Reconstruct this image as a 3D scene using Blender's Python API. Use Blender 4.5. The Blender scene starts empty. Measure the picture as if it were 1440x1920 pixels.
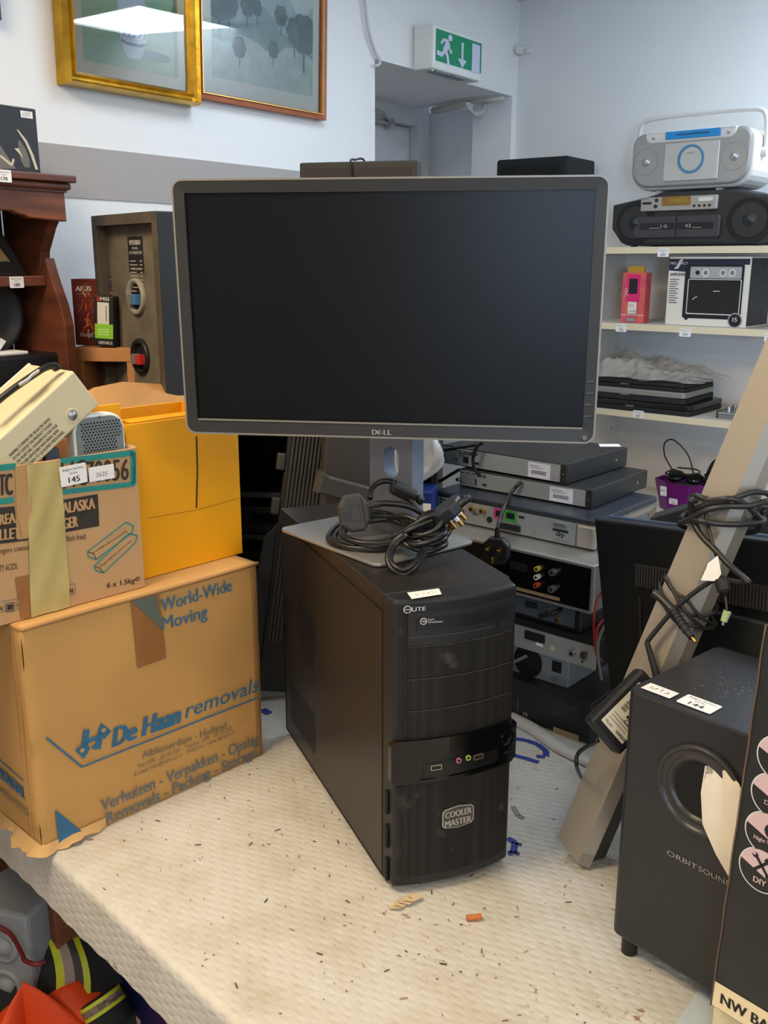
import bpy, bmesh, math, random
from mathutils import Vector, Matrix
random.seed(7)
SC = bpy.context.scene
COL = SC.collection
PI = math.pi

# ------------------------------------------------------------------ camera, light, exposure
FOC, PITCH, ROLL, CAMH = 1799.8, 0.2547, 0.0015, 0.8239     # focal length in pixels of the 1440x1920 frame; table top is z = 0
_f = Vector((0, math.cos(PITCH), -math.sin(PITCH))); _r = Vector((1, 0, 0)); _u = _r.cross(_f)
RT = _r*math.cos(ROLL)+_u*math.sin(ROLL); UP = -_r*math.sin(ROLL)+_u*math.cos(ROLL)
CAM = Vector((0, 0, CAMH))
cd = bpy.data.cameras.new('camera'); cam = bpy.data.objects.new('camera', cd); COL.objects.link(cam)
cd.sensor_fit = 'VERTICAL'; cd.sensor_height = 24; cd.lens = 24*FOC/1920; cd.clip_start = .05
cam.matrix_world = Matrix(((RT.x, UP.x, -_f.x, 0), (RT.y, UP.y, -_f.y, 0), (RT.z, UP.z, -_f.z, CAMH), (0, 0, 0, 1)))
SC.camera = cam
SC.view_settings.view_transform = 'Standard'; SC.view_settings.look = 'None'
SC.view_settings.gamma = 1; SC.view_settings.use_curve_mapping = False
SC.view_settings.exposure = 0.0
wd = bpy.data.worlds.new('world'); SC.world = wd; wd.use_nodes = True
wd.node_tree.nodes['Background'].inputs[0].default_value = (.6, .75, 1, 1)
wd.node_tree.nodes['Background'].inputs[1].default_value = .3
WARM = (1, .79, .52); COOL = (.70, .84, 1.0); NEUT = (1, .93, .82)
PANELS = [  # ceiling light panels: x, y, yaw, size, colour, strength
    (1.55, 2.33, -.50, .58, COOL, 28), (.10, 1.95, -.62, .45, COOL, 11),
    (-.80, .78, -.62, .60, WARM, 26), (.55, .10, -.62, .60, WARM, 7), (-.2, -1.3, -.62, .60, NEUT, 26), (1.5, -.6, -.62, .60, NEUT, 22)]  # both NEUT panels: unseen fill added to lift faces turned to the camera
DAYLIGHT = (400, (.52, .73, 1.0))      # window behind the viewer

# ------------------------------------------------------------------ helpers
def ray(u, v): return RT*((u-720)/FOC) - UP*((v-960)/FOC) + _f
def pz(u, v, z=0): d = ray(u, v); return CAM + d*((z-CAMH)/d.z)
def py(u, v, y): d = ray(u, v); return CAM + d*(y/d.y)
def pl(u, v, o, n): d = ray(u, v); return CAM + d*((o-CAM).dot(n)/d.dot(n))
class Fr:
    """a local frame: X to the right along a face, Y into it, Z up"""
    def __init__(s, o, yaw=0, tilt=0, axes=None):
        s.o = Vector(o)
        if axes: s.X, s.Y, s.Z = [Vector(a).normalized() for a in axes]
        else:
            s.X = Vector((math.cos(yaw), math.sin(yaw), 0)); d = Vector((-math.sin(yaw), math.cos(yaw), 0)); z = Vector((0, 0, 1))
            s.Z = z*math.cos(tilt)+d*math.sin(tilt); s.Y = d*math.cos(tilt)-z*math.sin(tilt)
        X, Y, Z, o = s.X, s.Y, s.Z, s.o
        s.M = Matrix(((X.x, Y.x, Z.x, o.x), (X.y, Y.y, Z.y, o.y), (X.z, Y.z, Z.z, o.z), (0, 0, 0, 1)))
    def at(s, x, y, z): return s.o+s.X*x+s.Y*y+s.Z*z
    def loc(s, u, v, d=0):
        P = pl(u, v, s.o+s.Y*d, s.Y)-s.o; return P.dot(s.X), P.dot(s.Z)
    def top(s, z):   # frame lying on the face z: its Z runs along Y, its -Y points up
        return Fr(s.at(0, 0, z), axes=(s.X, -s.Z, s.Y))
    def left(s):     # frame on the x = 0 side: X runs towards the front, looking along +X
        return Fr(s.o, axes=(-s.Y, s.X, s.Z))
    def right(s, w): return Fr(s.at(w, 0, 0), axes=(s.Y, -s.X, s.Z))
WORLD = Fr((0, 0, 0))

def lin(c): return tuple(((x/255)/12.92 if x <= 10 else ((x/255+.055)/1.055)**2.4) for x in c)
MC = {}
def mat(name, rgb, rough=.5, metal=0, var=0, vscale=8, bump=0, bscale=60, spec=.5, alpha=1, emit=0, trans=0, stretch=None, rgb2=None, coord='Object', ior=1.45, coat=0):
    if name in MC: return MC[name]
    m = bpy.data.materials.new(name); m.use_nodes = True; nt = m.node_tree; b = nt.nodes['Principled BSDF']
    c = lin(rgb); b.inputs['Base Color'].default_value = (*c, 1); b.inputs['Roughness'].default_value = rough
    b.inputs['Metallic'].default_value = metal; b.inputs['Specular IOR Level'].default_value = spec; b.inputs['Alpha'].default_value = alpha
    b.inputs['Transmission Weight'].default_value = trans; b.inputs['IOR'].default_value = ior; b.inputs['Coat Weight'].default_value = coat
    if emit: b.inputs['Emission Color'].default_value = (*c, 1); b.inputs['Emission Strength'].default_value = emit
    if var or bump or rgb2:
        tc = nt.nodes.new('ShaderNodeTexCoord'); mp = nt.nodes.new('ShaderNodeMapping'); nt.links.new(tc.outputs[coord], mp.inputs[0])
        if stretch: mp.inputs['Scale'].default_value = stretch
    if var or rgb2:
        n = nt.nodes.new('ShaderNodeTexNoise'); n.inputs['Scale'].default_value = vscale; n.inputs['Detail'].default_value = 6
        nt.links.new(mp.outputs[0], n.inputs['Vector'])
        cr = nt.nodes.new('ShaderNodeValToRGB'); cr.color_ramp.elements[0].position = .3; cr.color_ramp.elements[1].position = .7
        c2 = lin(rgb2) if rgb2 else tuple(min(1, x*(1+var)) for x in c); c1 = c if rgb2 else tuple(x*(1-var) for x in c)
        cr.color_ramp.elements[0].color = (*c1, 1); cr.color_ramp.elements[1].color = (*c2, 1)
        nt.links.new(n.outputs[0], cr.inputs[0]); nt.links.new(cr.outputs[0], b.inputs['Base Color'])
    if bump:
        n2 = nt.nodes.new('ShaderNodeTexNoise'); n2.inputs['Scale'].default_value = bscale; n2.inputs['Detail'].default_value = 3
        nt.links.new(mp.outputs[0], n2.inputs['Vector']); bp = nt.nodes.new('ShaderNodeBump')
        bp.inputs['Strength'].default_value = bump; bp.inputs['Distance'].default_value = .002
        nt.links.new(n2.outputs[0], bp.inputs['Height']); nt.links.new(bp.outputs[0], b.inputs['Normal'])
    MC[name] = m; return m

def spline(pts, k=8, closed=False):
    P = [Vector(p) for p in pts]; n = len(P); out = []
    if n < 3 and not closed: return P
    for i in range(n if closed else n-1):
        g = (lambda j: P[j % n]) if closed else (lambda j: P[max(0, min(n-1, j))])
        a, b, c, d = g(i-1), g(i), g(i+1), g(i+2)
        for j in range(k):
            t = j/k; out.append(.5*((2*b)+(c-a)*t+(2*a-5*b+4*c-d)*t*t+(3*b-a-3*c+d)*t*t*t))
    if not closed: out.append(P[-1])
    return out
def rr(x0, x1, z0, z1, r, k=6):
    """rounded rectangle outline, counter-clockwise; r a number or (bl, br, tr, tl)"""
    R = r if isinstance(r, (tuple, list)) else (r,)*4; out = []
    for (cx, cz, a0, q) in ((x0, z0, PI, R[0]), (x1, z0, 1.5*PI, R[1]), (x1, z1, 0, R[2]), (x0, z1, .5*PI, R[3])):
        sx = 1 if cx == x0 else -1; sz = 1 if cz == z0 else -1
        q = max(q, 1e-5)
        for i in range(k+1):
            a = a0+i/k*PI/2; out.append((cx+sx*q+q*math.cos(a), cz+sz*q+q*math.sin(a)))
    return out
def circ(cx, cz, rx, rz=None, n=32, a0=0, a1=2*PI):
    rz = rz or rx; m = n if abs(a1-a0-2*PI) < 1e-6 else n+1
    return [(cx+rx*math.cos(a0+(a1-a0)*i/n), cz+rz*math.sin(a0+(a1-a0)*i/n)) for i in range(m)]
TXT = {}
def text_geo(s):
    if s not in TXT:
        c = bpy.data.curves.new('t', 'FONT'); c.body = s; c.resolution_u = 3; o = bpy.data.objects.new('t', c); COL.objects.link(o)
        me = bpy.data.meshes.new_from_object(o)
        TXT[s] = ([v.co.copy() for v in me.vertices], [tuple(p.vertices) for p in me.polygons])
        bpy.data.objects.remove(o); bpy.data.curves.remove(c); bpy.data.meshes.remove(me)
    return TXT[s]
class MB:
    def __init__(s, fr=WORLD): s.bm = bmesh.new(); s.fr = fr; s.mats = []
    def mi(s, m):
        if m not in s.mats: s.mats.append(m)
        return s.mats.index(m)
    def add(s, V, F, m, smooth=False, fr=None):
        M = (fr or s.fr).M; vs = [s.bm.verts.new(M @ Vector(v)) for v in V]; k = s.mi(m)
        for f in F:
            try: fc = s.bm.faces.new([vs[i] for i in f]); fc.material_index = k; fc.smooth = smooth
            except ValueError: pass
        return s
    def tmp(s, bm, m, smooth=False):
        bm.verts.index_update(); s.add([v.co.copy() for v in bm.verts], [[v.index for v in f.verts] for f in bm.faces], m, smooth); bm.free(); return s
    def box(s, x0, x1, y0, y1, z0, z1, m, bev=0, seg=2):
        bm = bmesh.new(); bmesh.ops.create_cube(bm, size=1)
        for v in bm.verts: v.co = ((x0+x1)/2+v.co.x*(x1-x0), (y0+y1)/2+v.co.y*(y1-y0), (z0+z1)/2+v.co.z*(z1-z0))
        if bev: bmesh.ops.bevel(bm, geom=bm.edges[:], offset=bev, segments=seg, affect='EDGES', profile=.5)
        return s.tmp(bm, m)
    def prism(s, poly, y0, y1, m, bev=0, seg=2, smooth=False):
        bm = bmesh.new(); a = [bm.verts.new((x, y0, z)) for x, z in poly]; b = [bm.verts.new((x, y1, z)) for x, z in poly]; n = len(poly)
        bm.faces.new(a); bm.faces.new(b[::-1])
        for i in range(n): bm.faces.new((a[i], b[i], b[(i+1) % n], a[(i+1) % n]))
        bmesh.ops.recalc_face_normals(bm, faces=bm.faces)
        if bev: bmesh.ops.bevel(bm, geom=[e for e in bm.edges if abs(e.verts[0].co.y-e.verts[1].co.y) < 1e-7], offset=bev, segments=seg, affect='EDGES', profile=.5)
        return s.tmp(bm, m)
    def ring(s, out, inn, y0, y1, m, yi=None):
        n = len(out); yi = y0 if yi is None else yi
        V = [(x, y0, z) for x, z in out]+[(x, yi, z) for x, z in inn]+[(x, y1, z) for x, z in inn]+[(x, y1, z) for x, z in out]; F = []
        for i in range(n):
            j = (i+1) % n
            for k in range(4): F.append((k*n+i, k*n+j, ((k+1) % 4)*n+j, ((k+1) % 4)*n+i))
        return s.add(V, F, m)
    def flat(s, poly, y, m):  # one printed shape on a face
        return s.add([(x, y, z) for x, z in poly], [tuple(range(len(poly)))], m)
    def line(s, pts, w, y, m):  # printed line of width w
        for (a, b), (c, d) in zip(pts[:-1], pts[1:]):
            l = math.hypot(c-a, d-b) or 1e-9; nx, nz = -(d-b)/l*w/2, (c-a)/l*w/2
            s.flat([(a+nx, b+nz), (c+nx, d+nz), (c-nx, d-nz), (a-nx, b-nz)], y, m)
        return s
    def cyl(s, p0, p1, r, m, r2=None, n=20, cap=True):
        p0, p1 = Vector(p0), Vector(p1); r2 = r if r2 is None else r2; d = (p1-p0).normalized(); a = d.orthogonal().normalized(); b = d.cross(a)
        V = [p0+a*math.cos(2*PI*i/n)*r+b*math.sin(2*PI*i/n)*r for i in range(n)]+[p1+a*math.cos(2*PI*i/n)*r2+b*math.sin(2*PI*i/n)*r2 for i in range(n)]
        s.add(V, [(i, (i+1) % n, n+(i+1) % n, n+i) for i in range(n)], m, True)
        if cap: s.add(V[:n], [tuple(range(n))[::-1]], m); s.add(V[n:], [tuple(range(n))], m)
        return s
    def lathe(s, prof, p, ax, m, n=32):  # prof: (radius, height along ax)
        p = Vector(p); d = Vector(ax).normalized(); a = d.orthogonal().normalized(); b = d.cross(a); V = []; F = []
        for r, h in prof: V += [p+d*h+a*math.cos(2*PI*i/n)*r+b*math.sin(2*PI*i/n)*r for i in range(n)]
        for k in range(len(prof)-1):
            for i in range(n): F.append((k*n+i, k*n+(i+1) % n, (k+1)*n+(i+1) % n, (k+1)*n+i))
        return s.add(V, F, m, True)
    def tube(s, pts, r, m, n=8, k=6, closed=False, flat=1):
        P = spline(pts, k, closed) if k else [Vector(p) for p in pts]; V = []; F = []; N = len(P)
        t0 = (P[1]-P[0]).normalized(); a = t0.orthogonal().normalized()
        for i in range(N):
            t = (P[(i+1) % N]-P[i-1]) if closed else (P[min(i+1, N-1)]-P[max(i-1, 0)])
            t = t.normalized() if t.length > 1e-9 else t0
            a = (a-t*a.dot(t)); a = a.normalized() if a.length > 1e-6 else t.orthogonal().normalized(); b = t.cross(a)
            rad = r[min(len(r)-1, int(i*len(r)/N))] if isinstance(r, (list, tuple)) else r
            V += [P[i]+a*math.cos(2*PI*j/n)*rad+b*math.sin(2*PI*j/n)*rad*flat for j in range(n)]
        for i in range(N if closed else N-1):
            q = (i+1) % N
            for j in range(n): F.append((i*n+j, i*n+(j+1) % n, q*n+(j+1) % n, q*n+j))
        if not closed: F += [tuple(range(n))[::-1], tuple((N-1)*n+j for j in range(n))]
        return s.add(V, F, m, True)
    def text(s, t, x, z, h, m, w=None, y=-.0006, bold=0, shear=0, align='l', rot=0, fr=None):
        V, F = text_geo(t); xs = [v.x for v in V]; x0, x1 = min(xs), max(xs); k = h/.70; kx = (w/(x1-x0)) if w else k
        off = {'l': 0, 'c': -.5, 'r': -1}[align]*(x1-x0)*kx; c, sn = math.cos(rot), math.sin(rot); o = []
        for i in ([0] if not bold else [-1, 0, 1]):
            o = []
            for v in V:
                a = (v.x-x0)*kx+off+v.y*k*shear+i*bold*h; b = v.y*k
                o.append((x+a*c-b*sn, y-.00004*i, z+a*sn+b*c))
            s.add(o, F, m, fr=fr)
        return s
    def grid(s, fn, nu, nv, m, smooth=True, uv=None):
        V = [fn(i/nu, j/nv) for j in range(nv+1) for i in range(nu+1)]
        return s.add(V, [(j*(nu+1)+i, j*(nu+1)+i+1, (j+1)*(nu+1)+i+1, (j+1)*(nu+1)+i) for j in range(nv) for i in range(nu)], m, smooth)
    def build(s, name, parent=None, bev=0, recalc=True):
        if recalc: bmesh.ops.recalc_face_normals(s.bm, faces=s.bm.faces)
        me = bpy.data.meshes.new(name); s.bm.to_mesh(me); s.bm.free()
        for m in s.mats: me.materials.append(m)
        o = bpy.data.objects.new(name, me); COL.objects.link(o)
        if parent is not None:
            o.parent = parent; W[o.name] = W[parent.name]; me.transform(W[parent.name].inverted())
        else: W[o.name] = Matrix()
        return o
W = {}
def thing(name, label, cat, fr, group=None):
    o = bpy.data.objects.new(name, None); COL.objects.link(o); o.empty_display_size = .05
    M = fr.M.copy() if isinstance(fr, Fr) else Matrix.Translation(fr); o.matrix_world = M; W[o.name] = M
    return tag(o, label, cat, group)
def tag(o, label, cat, group=None):
    o['label'] = label; o['category'] = cat
    if group: o['group'] = group
    return o
def single(mb, name, label, cat, group=None, at=None):   # a thing that is one mesh; its origin goes to its base
    o = mb.build(name); bb = o.data.vertices; n = len(bb)
    c = Vector(at) if at else Vector((sum(v.co.x for v in bb)/n, sum(v.co.y for v in bb)/n, min(v.co.z for v in bb)))
    o.data.transform(Matrix.Translation(-c)); o.location = c; W[o.name] = Matrix.Translation(c); return tag(o, label, cat, group)
def struct(mb, name, parent=None):
    o = mb.build(name, parent)
    if parent is None: o['kind'] = 'structure'
    return o
def lab(o, s): o['label'] = s; return o

# shared materials
white = mat('white_paint', (232, 232, 230), .7, bump=.15, bscale=150)
creamw = mat('white_wall', (236, 236, 236), .8, bump=.3, bscale=120)
greyw = mat('grey_paint', (168, 163, 161), .8)
blk = mat('black_plastic', (26, 26, 27), .45)
blk_m = mat('matt_black_plastic', (30, 30, 31), .6, bump=.1, bscale=600)
gloss = mat('gloss_black', (12, 12, 13), .12)
dark = mat('dark_void', (8, 8, 8), .8)
rubber = mat('black_cable_rubber', (20, 20, 20), .35)
chrome = mat('chrome', (200, 200, 200), .25, 1)
brass = mat('gold_pin', (200, 150, 70), .3, 1)
silver = mat('silver_metal', (165, 167, 168), .35, .8)
zinc = mat('zinc_plate', (150, 156, 160), .5, .55)
paper = mat('white_sticker', (238, 236, 236), .6)
ink = mat('black_ink', (28, 26, 26), .7)
inkg = mat('grey_ink', (125, 122, 120), .7)
pwhite = mat('white_print', (215, 212, 205), .6)

def glassmat():
    if 'picture_glass' in MC: return MC['picture_glass']
    m = bpy.data.materials.new('picture_glass'); m.use_nodes = True; nt = m.node_tree; nt.nodes.clear(); N = nt.nodes.new
    ou, mx, tr, gl, fn = N('ShaderNodeOutputMaterial'), N('ShaderNodeMixShader'), N('ShaderNodeBsdfTransparent'), N('ShaderNodeBsdfGlossy'), N('ShaderNodeFresnel')
    fn.inputs[0].default_value = 1.85; gl.inputs['Roughness'].default_value = .01
    for a, c in ((fn.outputs[0], mx.inputs[0]), (tr.outputs[0], mx.inputs[1]), (gl.outputs[0], mx.inputs[2]), (mx.outputs[0], ou.inputs[0])): nt.links.new(a, c)
    MC['picture_glass'] = m; return m
def lot_tag(fr, x, z, w, h, num, parent, tx='Badgers Auctions', y=-.0012):
    b = MB(fr); b.prism(rr(x, x+w, z, z+h, .002), y-.0004, y+.0004, paper)
    b.text(tx, x+w/2, z+h*.76, h*.12, ink, w*.78, y-.0006, align='c'); b.text('Lot No.', x+w/2, z+h*.55, h*.12, ink, w*.3, y-.0006, align='c')
    b.text(num, x+w/2, z+h*.14, h*.28, ink, w*.42, y-.0006, bold=.03, align='c')
    return lab(b.build('lot_sticker', parent), 'white lot sticker with the number '+num)
def scribble(b, x, z, w, h, m, y=-.001, seed=1):
    R = random.Random(seed); pts = []; n = 4
    for i in range(n):
        cx = x+w*(i+.5)/n; pts = [(cx+R.uniform(-.4, .4)*w/n, z+R.uniform(0, 1)*h) for _ in range(5)]; b.line(pts, h*.06, y, m)

# ------------------------------------------------------------------ room shell
ZC, ZF = 1.64, -.75
nR = Vector((.6524, .7578, 0)); dR = Vector((-.7578, .6524, 0)); dL = Vector((.598, .802, 0)).normalized(); nL = Vector((-.802, .598, 0)).normalized()
S0 = py(1290, 470, 2.7); WR = S0+nR*.3
K = pl(970, 150, WR, nR); K.z = 0
FL = Fr(K, axes=(dL, nL, (0, 0, 1)))                 # left wall: x = 0 at the corner, negative towards the camera
FRt = Fr(K, axes=(-dR, nR, (0, 0, 1)))               # right wall: x grows towards the right
xe = FL.loc(703, 113)[0]; zh = 1.353; xh = FL.loc(960, 182)[0]
zsof = 1.045; zlow = FL.loc(220, 376)[1]; DEP = .14
b = MB(FL); b.box(-6.5, xe, 0, DEP, ZF, ZC, creamw); struct(b, 'wall_left')
b = MB(FL); b.box(-6.49, xe-.001, -.0025, -.0001, zlow, zsof, greyw); struct(b, 'trim_2')
FSo = pz(805, 212, zh)-K; xb, yb = FSo.dot(dL), FSo.dot(nL)
s1 = pz(893, 190, zh)-K; s1x, s1y = s1.dot(dL), s1.dot(nL)
b = MB(FL)
b.box(xe, 0, 0, yb+.1, zh, ZC, creamw)               # header over the doorway and its soffit
b.box(xh, .12, 0, max(.05, s1y), ZF, zh, creamw)     # pier by the corner
b.box(xb, .12, max(.05, s1y), yb, ZF, zh, creamw)
struct(b, 'wall_back')
b = MB(FL); ydr = yb
dx1, dz1 = FL.loc(775, 237, ydr); dx0 = xe-.25
b.box(xe-.5, dx0-.0, ydr, ydr+.1, ZF, zh, creamw); b.box(dx1+.0, xb+.01, ydr, ydr+.1, ZF, zh, creamw); b.box(dx0, dx1, ydr, ydr+.1, dz1, zh, creamw)
struct(b, 'wall_recess')
b = MB(FL); tm = mat('door_trim', (225, 226, 226), .5)
ft = .07
b.box(dx1, dx1+ft, ydr-.02, ydr, ZF, dz1+ft, tm); b.box(dx0, dx1, ydr-.02, ydr, dz1, dz1+ft, tm); struct(b, 'trim_1')
b = MB(FL); b.box(dx0+.01, dx1-.006, ydr+.012, ydr+.05, ZF, dz1-.006, mat('door_white', (222, 224, 226), .45), .003); d1 = struct(b, 'door_1')
b = MB(FL); cx, cz = FL.loc(728, 232, ydr)
clg = mat('closer_grey', (190, 190, 190), .4); b.tube([(cx, ydr-.015, cz), (cx-.10, ydr-.055, cz+.02), (cx-.22, ydr-.03, cz+.045)], .009, clg, k=0, flat=.5); b.tube([(cx, ydr-.015, cz), (cx-.22, ydr-.02, cz-.0)], .008, clg, k=0)
b.box(cx-.012, cx+.012, ydr-.02, ydr+.012, cz-.015, cz+.015, MC['closer_grey'])
lab(b.build('door_closer', d1), 'grey metal arm of the door closer')
b = MB(FRt); b.box(-.1, 7, 0, .1, ZF, ZC, white); struct(b, 'wall_right')
XF, YN = -6.5, -6.2; wy0, wy1, wz0, wz1 = -5.9, -3.6, .30, 1.50
b = MB(FL); b.box(XF-.1, XF, YN, wy0, ZF, ZC, creamw); b.box(XF-.1, XF, wy1, DEP+.1, ZF, ZC, creamw); b.box(XF-.1, XF, wy0, wy1, ZF, wz0, creamw); b.box(XF-.1, XF, wy0, wy1, wz1, ZC, creamw); struct(b, 'wall_front')
b = MB(FL); b.box(XF-.1, .1, YN-.1, YN, ZF, ZC, creamw); struct(b, 'wall_near')
b = MB(FL); b.box(XF-.1, .3, YN-.1, yb+.2, ZC, ZC+.05, mat('ceiling_tile', (230, 230, 228), .9, bump=.4, bscale=90)); struct(b, 'ceiling')
b = MB(FL); b.box(XF-.1, .3, YN-.1, yb+.2, ZF-.05, ZF, mat('grey_vinyl_floor', (150, 146, 140), .9, var=.3, vscale=60)); struct(b, 'floor')
wm = mat('window_white', (225, 226, 226), .4); b = MB(FL)
for q in ((wy0, wy1, wz0, wz0+.05), (wy0, wy1, wz1-.05, wz1), (wy0, wy0+.05, wz0+.05, wz1-.05), (wy1-.05, wy1, wz0+.05, wz1-.05), ((wy0+wy1)/2-.03, (wy0+wy1)/2+.03, wz0+.05, wz1-.05)): b.box(XF-.07, XF-.01, *q, wm)
w1 = struct(b, 'window_1')
b = MB(FL); b.add([(XF-.04, wy0+.04, wz0+.04), (XF-.04, wy1-.04, wz0+.04), (XF-.04, wy1-.04, wz1-.04), (XF-.04, wy0+.04, wz1-.04)], [(0, 1, 2, 3)], glassmat()); b.build('pane', w1)
ld = bpy.data.lights.new('daylight', 'AREA'); ld.shape = 'RECTANGLE'; ld.size = wy1-wy0-.08; ld.size_y = wz1-wz0-.08; ld.energy = DAYLIGHT[0]; ld.color = DAYLIGHT[1]
lo_ = bpy.data.objects.new('daylight', ld); COL.objects.link(lo_); c_ = FL.at(XF-.16, (wy0+wy1)/2, (wz0+wz1)/2)
lo_.matrix_world = Matrix(((nL.x, 0, -dL.x, c_.x), (nL.y, 0, -dL.y, c_.y), (0, 1, 0, c_.z), (0, 0, 0, 1)))
for i, (x, y, yaw, sz, c, st) in enumerate(PANELS):
    fr = Fr((x, y, ZC), yaw); lb = ['ceiling light panel nearest the right wall', 'ceiling light panel in front of the doorway', 'ceiling light panel above the cardboard boxes', 'ceiling light panel above the black box with icons',
        'ceiling fill light added behind the viewer, left', 'ceiling fill light added behind the viewer, right'][i]
    t = thing('ceiling_light', 'square white '+lb, 'light', fr, 'ceiling light panels')
    e = bpy.data.materials.new('panel_glow_%d' % i); e.use_nodes = True; nt = e.node_tree; nt.nodes.clear(); em = nt.nodes.new('ShaderNodeEmission'); ou = nt.nodes.new('ShaderNodeOutputMaterial')
    em.inputs[0].default_value = (*c, 1); em.inputs[1].default_value = st; nt.links.new(em.outputs[0], ou.inputs[0])
    b = MB(fr); h = sz/2; b.ring(rr(-h, h, -h, h, 0), rr(-h+.02, h-.02, -h+.02, h-.02, 0), 0, 0, white) if 0 else None
    for q in ((-h, h, -h, -h+.015), (-h, h, h-.015, h), (-h, -h+.015, -h+.015, h-.015), (h-.015, h, -h+.015, h-.015)): b.box(*q, -.014, 0, white)
    b.build('frame', t)
    b = MB(fr); b.add([(-h+.015, -h+.015, -.008), (h-.015, -h+.015, -.008), (h-.015, h-.015, -.008), (-h+.015, h-.015, -.008)], [(3, 2, 1, 0)], e); b.build('diffuser', t, recalc=False)

# exit sign
x0, z0 = FL.loc(812, 128, -.07); x1, _ = FL.loc(903, 145, -.07); _, z1 = FL.loc(812, 42, -.07)
frs = Fr(FL.at(x0, -.07, z0), axes=(dL, nL, (0, 0, 1))); w, h = x1-x0, z1-z0
t = thing('exit_sign', 'green and white running man exit sign above the doorway', 'sign', frs)
b = MB(frs); b.box(0, w, 0, .07, 0, h, mat('sign_casing', (228, 230, 228), .4), .006); b.build('casing', t)
g = mat('exit_green', (0, 140, 95), .4); sw = mat('sign_white', (205, 210, 232), .4)
b = MB(frs); b.flat(rr(.012, w-.006, .022, h-.012, .002), -.001, g)
q = w/100; zz = lambda v: v*h/60
b.line([(x*q, zz(v)) for x, v in ((28, 40), (21, 27))], 8*q, -.0018, sw)
b.flat(circ(32*q, zz(47), 4.2*q, zz(4.4)), -.0018, sw)
b.line([(x*q, zz(v)) for x, v in ((29, 41), (19, 42), (14, 36))], 3.4*q, -.0018, sw); b.line([(x*q, zz(v)) for x, v in ((29, 40), (30, 32), (35, 27))], 3.4*q, -.0018, sw)
b.line([(x*q, zz(v)) for x, v in ((23, 28), (27, 21), (29, 10))], 4.6*q, -.0018, sw); b.line([(x*q, zz(v)) for x, v in ((21, 28), (16, 21), (6, 23))], 4.6*q, -.0018, sw)
b.line([(57*q, zz(46)), (57*q, zz(22))], 4.2*q, -.0018, sw); b.flat([(48*q, zz(23)), (66*q, zz(23)), (57*q, zz(11))], -.0018, sw)
b.flat([(77*q, zz(10)), (94*q, zz(10)), (94*q, zz(50)), (77*q, zz(50))], -.0018, sw); b.build('sign_face', t, recalc=False)
b = MB(frs); b.box(w*.12, w*.42, .01, .04, -.003, .0005, zinc); b.box(w*.45, w*.75, .01, .04, -.003, .0005, zinc); b.build('battery_cover', t)
b = MB(frs); b.lathe([(.004, 0), (.004, .004), (0, .006)], (.012, .01, 0), (0, 0, -1), mat('led_green', (150, 240, 190), .3), 10); b.build('indicator', t)

# wall cables
b = MB(FL); pts = [FL.loc(u, v, -.012) for u, v in ((680, -30), (686, 20), (692, 60), (703, 95), (713, 117), (704, 124))]
b.tube([(x, -.012, z) for x, z in pts], .004, mat('pale_cable', (205, 200, 205), .5)); single(b, 'wall_cable', 'thin pale cable running down the white wall left of the exit sign', 'cable')
b = MB()
cpts = [pz(u, v, zh-.02) for u, v in ((812, 208), (850, 201), (875, 196))]
b.tube(cpts, .012, mat('trunking_white', (205, 200, 190), .6), k=0)
b.tube([pz(u, v, zh-.012) for u, v in ((875, 192), (900, 189), (945, 184))], .006, MC['trunking_white'], k=0)
for i in range(4):
    P_ = [pl(u, v, FL.at(xh-.06, .10, 0), nL) for u, v in ((874+i*2, 192), (878+i*3, 203+i*3), (890+i*2, 211+i*2), (904+i, 207+i), (913-i*2, 192))]
    b.tube(P_, .0035, MC['trunking_white'] if i < 3 else MC['pale_cable'], n=6)
single(b, 'cable_trunking', 'white cable trunking with loose cable loops under the doorway lintel', 'cable')
b = MB(FRt)
x, z = FRt.loc(978, 95, -.01); b.cyl((x, -.001, z), (x, -.03, z), .012, white); b.cyl((x+.03, -.001, z), (x+.03, -.02, z-.004), .008, white)
single(b, 'wall_bracket', 'small white pipe stub on the wall beside the corner, right of the exit sign', 'bracket')

# ------------------------------------------------------------------ pictures on the left wall
def tilt_frame(u, v, off, tilt):
    P = pl(u, v, K+nL*off, nL); Y = (nL*math.cos(tilt)+Vector((0, 0, 1))*math.sin(tilt)).normalized(); return Fr(P, axes=(dL, Y, Y.cross(dL)*-1 if (Y.cross(dL)).z < 0 else Y.cross(dL)))
TILT = .03
gf = mat('gold_leaf_frame', (190, 150, 50), .28, .85, var=.25, vscale=30, bump=.2, bscale=90)
liner = mat('linen_liner', (214, 202, 168), .8)
fr = tilt_frame(127, 157, -.034, TILT)
Wg = fr.loc(378, 203)[0]; Hg = .62
t = thing('gilt_framed_painting', 'painting of flowers in a blue and white vase in a moulded gold frame', 'picture', fr)
fw = .028
b = MB(fr)
lv = [(0, .033, 0), (.001, .008, .003), (.006, -.006, .008), (.011, .003, 0), (.017, .006, 0), (.021, -.001, 0), (fw, .014, 0)]
for (ra, ya, _), (rb, yb2, _) in zip(lv[:-1], lv[1:]):
    o = [(ra, ra), (Wg-ra, ra), (Wg-ra, Hg-ra), (ra, Hg-ra)]; i = [(rb, rb), (Wg-rb, rb), (Wg-rb, Hg-rb), (rb, Hg-rb)]
    V = [(x, ya, z) for x, z in o]+[(x, yb2, z) for x, z in i]; b.add(V, [(k, (k+1) % 4, 4+(k+1) % 4, 4+k) for k in range(4)], gf)
b.flat([(0, 0), (Wg, 0), (Wg, Hg), (0, Hg)], .033, mat('frame_back', (120, 90, 60), .8)); b.build('frame', t)
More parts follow.
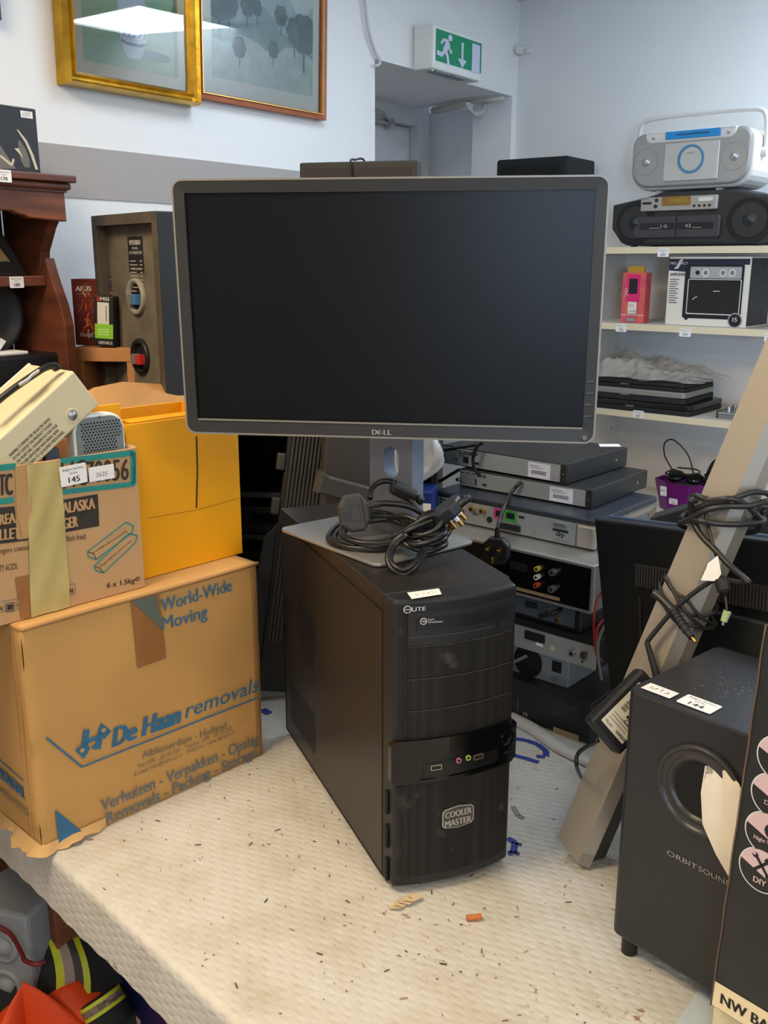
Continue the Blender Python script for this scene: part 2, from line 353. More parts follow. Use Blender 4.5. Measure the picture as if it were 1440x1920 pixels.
b = MB(fr); b.ring(rr(fw, Wg-fw, fw, Hg-fw, 0), rr(fw+.022, Wg-fw-.022, fw+.022, Hg-fw-.022, 0), .014, .03, liner); b.build('mount', t)
pb = mat('painting_green', (140, 186, 160), .6, rgb2=(172, 188, 118), vscale=5)
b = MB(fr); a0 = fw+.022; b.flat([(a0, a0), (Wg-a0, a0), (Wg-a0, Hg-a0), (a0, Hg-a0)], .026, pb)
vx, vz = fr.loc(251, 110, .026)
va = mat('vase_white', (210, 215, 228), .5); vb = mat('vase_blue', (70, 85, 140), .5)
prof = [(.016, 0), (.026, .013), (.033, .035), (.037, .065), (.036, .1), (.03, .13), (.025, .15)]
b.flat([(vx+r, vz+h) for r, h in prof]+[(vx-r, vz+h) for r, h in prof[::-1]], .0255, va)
b.flat(circ(vx+.05, vz+.012, .05, .010), .0257, mat('vase_shadow_paint', (95, 115, 95), .6))  # shadow of the vase, painted as part of the picture
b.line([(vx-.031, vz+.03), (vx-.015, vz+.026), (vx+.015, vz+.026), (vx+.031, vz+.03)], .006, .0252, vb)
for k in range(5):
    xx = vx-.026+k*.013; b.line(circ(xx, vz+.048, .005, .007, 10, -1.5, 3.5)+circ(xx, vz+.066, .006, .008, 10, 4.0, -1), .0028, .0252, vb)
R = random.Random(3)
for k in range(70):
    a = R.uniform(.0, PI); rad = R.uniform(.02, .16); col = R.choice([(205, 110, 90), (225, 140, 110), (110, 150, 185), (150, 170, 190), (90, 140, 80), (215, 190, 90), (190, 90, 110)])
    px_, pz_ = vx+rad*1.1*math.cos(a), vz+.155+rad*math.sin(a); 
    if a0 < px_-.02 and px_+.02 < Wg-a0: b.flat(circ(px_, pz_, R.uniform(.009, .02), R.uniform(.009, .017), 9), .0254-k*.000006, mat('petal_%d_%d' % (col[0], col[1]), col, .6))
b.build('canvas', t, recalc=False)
b = MB(fr); b.flat([(fw-.002, fw-.002), (Wg-fw+.002, fw-.002), (Wg-fw+.002, Hg-fw+.002), (fw-.002, Hg-fw+.002)], .0128, glassmat()); b.build('glass', t, recalc=False)

fr2 = tilt_frame(330, 150, -.02, TILT); xr, zr = fr2.loc(612, 226); fr2 = Fr(fr2.at(0, 0, zr), axes=(fr2.X, fr2.Y, fr2.Z))
xl = fr2.loc(373, 160)[0]; x2 = fr2.loc(612, 226)[0]
Hb = .62; bf = mat('brown_wood_frame', (150, 80, 42), .4, var=.2, vscale=20)
t = thing('brown_framed_print', 'grey green landscape print in a thin brown wooden frame with cream mount', 'picture', Fr(fr2.at(xl, 0, 0), axes=(fr2.X, fr2.Y, fr2.Z)))
fo = Fr(fr2.at(xl, 0, 0), axes=(fr2.X, fr2.Y, fr2.Z)); Wb = x2-xl
b = MB(fo); b.ring(rr(0, Wb, 0, Hb, 0), rr(.016, Wb-.016, .016, Hb-.016, 0), 0, .02, bf, .004)
b.ring(rr(.012, Wb-.012, .012, Hb-.012, 0), rr(.014, Wb-.014, .014, Hb-.014, 0), -.0005, .004, mat('gilt_line', (220, 180, 100), .3, .6)); b.build('frame', t)
b = MB(fo); b.box(.016, Wb-.016, .012, .019, .016, Hb-.016, mat('mount_cream', (222, 224, 214), .8))
b.text('Landscape', Wb*.5, .075, .005, inkg, y=.0115, align='c') if 0 else None
b.build('mount', t)
ax0, az0 = fo.loc(398, 133, .0115); ax1, _ = fo.loc(586, 178, .0115); azb = fo.loc(586, 182, .0115)[1]
b = MB(fo); sky = mat('print_sky', (190, 206, 204), .7, rgb2=(204, 216, 212), vscale=7); az1 = Hb-.06
b.flat([(ax0, azb), (ax1, azb), (ax1, az1), (ax0, az1)], .0117, sky)
wd_ = ax1-ax0
for k, (c, zz0, amp) in enumerate((((166, 186, 188), .20, .03), ((148, 170, 170), .15, .025), ((186, 202, 196), .09, .012))):
    R = random.Random(20+k); top_ = [(ax0+wd_*i/14, azb+zz0+amp*math.sin(i*.9+k*2)+R.uniform(-.004, .004)) for i in range(15)]
    b.flat([(ax0, azb)]+[(ax1, azb)]+top_[::-1], .0115-k*.0001, mat('print_hill_%d' % k, c, .7, var=.12, vscale=30))
tr_ = mat('print_tree', (112, 132, 136), .7, var=.2, vscale=40)
for k, (fx, fz, sc) in enumerate(((.07, .08, 1.1), (.16, .10, .8), (.90, .05, 1.2), (.80, .08, .8), (.33, .12, .6), (.42, .13, .5), (.66, .12, .6), (.58, .05, .5), (.25, .03, .6))):
    cx, cz = ax0+wd_*fx, azb+fz; hh = .10*sc
    b.line([(cx, cz), (cx, cz+hh*.6)], .006*sc, .0111-k*.00002, tr_)
    for q in range(6): 
        a = q*1.05; b.flat([(max(ax0, min(ax1, x)), z) for x, z in circ(cx+.018*sc*math.cos(a), cz+hh*.72+.022*sc*math.sin(a), .020*sc, .018*sc, 12)], .0110-k*.00002-q*.000002, tr_)
b.build('print', t, recalc=False)
b = MB(fo); b.flat([(.014, .014), (Wb-.014, .014), (Wb-.014, Hb-.014), (.014, Hb-.014)], .0085, glassmat()); b.build('glass', t, recalc=False)

fr = tilt_frame(-60, 40, -.02, TILT); xr, zr = fr.loc(3, 38)
b = MB(Fr(fr.at(0, 0, zr), axes=(fr.X, fr.Y, fr.Z))); b.ring(rr(xr-.3, xr, 0, .4, 0), rr(xr-.28, xr-.02, .02, .38, 0), 0, .018, mat('dark_frame', (70, 45, 40), .5)); b.box(xr-.28, xr-.02, .006, .012, .02, .38, liner)
single(b, 'dark_framed_picture', 'picture in a dark frame, only its corner showing at the top left edge', 'picture')

# ------------------------------------------------------------------ white shelf unit on the right
FS = Fr((S0.x, S0.y, 0), axes=(-dR, nR, (0, 0, 1))); bw = mat('shelf_board_cream', (226, 212, 180), .5); sw_ = mat('shelf_white', (222, 217, 210), .6)
ZL_ = 0
zb = [FS.loc(1290, 462)[1], FS.loc(1290, 612)[1], FS.loc(1290, 783)[1]]; ZL = FS.loc(1235, 960)[1]
xL = FS.loc(1153, 830, .283)[0]-.0095; xLL = FS.loc(900, 465)[0]; xRR = 1.5; SD = .29
t = thing('shelf_unit', 'white wall shelf unit with cream edged boards, holding stereos and laptops', 'shelf', Fr(FS.at(0, 0, ZF), axes=(FS.X, FS.Y, FS.Z)))
for x in (xLL, xL-.009, .55, xRR-.018):
    b = MB(FS); b.box(x, x+.018, .001, SD, ZF, zb[0]-.0185, sw_)
    for z in (0, .12, .2, .28, .46, .54, .72):
        if x > xLL: 
            for yy in (.05, .25): b.cyl((x+.0181, yy, z+.02), (x+.0184, yy, z+.02), .003, dark, n=8)
    b.build('side_panel', t)
b = MB(FS); b.box(xLL+.02, xRR-.02, SD-.006, SD, ZF, zb[0]-.0185, sw_); b.build('back_panel', t)
for i, z in enumerate(zb+[ZL, -.35, -.72]):
    b = MB(FS); b.box(xLL if i == 0 else xL+.0095, xRR if i == 0 else .5495, 0, SD-.007, z-.018, z, sw_, .0008); b.box(xLL if i == 0 else xL+.0095, xRR if i == 0 else .5495, -.001, 0, z-.018, z, bw); b.build('shelf_board', t)
    if i: b = MB(FS); b.box(.5685, xRR-.0185, 0, SD-.007, z-.018, z, sw_); b.box(.5685, xRR-.0185, -.001, 0, z-.018, z, bw); b.build('shelf_board', t)
for (u, v, n) in ((1233, 481, '231'), (1155, 621, '233'), (1274, 630, '234'), (1433, 640, '235'), (1187, 782, '237'), (1379, 802, '238')):
    x, z = FS.loc(u, v); lot_tag(FS, x, z-.001, .033, .022, n, t, y=-.0018)

# ------------------------------------------------------------------ goods on the shelf unit
def on(fr, u, v, d=0): x, z = fr.loc(u, v, d); return x, z
ZT = zb[0]+.0005
# grey boombox standing on the black one; black stereo first
d0 = .03
xa, _ = on(FS, 1146, 430, d0); xb_ = xa+.50; zt = FS.loc(1290, 358, d0)[1]
fr = Fr(FS.at(xa, d0, ZT), axes=(FS.X, FS.Y, FS.Z)); w = .50; h = zt-ZT
t = thing('black_stereo', 'wide black cassette stereo under the grey boombox on the top shelf', 'stereo', fr)
sb = mat('stereo_black', (40, 40, 41), .42)
b = MB(fr); b.prism([(.03, .012), (.05, .004), (w-.06, .004), (w-.03, .02), (w, .05), (w, h*.82), (w*.80, h*.93), (w*.72, h), (w*.3, h), (w*.22, h*.93), (0, h*.80), (0, .05)], 0, .20, sb, .008)
b.build('body', t)
for xx, n in ((.075, .058), (w-.10, .062)):
    b = MB(fr); b.prism(circ(xx, h*.45, n, h*.40, 36), -.004, .002, mat('speaker_cloth', (30, 30, 30), .85, bump=.3, bscale=900), .002)
    b.prism(circ(xx, h*.45, n*.75, h*.30, 36), -.006, -.0041, sb); b.lathe([(n*.3, 0), (n*.2, .006), (0, .008)], (xx, -.006, h*.45), (0, -1, 0), sb, 20); b.build('speaker', t)
xp0, zp0 = fr.loc(1204, 397, 0); xp1, zp1 = fr.loc(1349, 362, 0)
b = MB(fr); b.prism(rr(xp0, xp1, zp0, zp1-.004, .003), -.012, .001, mat('stereo_silver', (170, 168, 160), .4, .5), .002)
am = mat('amber_lcd', (150, 120, 45), .3); ab = mat('amber_bezel', (140, 100, 45), .3)
xm, zm = (xp0+xp1)/2-.005, (zp0+zp1)/2; ww = xp1-xp0; hh = zp1-zp0
b.prism(rr(xm-ww*.19, xm+ww*.19, zm-hh*.18, zm+hh*.40, .004), -.014, -.0121, ab); b.flat(rr(xm-ww*.08, xm+ww*.15, zm-hh*.02, zm+hh*.27, .001), -.0145, am)
for dx in (-.26, -.27): b.cyl((xm+ww*dx, -.012, zm+hh*(.2 if dx > -.265 else -.2)), (xm+ww*dx, -.015, zm+hh*(.2 if dx > -.265 else -.2)), .005, blk, n=14)
b.prism(rr(xm-ww*.45, xm-ww*.33, zm-.002, zm+.004, .002), -.014, -.0121, blk); b.prism(rr(xm+ww*.29, xm+ww*.47, zm+.001, zm+.011, .004), -.015, -.0121, pwhite)
for k in range(4): b.cyl((xm+ww*(.24+.065*k), -.012, zm-hh*.25), (xm+ww*(.24+.065*k), -.0145, zm-hh*.25), .0035, blk, n=12)
b.text('STEREO', xm-ww*.46, zm+hh*.27, .004, ink, y=-.0125); b.build('control_panel', t)
xd0, zd0 = fr.loc(1190, 447, 0); xd1, zd1 = fr.loc(1354, 402, 0); xc = (xd0+xd1)/2
for k, (p, q) in enumerate(((xd0, xc-.0005), (xc+.0005, xd1))):
    b = MB(fr); b.prism(rr(p, q, zd0, zd1, (.002, .008, .008, .002) if k else (.008, .002, .002, .008)), -.010, .001, mat('deck_black', (58, 58, 60), .4), .003)
    a_, e_ = (p+.018, q-.002) if k == 0 else (p+.002, q-.018); b.prism(rr(a_, e_, zd0+.022, zd0+.040, .004), -.0108, -.0099, mat('deck_window', (30, 30, 31), .25))
    m_ = (a_+e_)/2
    if k == 0: b.text('1', m_+.012, zd0+.027, .009, pwhite, y=-.0112); b.line([(m_-.022, zd0+.026), (m_+.01, zd0+.026)], .0008, -.0112, pwhite); b.line([(m_+.020, zd0+.031), (m_+.025, zd0+.035), (m_+.030, zd0+.031), (m_+.025, zd0+.027), (m_+.020, zd0+.031)], .0009, -.0112, pwhite)
    else: b.text('2', m_-.016, zd0+.027, .009, pwhite, y=-.0112); b.line([(m_-.006, zd0+.026), (m_+.02, zd0+.026)], .0008, -.0112, pwhite); b.line([(m_-.020, zd0+.035), (m_-.026, zd0+.031), (m_-.020, zd0+.027), (m_-.020, zd0+.035)], .0009, -.0112, pwhite)
    b.build('cassette_door', t)
for q in (.06, w-.08):
    for yy in (.03, .17): b = MB(fr); b.cyl((q, yy, -.0003), (q, yy, .006), .009, rubber); b.build('foot', t)
# grey boombox
d1_ = .05
x0, z0 = FS.loc(1181, 352, d1_); x1, z1 = FS.loc(1430, 232, d1_); z0 = ZT+h+.0008
fr = Fr(FS.at(x0, d1_, z0), axes=(FS.X, FS.Y, FS.Z)); w = x1-x0-.012; h2 = z1-z0
t = thing('silver_boombox', 'silver and white compact disc boombox with raised handle on top of the black stereo', 'boombox', fr)
bs = mat('boombox_silver', (158, 157, 154), .42, .25, var=.05, vscale=5); bwh = mat('boombox_white', (212, 208, 204), .4)
b = MB(fr); b.prism(rr(0, w, .006, h2*.97, (.055, .055, .03, .03)), .0, .17, bwh, .012, 3); b.build('body', t)
b = MB(fr); b.prism(rr(.008, w-.008, .014, h2-.002, (.05, .05, .03, .03)), -.012, .0, bs, .007, 3); b.build('front_cover', t)
for xx in (.050, w-.050):
    b = MB(fr); b.lathe([(.013, 0), (.010, .003), (.005, .005), (0, .0055)], (xx, -.0115, h2*.52), (0, -1, 0), mat('dome_silver', (175, 175, 172), .25, .5), 24); b.ring(circ(xx, h2*.52, .036, .036, 40), circ(xx, h2*.52, .034, .034, 40), -.0126, -.011, mat('boombox_ring_grey', (140, 139, 136), .45)); b.build('speaker', t)  # small dome and a thin, slightly darker grey ring per speaker
b = MB(fr); xc0, xc1 = fr.loc(1250, 300)[0], fr.loc(1352, 300)[0]
b.prism(rr(xc0, xc1, h2*.17, h2*.80, .002), -.017, -.011, mat('boombox_panel', (192, 192, 190), .35, .4), .002); b.build('disc_panel', t)
b = MB(fr); xm = (xc0+xc1)/2
b.ring(circ(xm, h2*.52, .037, .037, 40), circ(xm, h2*.52, .031, .031, 40), -.020, -.016, mat('ring_blue', (70, 130, 170), .3)); b.prism(circ(xm, h2*.52, .0308, .0308, 40), -.0185, -.0165, MC['boombox_panel'], .001)
b.text('SONY', xm, h2*.60, .005, inkg, y=-.0222, align='c'); b.build('disc_lid', t)
b = MB(fr); b.prism(rr(w*.13, w*.86, h2*.82, h2*1.0, (.02, .02, .002, .002)), -.015, .02, bwh, .004); b.prism(rr(xc0, xc1, h2*.86, h2*.99, .002), -.0185, -.0155, mat('lcd_blue', (40, 140, 205), .2), .001)
b.box(xc0+.03, xc1-.03, -.0195, -.0186, h2*.915, h2*.945, mat('lcd_dark', (35, 90, 130), .3)); b.cyl((w*.2, -.015, h2*.9), (w*.2, -.019, h2*.9), .004, silver, n=12); b.cyl((w*.80, -.015, h2*.9), (w*.80, -.019, h2*.9), .004, silver, n=12); b.build('display', t)
b = MB(fr); zh_ = fr.loc(1300, 209)[1]
b.tube([(-.006, .05, h2*.62), (-.006, .05, h2*.9), (.004, .05, zh_-.012), (.05, .05, zh_-.001), (w*.5, .05, zh_+.001), (w-.05, .05, zh_-.001), (w-.004, .05, zh_-.012), (w+.006, .05, h2*.9), (w+.006, .05, h2*.62)], .0065, bwh, n=10)
for q in (-.006, w+.006): b.cyl((q-.007, .05, h2*.60), (q+.007, .05, h2*.60), .013, bwh)
b.build('handle', t)
for q in (w*.22, w*.72):
    for yy in (.02, .12): b = MB(fr); b.box(q-.008, q+.008, yy, yy+.02, 0, .010, bwh); b.build('foot', t)
# black speaker box left on the top board
fr0 = Fr(FS.at(0, .10, ZT), axes=(FS.X, FS.Y, FS.Z))
Pn = pl(1065, 300, FS.at(0, .06, 0), FS.Y); e1 = Vector((Pn.x, Pn.y, ZT))
def ex(u, v, dirv): n = Vector((-dirv.y, dirv.x, 0)); P = pl(u, v, e1, n); return (Vector((P.x, P.y, 0))-Vector((e1.x, e1.y, 0))).length
yawB = -.30; XB = Vector((math.cos(yawB+PI/2+PI*.0), math.sin(yawB+PI/2), 0))
XL_ = Vector((-math.cos(.62), math.sin(.62), 0)); XR_ = Vector((-XL_.y, XL_.x, 0))*-1
wl = ex(930, 320, XL_); wr = ex(1145, 320, XR_); hb = pl(1070, 291, e1, Vector((0, 1, 0))).z-ZT
fr = Fr(e1+XL_*wl, axes=(-XL_, XR_, (0, 0, 1)))
t = thing('black_loudspeaker', 'black cloth covered speaker box on the top shelf behind the monitor', 'speaker', fr)
b = MB(fr); b.box(0, wl, 0, min(wr, .2), 0.0002, hb, mat('black_cloth', (32, 36, 36), .9, bump=.3, bscale=700), .008); b.build('cabinet', t)
b = MB(fr); b.box(.02, wl-.02, -.004, .0, .02, hb-.02, mat('grille_cloth', (24, 26, 26), .95, bump=.4, bscale=900), .002); b.build('grille', t)
# pink boxed player
z2 = zb[1]+.0005
x0, _ = on(FS, 1163, 600, .04); x1, zt = on(FS, 1213, 500, .04)
fr = Fr(FS.at(x0, .04, z2), axes=(FS.X, FS.Y, FS.Z)); w = x1-x0; h = FS.loc(1190, 511, .04)[1]-z2
t = thing('boxed_media_player', 'small pink and orange boxed media player on the middle shelf', 'boxed player', fr)
b = MB(fr); b.box(0, w, 0, .035, 0, h, mat('pink_card', (205, 60, 110), .5, rgb2=(225, 120, 70), vscale=14), .001); b.build('box', t)
b = MB(fr); b.box(w*.12, w*.82, .012, .02, h, h+.018, mat('hang_tab_yellow', (190, 150, 50), .5)); b.build('hang_tab', t)
b = MB(fr); b.prism(rr(w*.22, w*.76, h*.42, h*.96, .003), -.003, .0, mat('hot_pink', (225, 30, 110), .3), .001); b.flat(rr(w*.32, w*.68, h*.58, h*.88, .002), -.0036, gloss); b.build('player', t)
b = MB(fr); b.flat(rr(w*.32, w*.70, h*.18, h*.42, .001), -.0042, mat('pale_label', (225, 220, 205), .6)); b.text('SALE', w*.36, h*.33, .005, MC['hot_pink'], y=-.0048); b.text('16 GB', w*.40, h*.21, .006, inkg, y=-.0048)
b.line([(w*.12, h*.5), (w*.2, h*.58), (w*.28, h*.64), (w*.2, h*.7), (w*.18, h*.6), (w*.3, h*.54)], .0016, -.0042, pwhite)
b.flat(rr(w*.3, w*.66, .004, h*.10, .001), -.0042, mat('foil_grey', (150, 160, 170), .3, .5)); b.flat([(0.001, h*.15), (w-.001, h*.15), (w-.001, h*.165), (.001, h*.165)], -.0005, pwhite); b.build('printing', t, recalc=False)
# amplifier box
x0, _ = on(FS, 1246, 612, .03); x1, _ = on(FS, 1399, 600, .03); _, zt = on(FS, 1320, 481, .03)
fr = Fr(FS.at(x0, .03, z2), axes=(FS.X, FS.Y, FS.Z)); w = x1-x0; h = zt-z2
wc = mat('white_card', (226, 220, 208), .6); nav = mat('navy_print', (32, 36, 60), .5)
t = thing('amplifier_box', 'white and navy cardboard amplifier box on the middle shelf', 'box', fr)
b = MB(fr); b.box(0, w, 0, .16, 0, h, wc, .0015); b.build('carton', t)
b = MB(fr); b.box(w+.0002, w+.0006, .002, .155, .004, h-.004, mat('dark_box_side', (50, 52, 56), .5, var=.4, vscale=30)); b.build('side_print', t)
b = MB(fr); fxy = lambda u, v: fr.loc(u, v)
b.flat([(.001, h*.80), (w*.22, h*.78), (w*.24, h*.885), (w*.985, h*.885), (w*.985, h-.006), (.001, h-.006)], -.0005, nav)
b.flat(rr(w*.215, w*.93, h*.11, h*.89, .006), -.0010, mat('amp_black', (24, 25, 32), .45)); b.flat(rr(w*.28, w*.90, h*.69, h*.855, .002), -.0014, mat('amp_silver', (175, 176, 180), .4, .3))
b.ring(rr(w*.26, w*.91, h*.17, h*.68, .004), rr(w*.27, w*.90, h*.185, h*.67, .003), -.0016, -.0012, pwhite); b.flat(rr(w*.27, w*.90, h*.185, h*.67, .003), -.0013, mat('amp_grille', (34, 33, 32), .8, bump=.3, bscale=800))
for xx, r_ in ((.37, .006), (.47, .011), (.68, .010), (.79, .010)): b.flat(circ(w*xx, h*.77, r_, r_, 18), -.0018, ink if xx < .4 else pwhite)
for xx in (.47, .68, .79): b.flat(circ(w*xx, h*.77, .006, .006, 14), -.0021, inkg)
b.line([(w*(.45+.2*math.cos(a)*.6), h*(.36+.2*math.sin(a)*.4)) for a in (2.9, 2.5, 2.1)], .002, -.0018, pwhite); b.line([(w*.58, h*.51), (w*.66, h*.51)], .002, -.0018, pwhite)
b.flat(rr(w*.25, w*.29, h*.085, h*.115, .001), -.0012, MC['amp_black']); b.flat(rr(w*.85, w*.89, h*.085, h*.115, .001), -.0012, MC['amp_black'])
b.flat(circ(w*.87, h*.10, .020, .020, 28), -.0022, MC['amp_silver']); b.flat(circ(w*.87, h*.10, .017, .017, 28), -.0025, ink); b.text('15', w*.87, h*.085, .011, pwhite, y=-.0028, bold=.04, align='c')
b.text('AMPLIFIER', .006, h*.72, .0085, ink, w*.19, y=-.0008, bold=.03)
for k in range(11): b.line([(.006, h*(.67-.034*k)), (.006+w*(.12, .09, .11, .08)[k % 4], h*(.67-.034*k))], .003, -.0008, inkg)
b.text('PRO', .004, h*.885, .007, pwhite, y=-.0008); b.text('ACT', w*.155, h*.885, .007, pwhite, y=-.0008)
b.line([(w*.075, h*.83), (w*.10, h*.84), (w*.12, h*.89), (w*.145, h*.95), (w*.175, h*.955)], .004, -.0009, pwhite); b.line([(w*.095, h*.83), (w*.12, h*.84), (w*.14, h*.89), (w*.165, h*.94)], .003, -.0009, pwhite)
b.build('printing', t, recalc=False)
# laptops
z3 = zb[2]+.0005
def laptop(xr, d, z, w, dp, th, m, label, yaw=0, name='closed_laptop'):
    f0 = Fr(FS.at(xr, d, z), axes=(FS.X, FS.Y, FS.Z)); f0 = Fr(f0.o, axes=(f0.X*math.cos(yaw)+f0.Y*math.sin(yaw), f0.Y*math.cos(yaw)-f0.X*math.sin(yaw), (0, 0, 1)))
    t = thing(name, label, 'laptop', f0, 'stacked laptops')
    q = f0.top(th); q2 = f0.top(0)
    b = MB(f0.top(th*.46)); b.prism(rr(-w, 0, 0, dp, .014), 0, th*.45, blk_m, .002); b.build('base', t)
    b = MB(f0.top(th)); b.prism(rr(-w, 0, 0, dp, .014), 0, th*.5, m, .003); b.build('lid', t)
    b = MB(f0); b.box(-w*.6, -w*.52, -.0006, .002, th*.45, th*.55, silver); b.build('latch', t); return t, th
xr_ = FS.loc(1301, 770, .03)[0]
zz_ = z3; sl = mat('laptop_silver', (150, 148, 140), .4, .3)
_, h_ = laptop(xr_, .005, zz_, .33, .235, .030, mat('laptop_black', (30, 30, 31), .25), 'glossy black laptop, lowest of the stack on the shelf'); zz_ += h_+.0005
_, h_ = laptop(xr_-.020, .012, zz_, .33, .225, .034, sl, 'silver lidded laptop in the middle of the stack on the shelf', .03); zz_ += h_+.0005
tl, h_ = laptop(xr_-.028, .02, zz_, .33, .215, .022, blk_m, 'matt black laptop under the bubble wrap with a white sticker'); zl4 = zz_+h_
fq = Fr(FS.at(xr_-.028, .02, zz_), axes=(FS.X, FS.Y, FS.Z)).top(h_); b = MB(fq); b.flat(rr(-.15, -.12, .01, .022, .001), -.0005, paper); b.build('sticker', tl, recalc=False)
# bubble wrap heap
bub = mat('bubble_wrap', (226, 222, 214), .10, alpha=.52, bump=1, bscale=300, spec=1)
zb0 = zl4+.003; R = random.Random(5); bumps = [(R.random(), R.random(), R.uniform(.05, .12), R.uniform(.3, 1)) for _ in range(22)]
def wrapz(a, c):
    e = min(1, 5*min(a, 1-a), 5*min(c, 1-c)); z = 0
    for (u, v, r, k) in bumps: z = max(z, k*math.exp(-((a-u)**2+(c-v)**2)/(r*r*2)))
    prof = .052*math.exp(-((a-.40)/.3)**2)+.012+.02*math.exp(-((a-.85)/.1)**2)+.05*math.exp(-((a-.22)/.09)**2)*(c > .5)
    return e*prof*(.45+.55*z)
b = MB(Fr(FS.at(xr_+.018-.40, .012, zb0), axes=(FS.X, FS.Y, FS.Z)))
edge = lambda a, c: (.40*a+.006*math.sin(c*23), .245*c+.012*math.sin(a*19)+.005*math.sin(a*47), -.001 if False else 0)
b.grid(lambda a, c: (edge(a, c)[0], edge(a, c)[1], wrapz(a, c)+.0035*math.sin(a*70)*math.sin(c*50)*min(1, 8*min(a, 1-a, c, 1-c))+.004), 90, 50, bub)
single(b, 'bubble_wrap', 'crumpled clear bubble wrap lying over the stacked laptops', 'bubble wrap')
# silver mixer keypad
x0, _ = on(FS, 1347, 782, .05)
fr = Fr(FS.at(x0, .04, z3), axes=(FS.X, FS.Y, FS.Z)); t = thing('small_mixer', 'small silver mixer with knobs on the third shelf, right of the laptops', 'mixer', fr)
b = MB(fr); b.prism([(0, 0), (.2, 0), (.2, .018), (0, .018)], 0, .11, silver, .003); b.build('body', t)
b = MB(fr); b.box(-.003, .0, .0, .11, .0, .02, blk, .001); b.build('end_cap', t)
for i in range(4):
    for j in range(2): b = MB(fr); b.cyl((.022+.024*i, .025+.045*j, .018), (.022+.024*i, .025+.045*j, .032), .008, silver, .0065, 16); b.build('knob', t)
# purple tub with glasses on the low board
fr = Fr(FS.at(FS.loc(1213, 920, .02)[0]+.094, .075, ZL+.0005), axes=(FS.X, FS.Y, FS.Z))
pu = mat('purple_plastic', (105, 20, 110), .35)
t = thing('purple_tub', 'purple plastic tub holding dark glasses and cables on the low shelf', 'tub', fr)
ht = .088; b = MB(fr); n = 8
def oct_(r, ry): return [(r*math.cos(PI/8+k*PI/4), ry*math.sin(PI/8+k*PI/4)) for k in range(8)]
lv = [(.070, .056, 0), (.092, .070, ht), (.088, .066, ht), (.067, .053, .004)]
V = []; F = []
for rx, ry, z in lv: V += [(x, y, z) for x, y in oct_(rx, ry)]
for k in range(3):
    for i in range(8): F.append((k*8+i, k*8+(i+1) % 8, (k+1)*8+(i+1) % 8, (k+1)*8+i))
F += [tuple(range(8))[::-1], tuple(range(24, 32))]; b.add(V, F, pu); b.build('tub', t)
ft_ = Fr(fr.at(0, -.0655, 0), axes=(FS.X, FS.Y*1+Vector((0, 0, .22)), FS.Z)); lot_tag(Fr(fr.at(-.03, -.054, .02), tilt=0, axes=(fr.X, fr.Y+Vector((0, 0, .20)), Vector((0, 0, 1))-fr.Y*.2)), .008, .005, .026, .018, '261', t)
b = MB(Fr(fr.at(-.04, -.054, .02), axes=(fr.X, fr.Y+Vector((0, 0, .20)), Vector((0, 0, 1))-fr.Y*.2))); b.flat(rr(-.008, .012, .028, .058, .001), -.003, paper); b.text('LOT', -.006, .042, .005, ink, y=-.0036); b.build('price_label', t, recalc=False)
b = MB(fr)
for sx in (-.026, .030): b.lathe([(0, .010), (.020, .008), (.026, 0), (.020, -.004), (0, -.005)], (sx, -.01, ht+.010), (0, -.5, 1), gloss, 24)
b.tube([(-.004, -.012, ht+.014), (.004, -.012, ht+.014)], .004, gloss, k=0); b.tube([(.055, -.012, ht+.012), (.06, .03, ht+.03), (.03, .06, ht+.01)], .003, gloss); b.tube([(-.05, -.01, ht+.01), (-.055, .03, ht+.02), (-.03, .06, ht)], .003, gloss)
b.add([(x, y, z) for x, y, z in ((-.036, -.028, ht-.012), (.04, -.03, ht-.012), (.04, .03, ht-.012), (-.036, .03, ht-.012))], [(0, 1, 2, 3)], blk)
gl_ = single(b, 'dark_glasses', 'black wraparound glasses in the purple tub', 'glasses')
b = MB(fr); b.tube([(-.05, .02, ht-.03), (-.048, .02, ht+.01), (-.075, .01, ht+.06), (-.075, .0, ht+.10), (-.05, 0, ht+.115), (-.01, .01, ht+.08), (.012, .01, ht+.035), (.015, .0, ht+.012), (-.03, -.02, ht+.030), (-.052, -.03, ht+.018), (-.01, -.04, ht+.024), (.045, -.03, ht+.03), (.03, 0, ht+.036), (-.03, .0, ht+.034)], .0022, rubber, n=6)
single(b, 'thin_black_cable', 'thin black cable looping up out of the purple tub', 'cable')
b = MB(fr); b.tube([(.05, .02, ht-.02), (.055, .02, ht+.02), (.072, .02, ht+.062), (.10, .02, ht+.073), (.125, .02, ht+.055), (.14, .02, ht+.02)], .007, blk, n=8, flat=.4)
single(b, 'headband_strap', 'black curved headphone band standing in the purple tub', 'headphones')

# ------------------------------------------------------------------ dresser and goods at the left
pine = mat('dark_pine', (146, 82, 46), .4, rgb2=(84, 44, 26), vscale=4, stretch=(1.2, 1, 9), bump=.05)
pine2 = mat('pine_edge', (98, 54, 36), .4, var=.3, vscale=7, stretch=(1, 1, 6))
FH = Fr(py(120, 345, 1.74), axes=(dL, nL, (0, 0, 1))); FH = Fr((FH.o.x, FH.o.y, 0), axes=(dL, nL, (0, 0, 1)))
Wh = .85; ztop = FH.loc(110, 328, -.01)[1]; dH = .17
t = thing('pine_dresser', 'dark stained pine dresser top with shaped apron at the left edge', 'dresser', Fr(FH.at(-Wh/2, 0, ZF), axes=(dL, nL, (0, 0, 1))))
zc1 = FH.loc(110, 357)[1]; zc0 = ztop
b = MB(FH); b.box(-Wh-.02, .012, -.02, dH, zc0-.012, zc0, pine2, .002); b.box(-Wh-.012, .006, -.013, dH, zc0-.024, zc0-.0122, pine2, .004); b.box(-Wh-.008, .002, -.006, dH, zc1, zc0-.0242, pine2, .003); b.build('cornice', t)
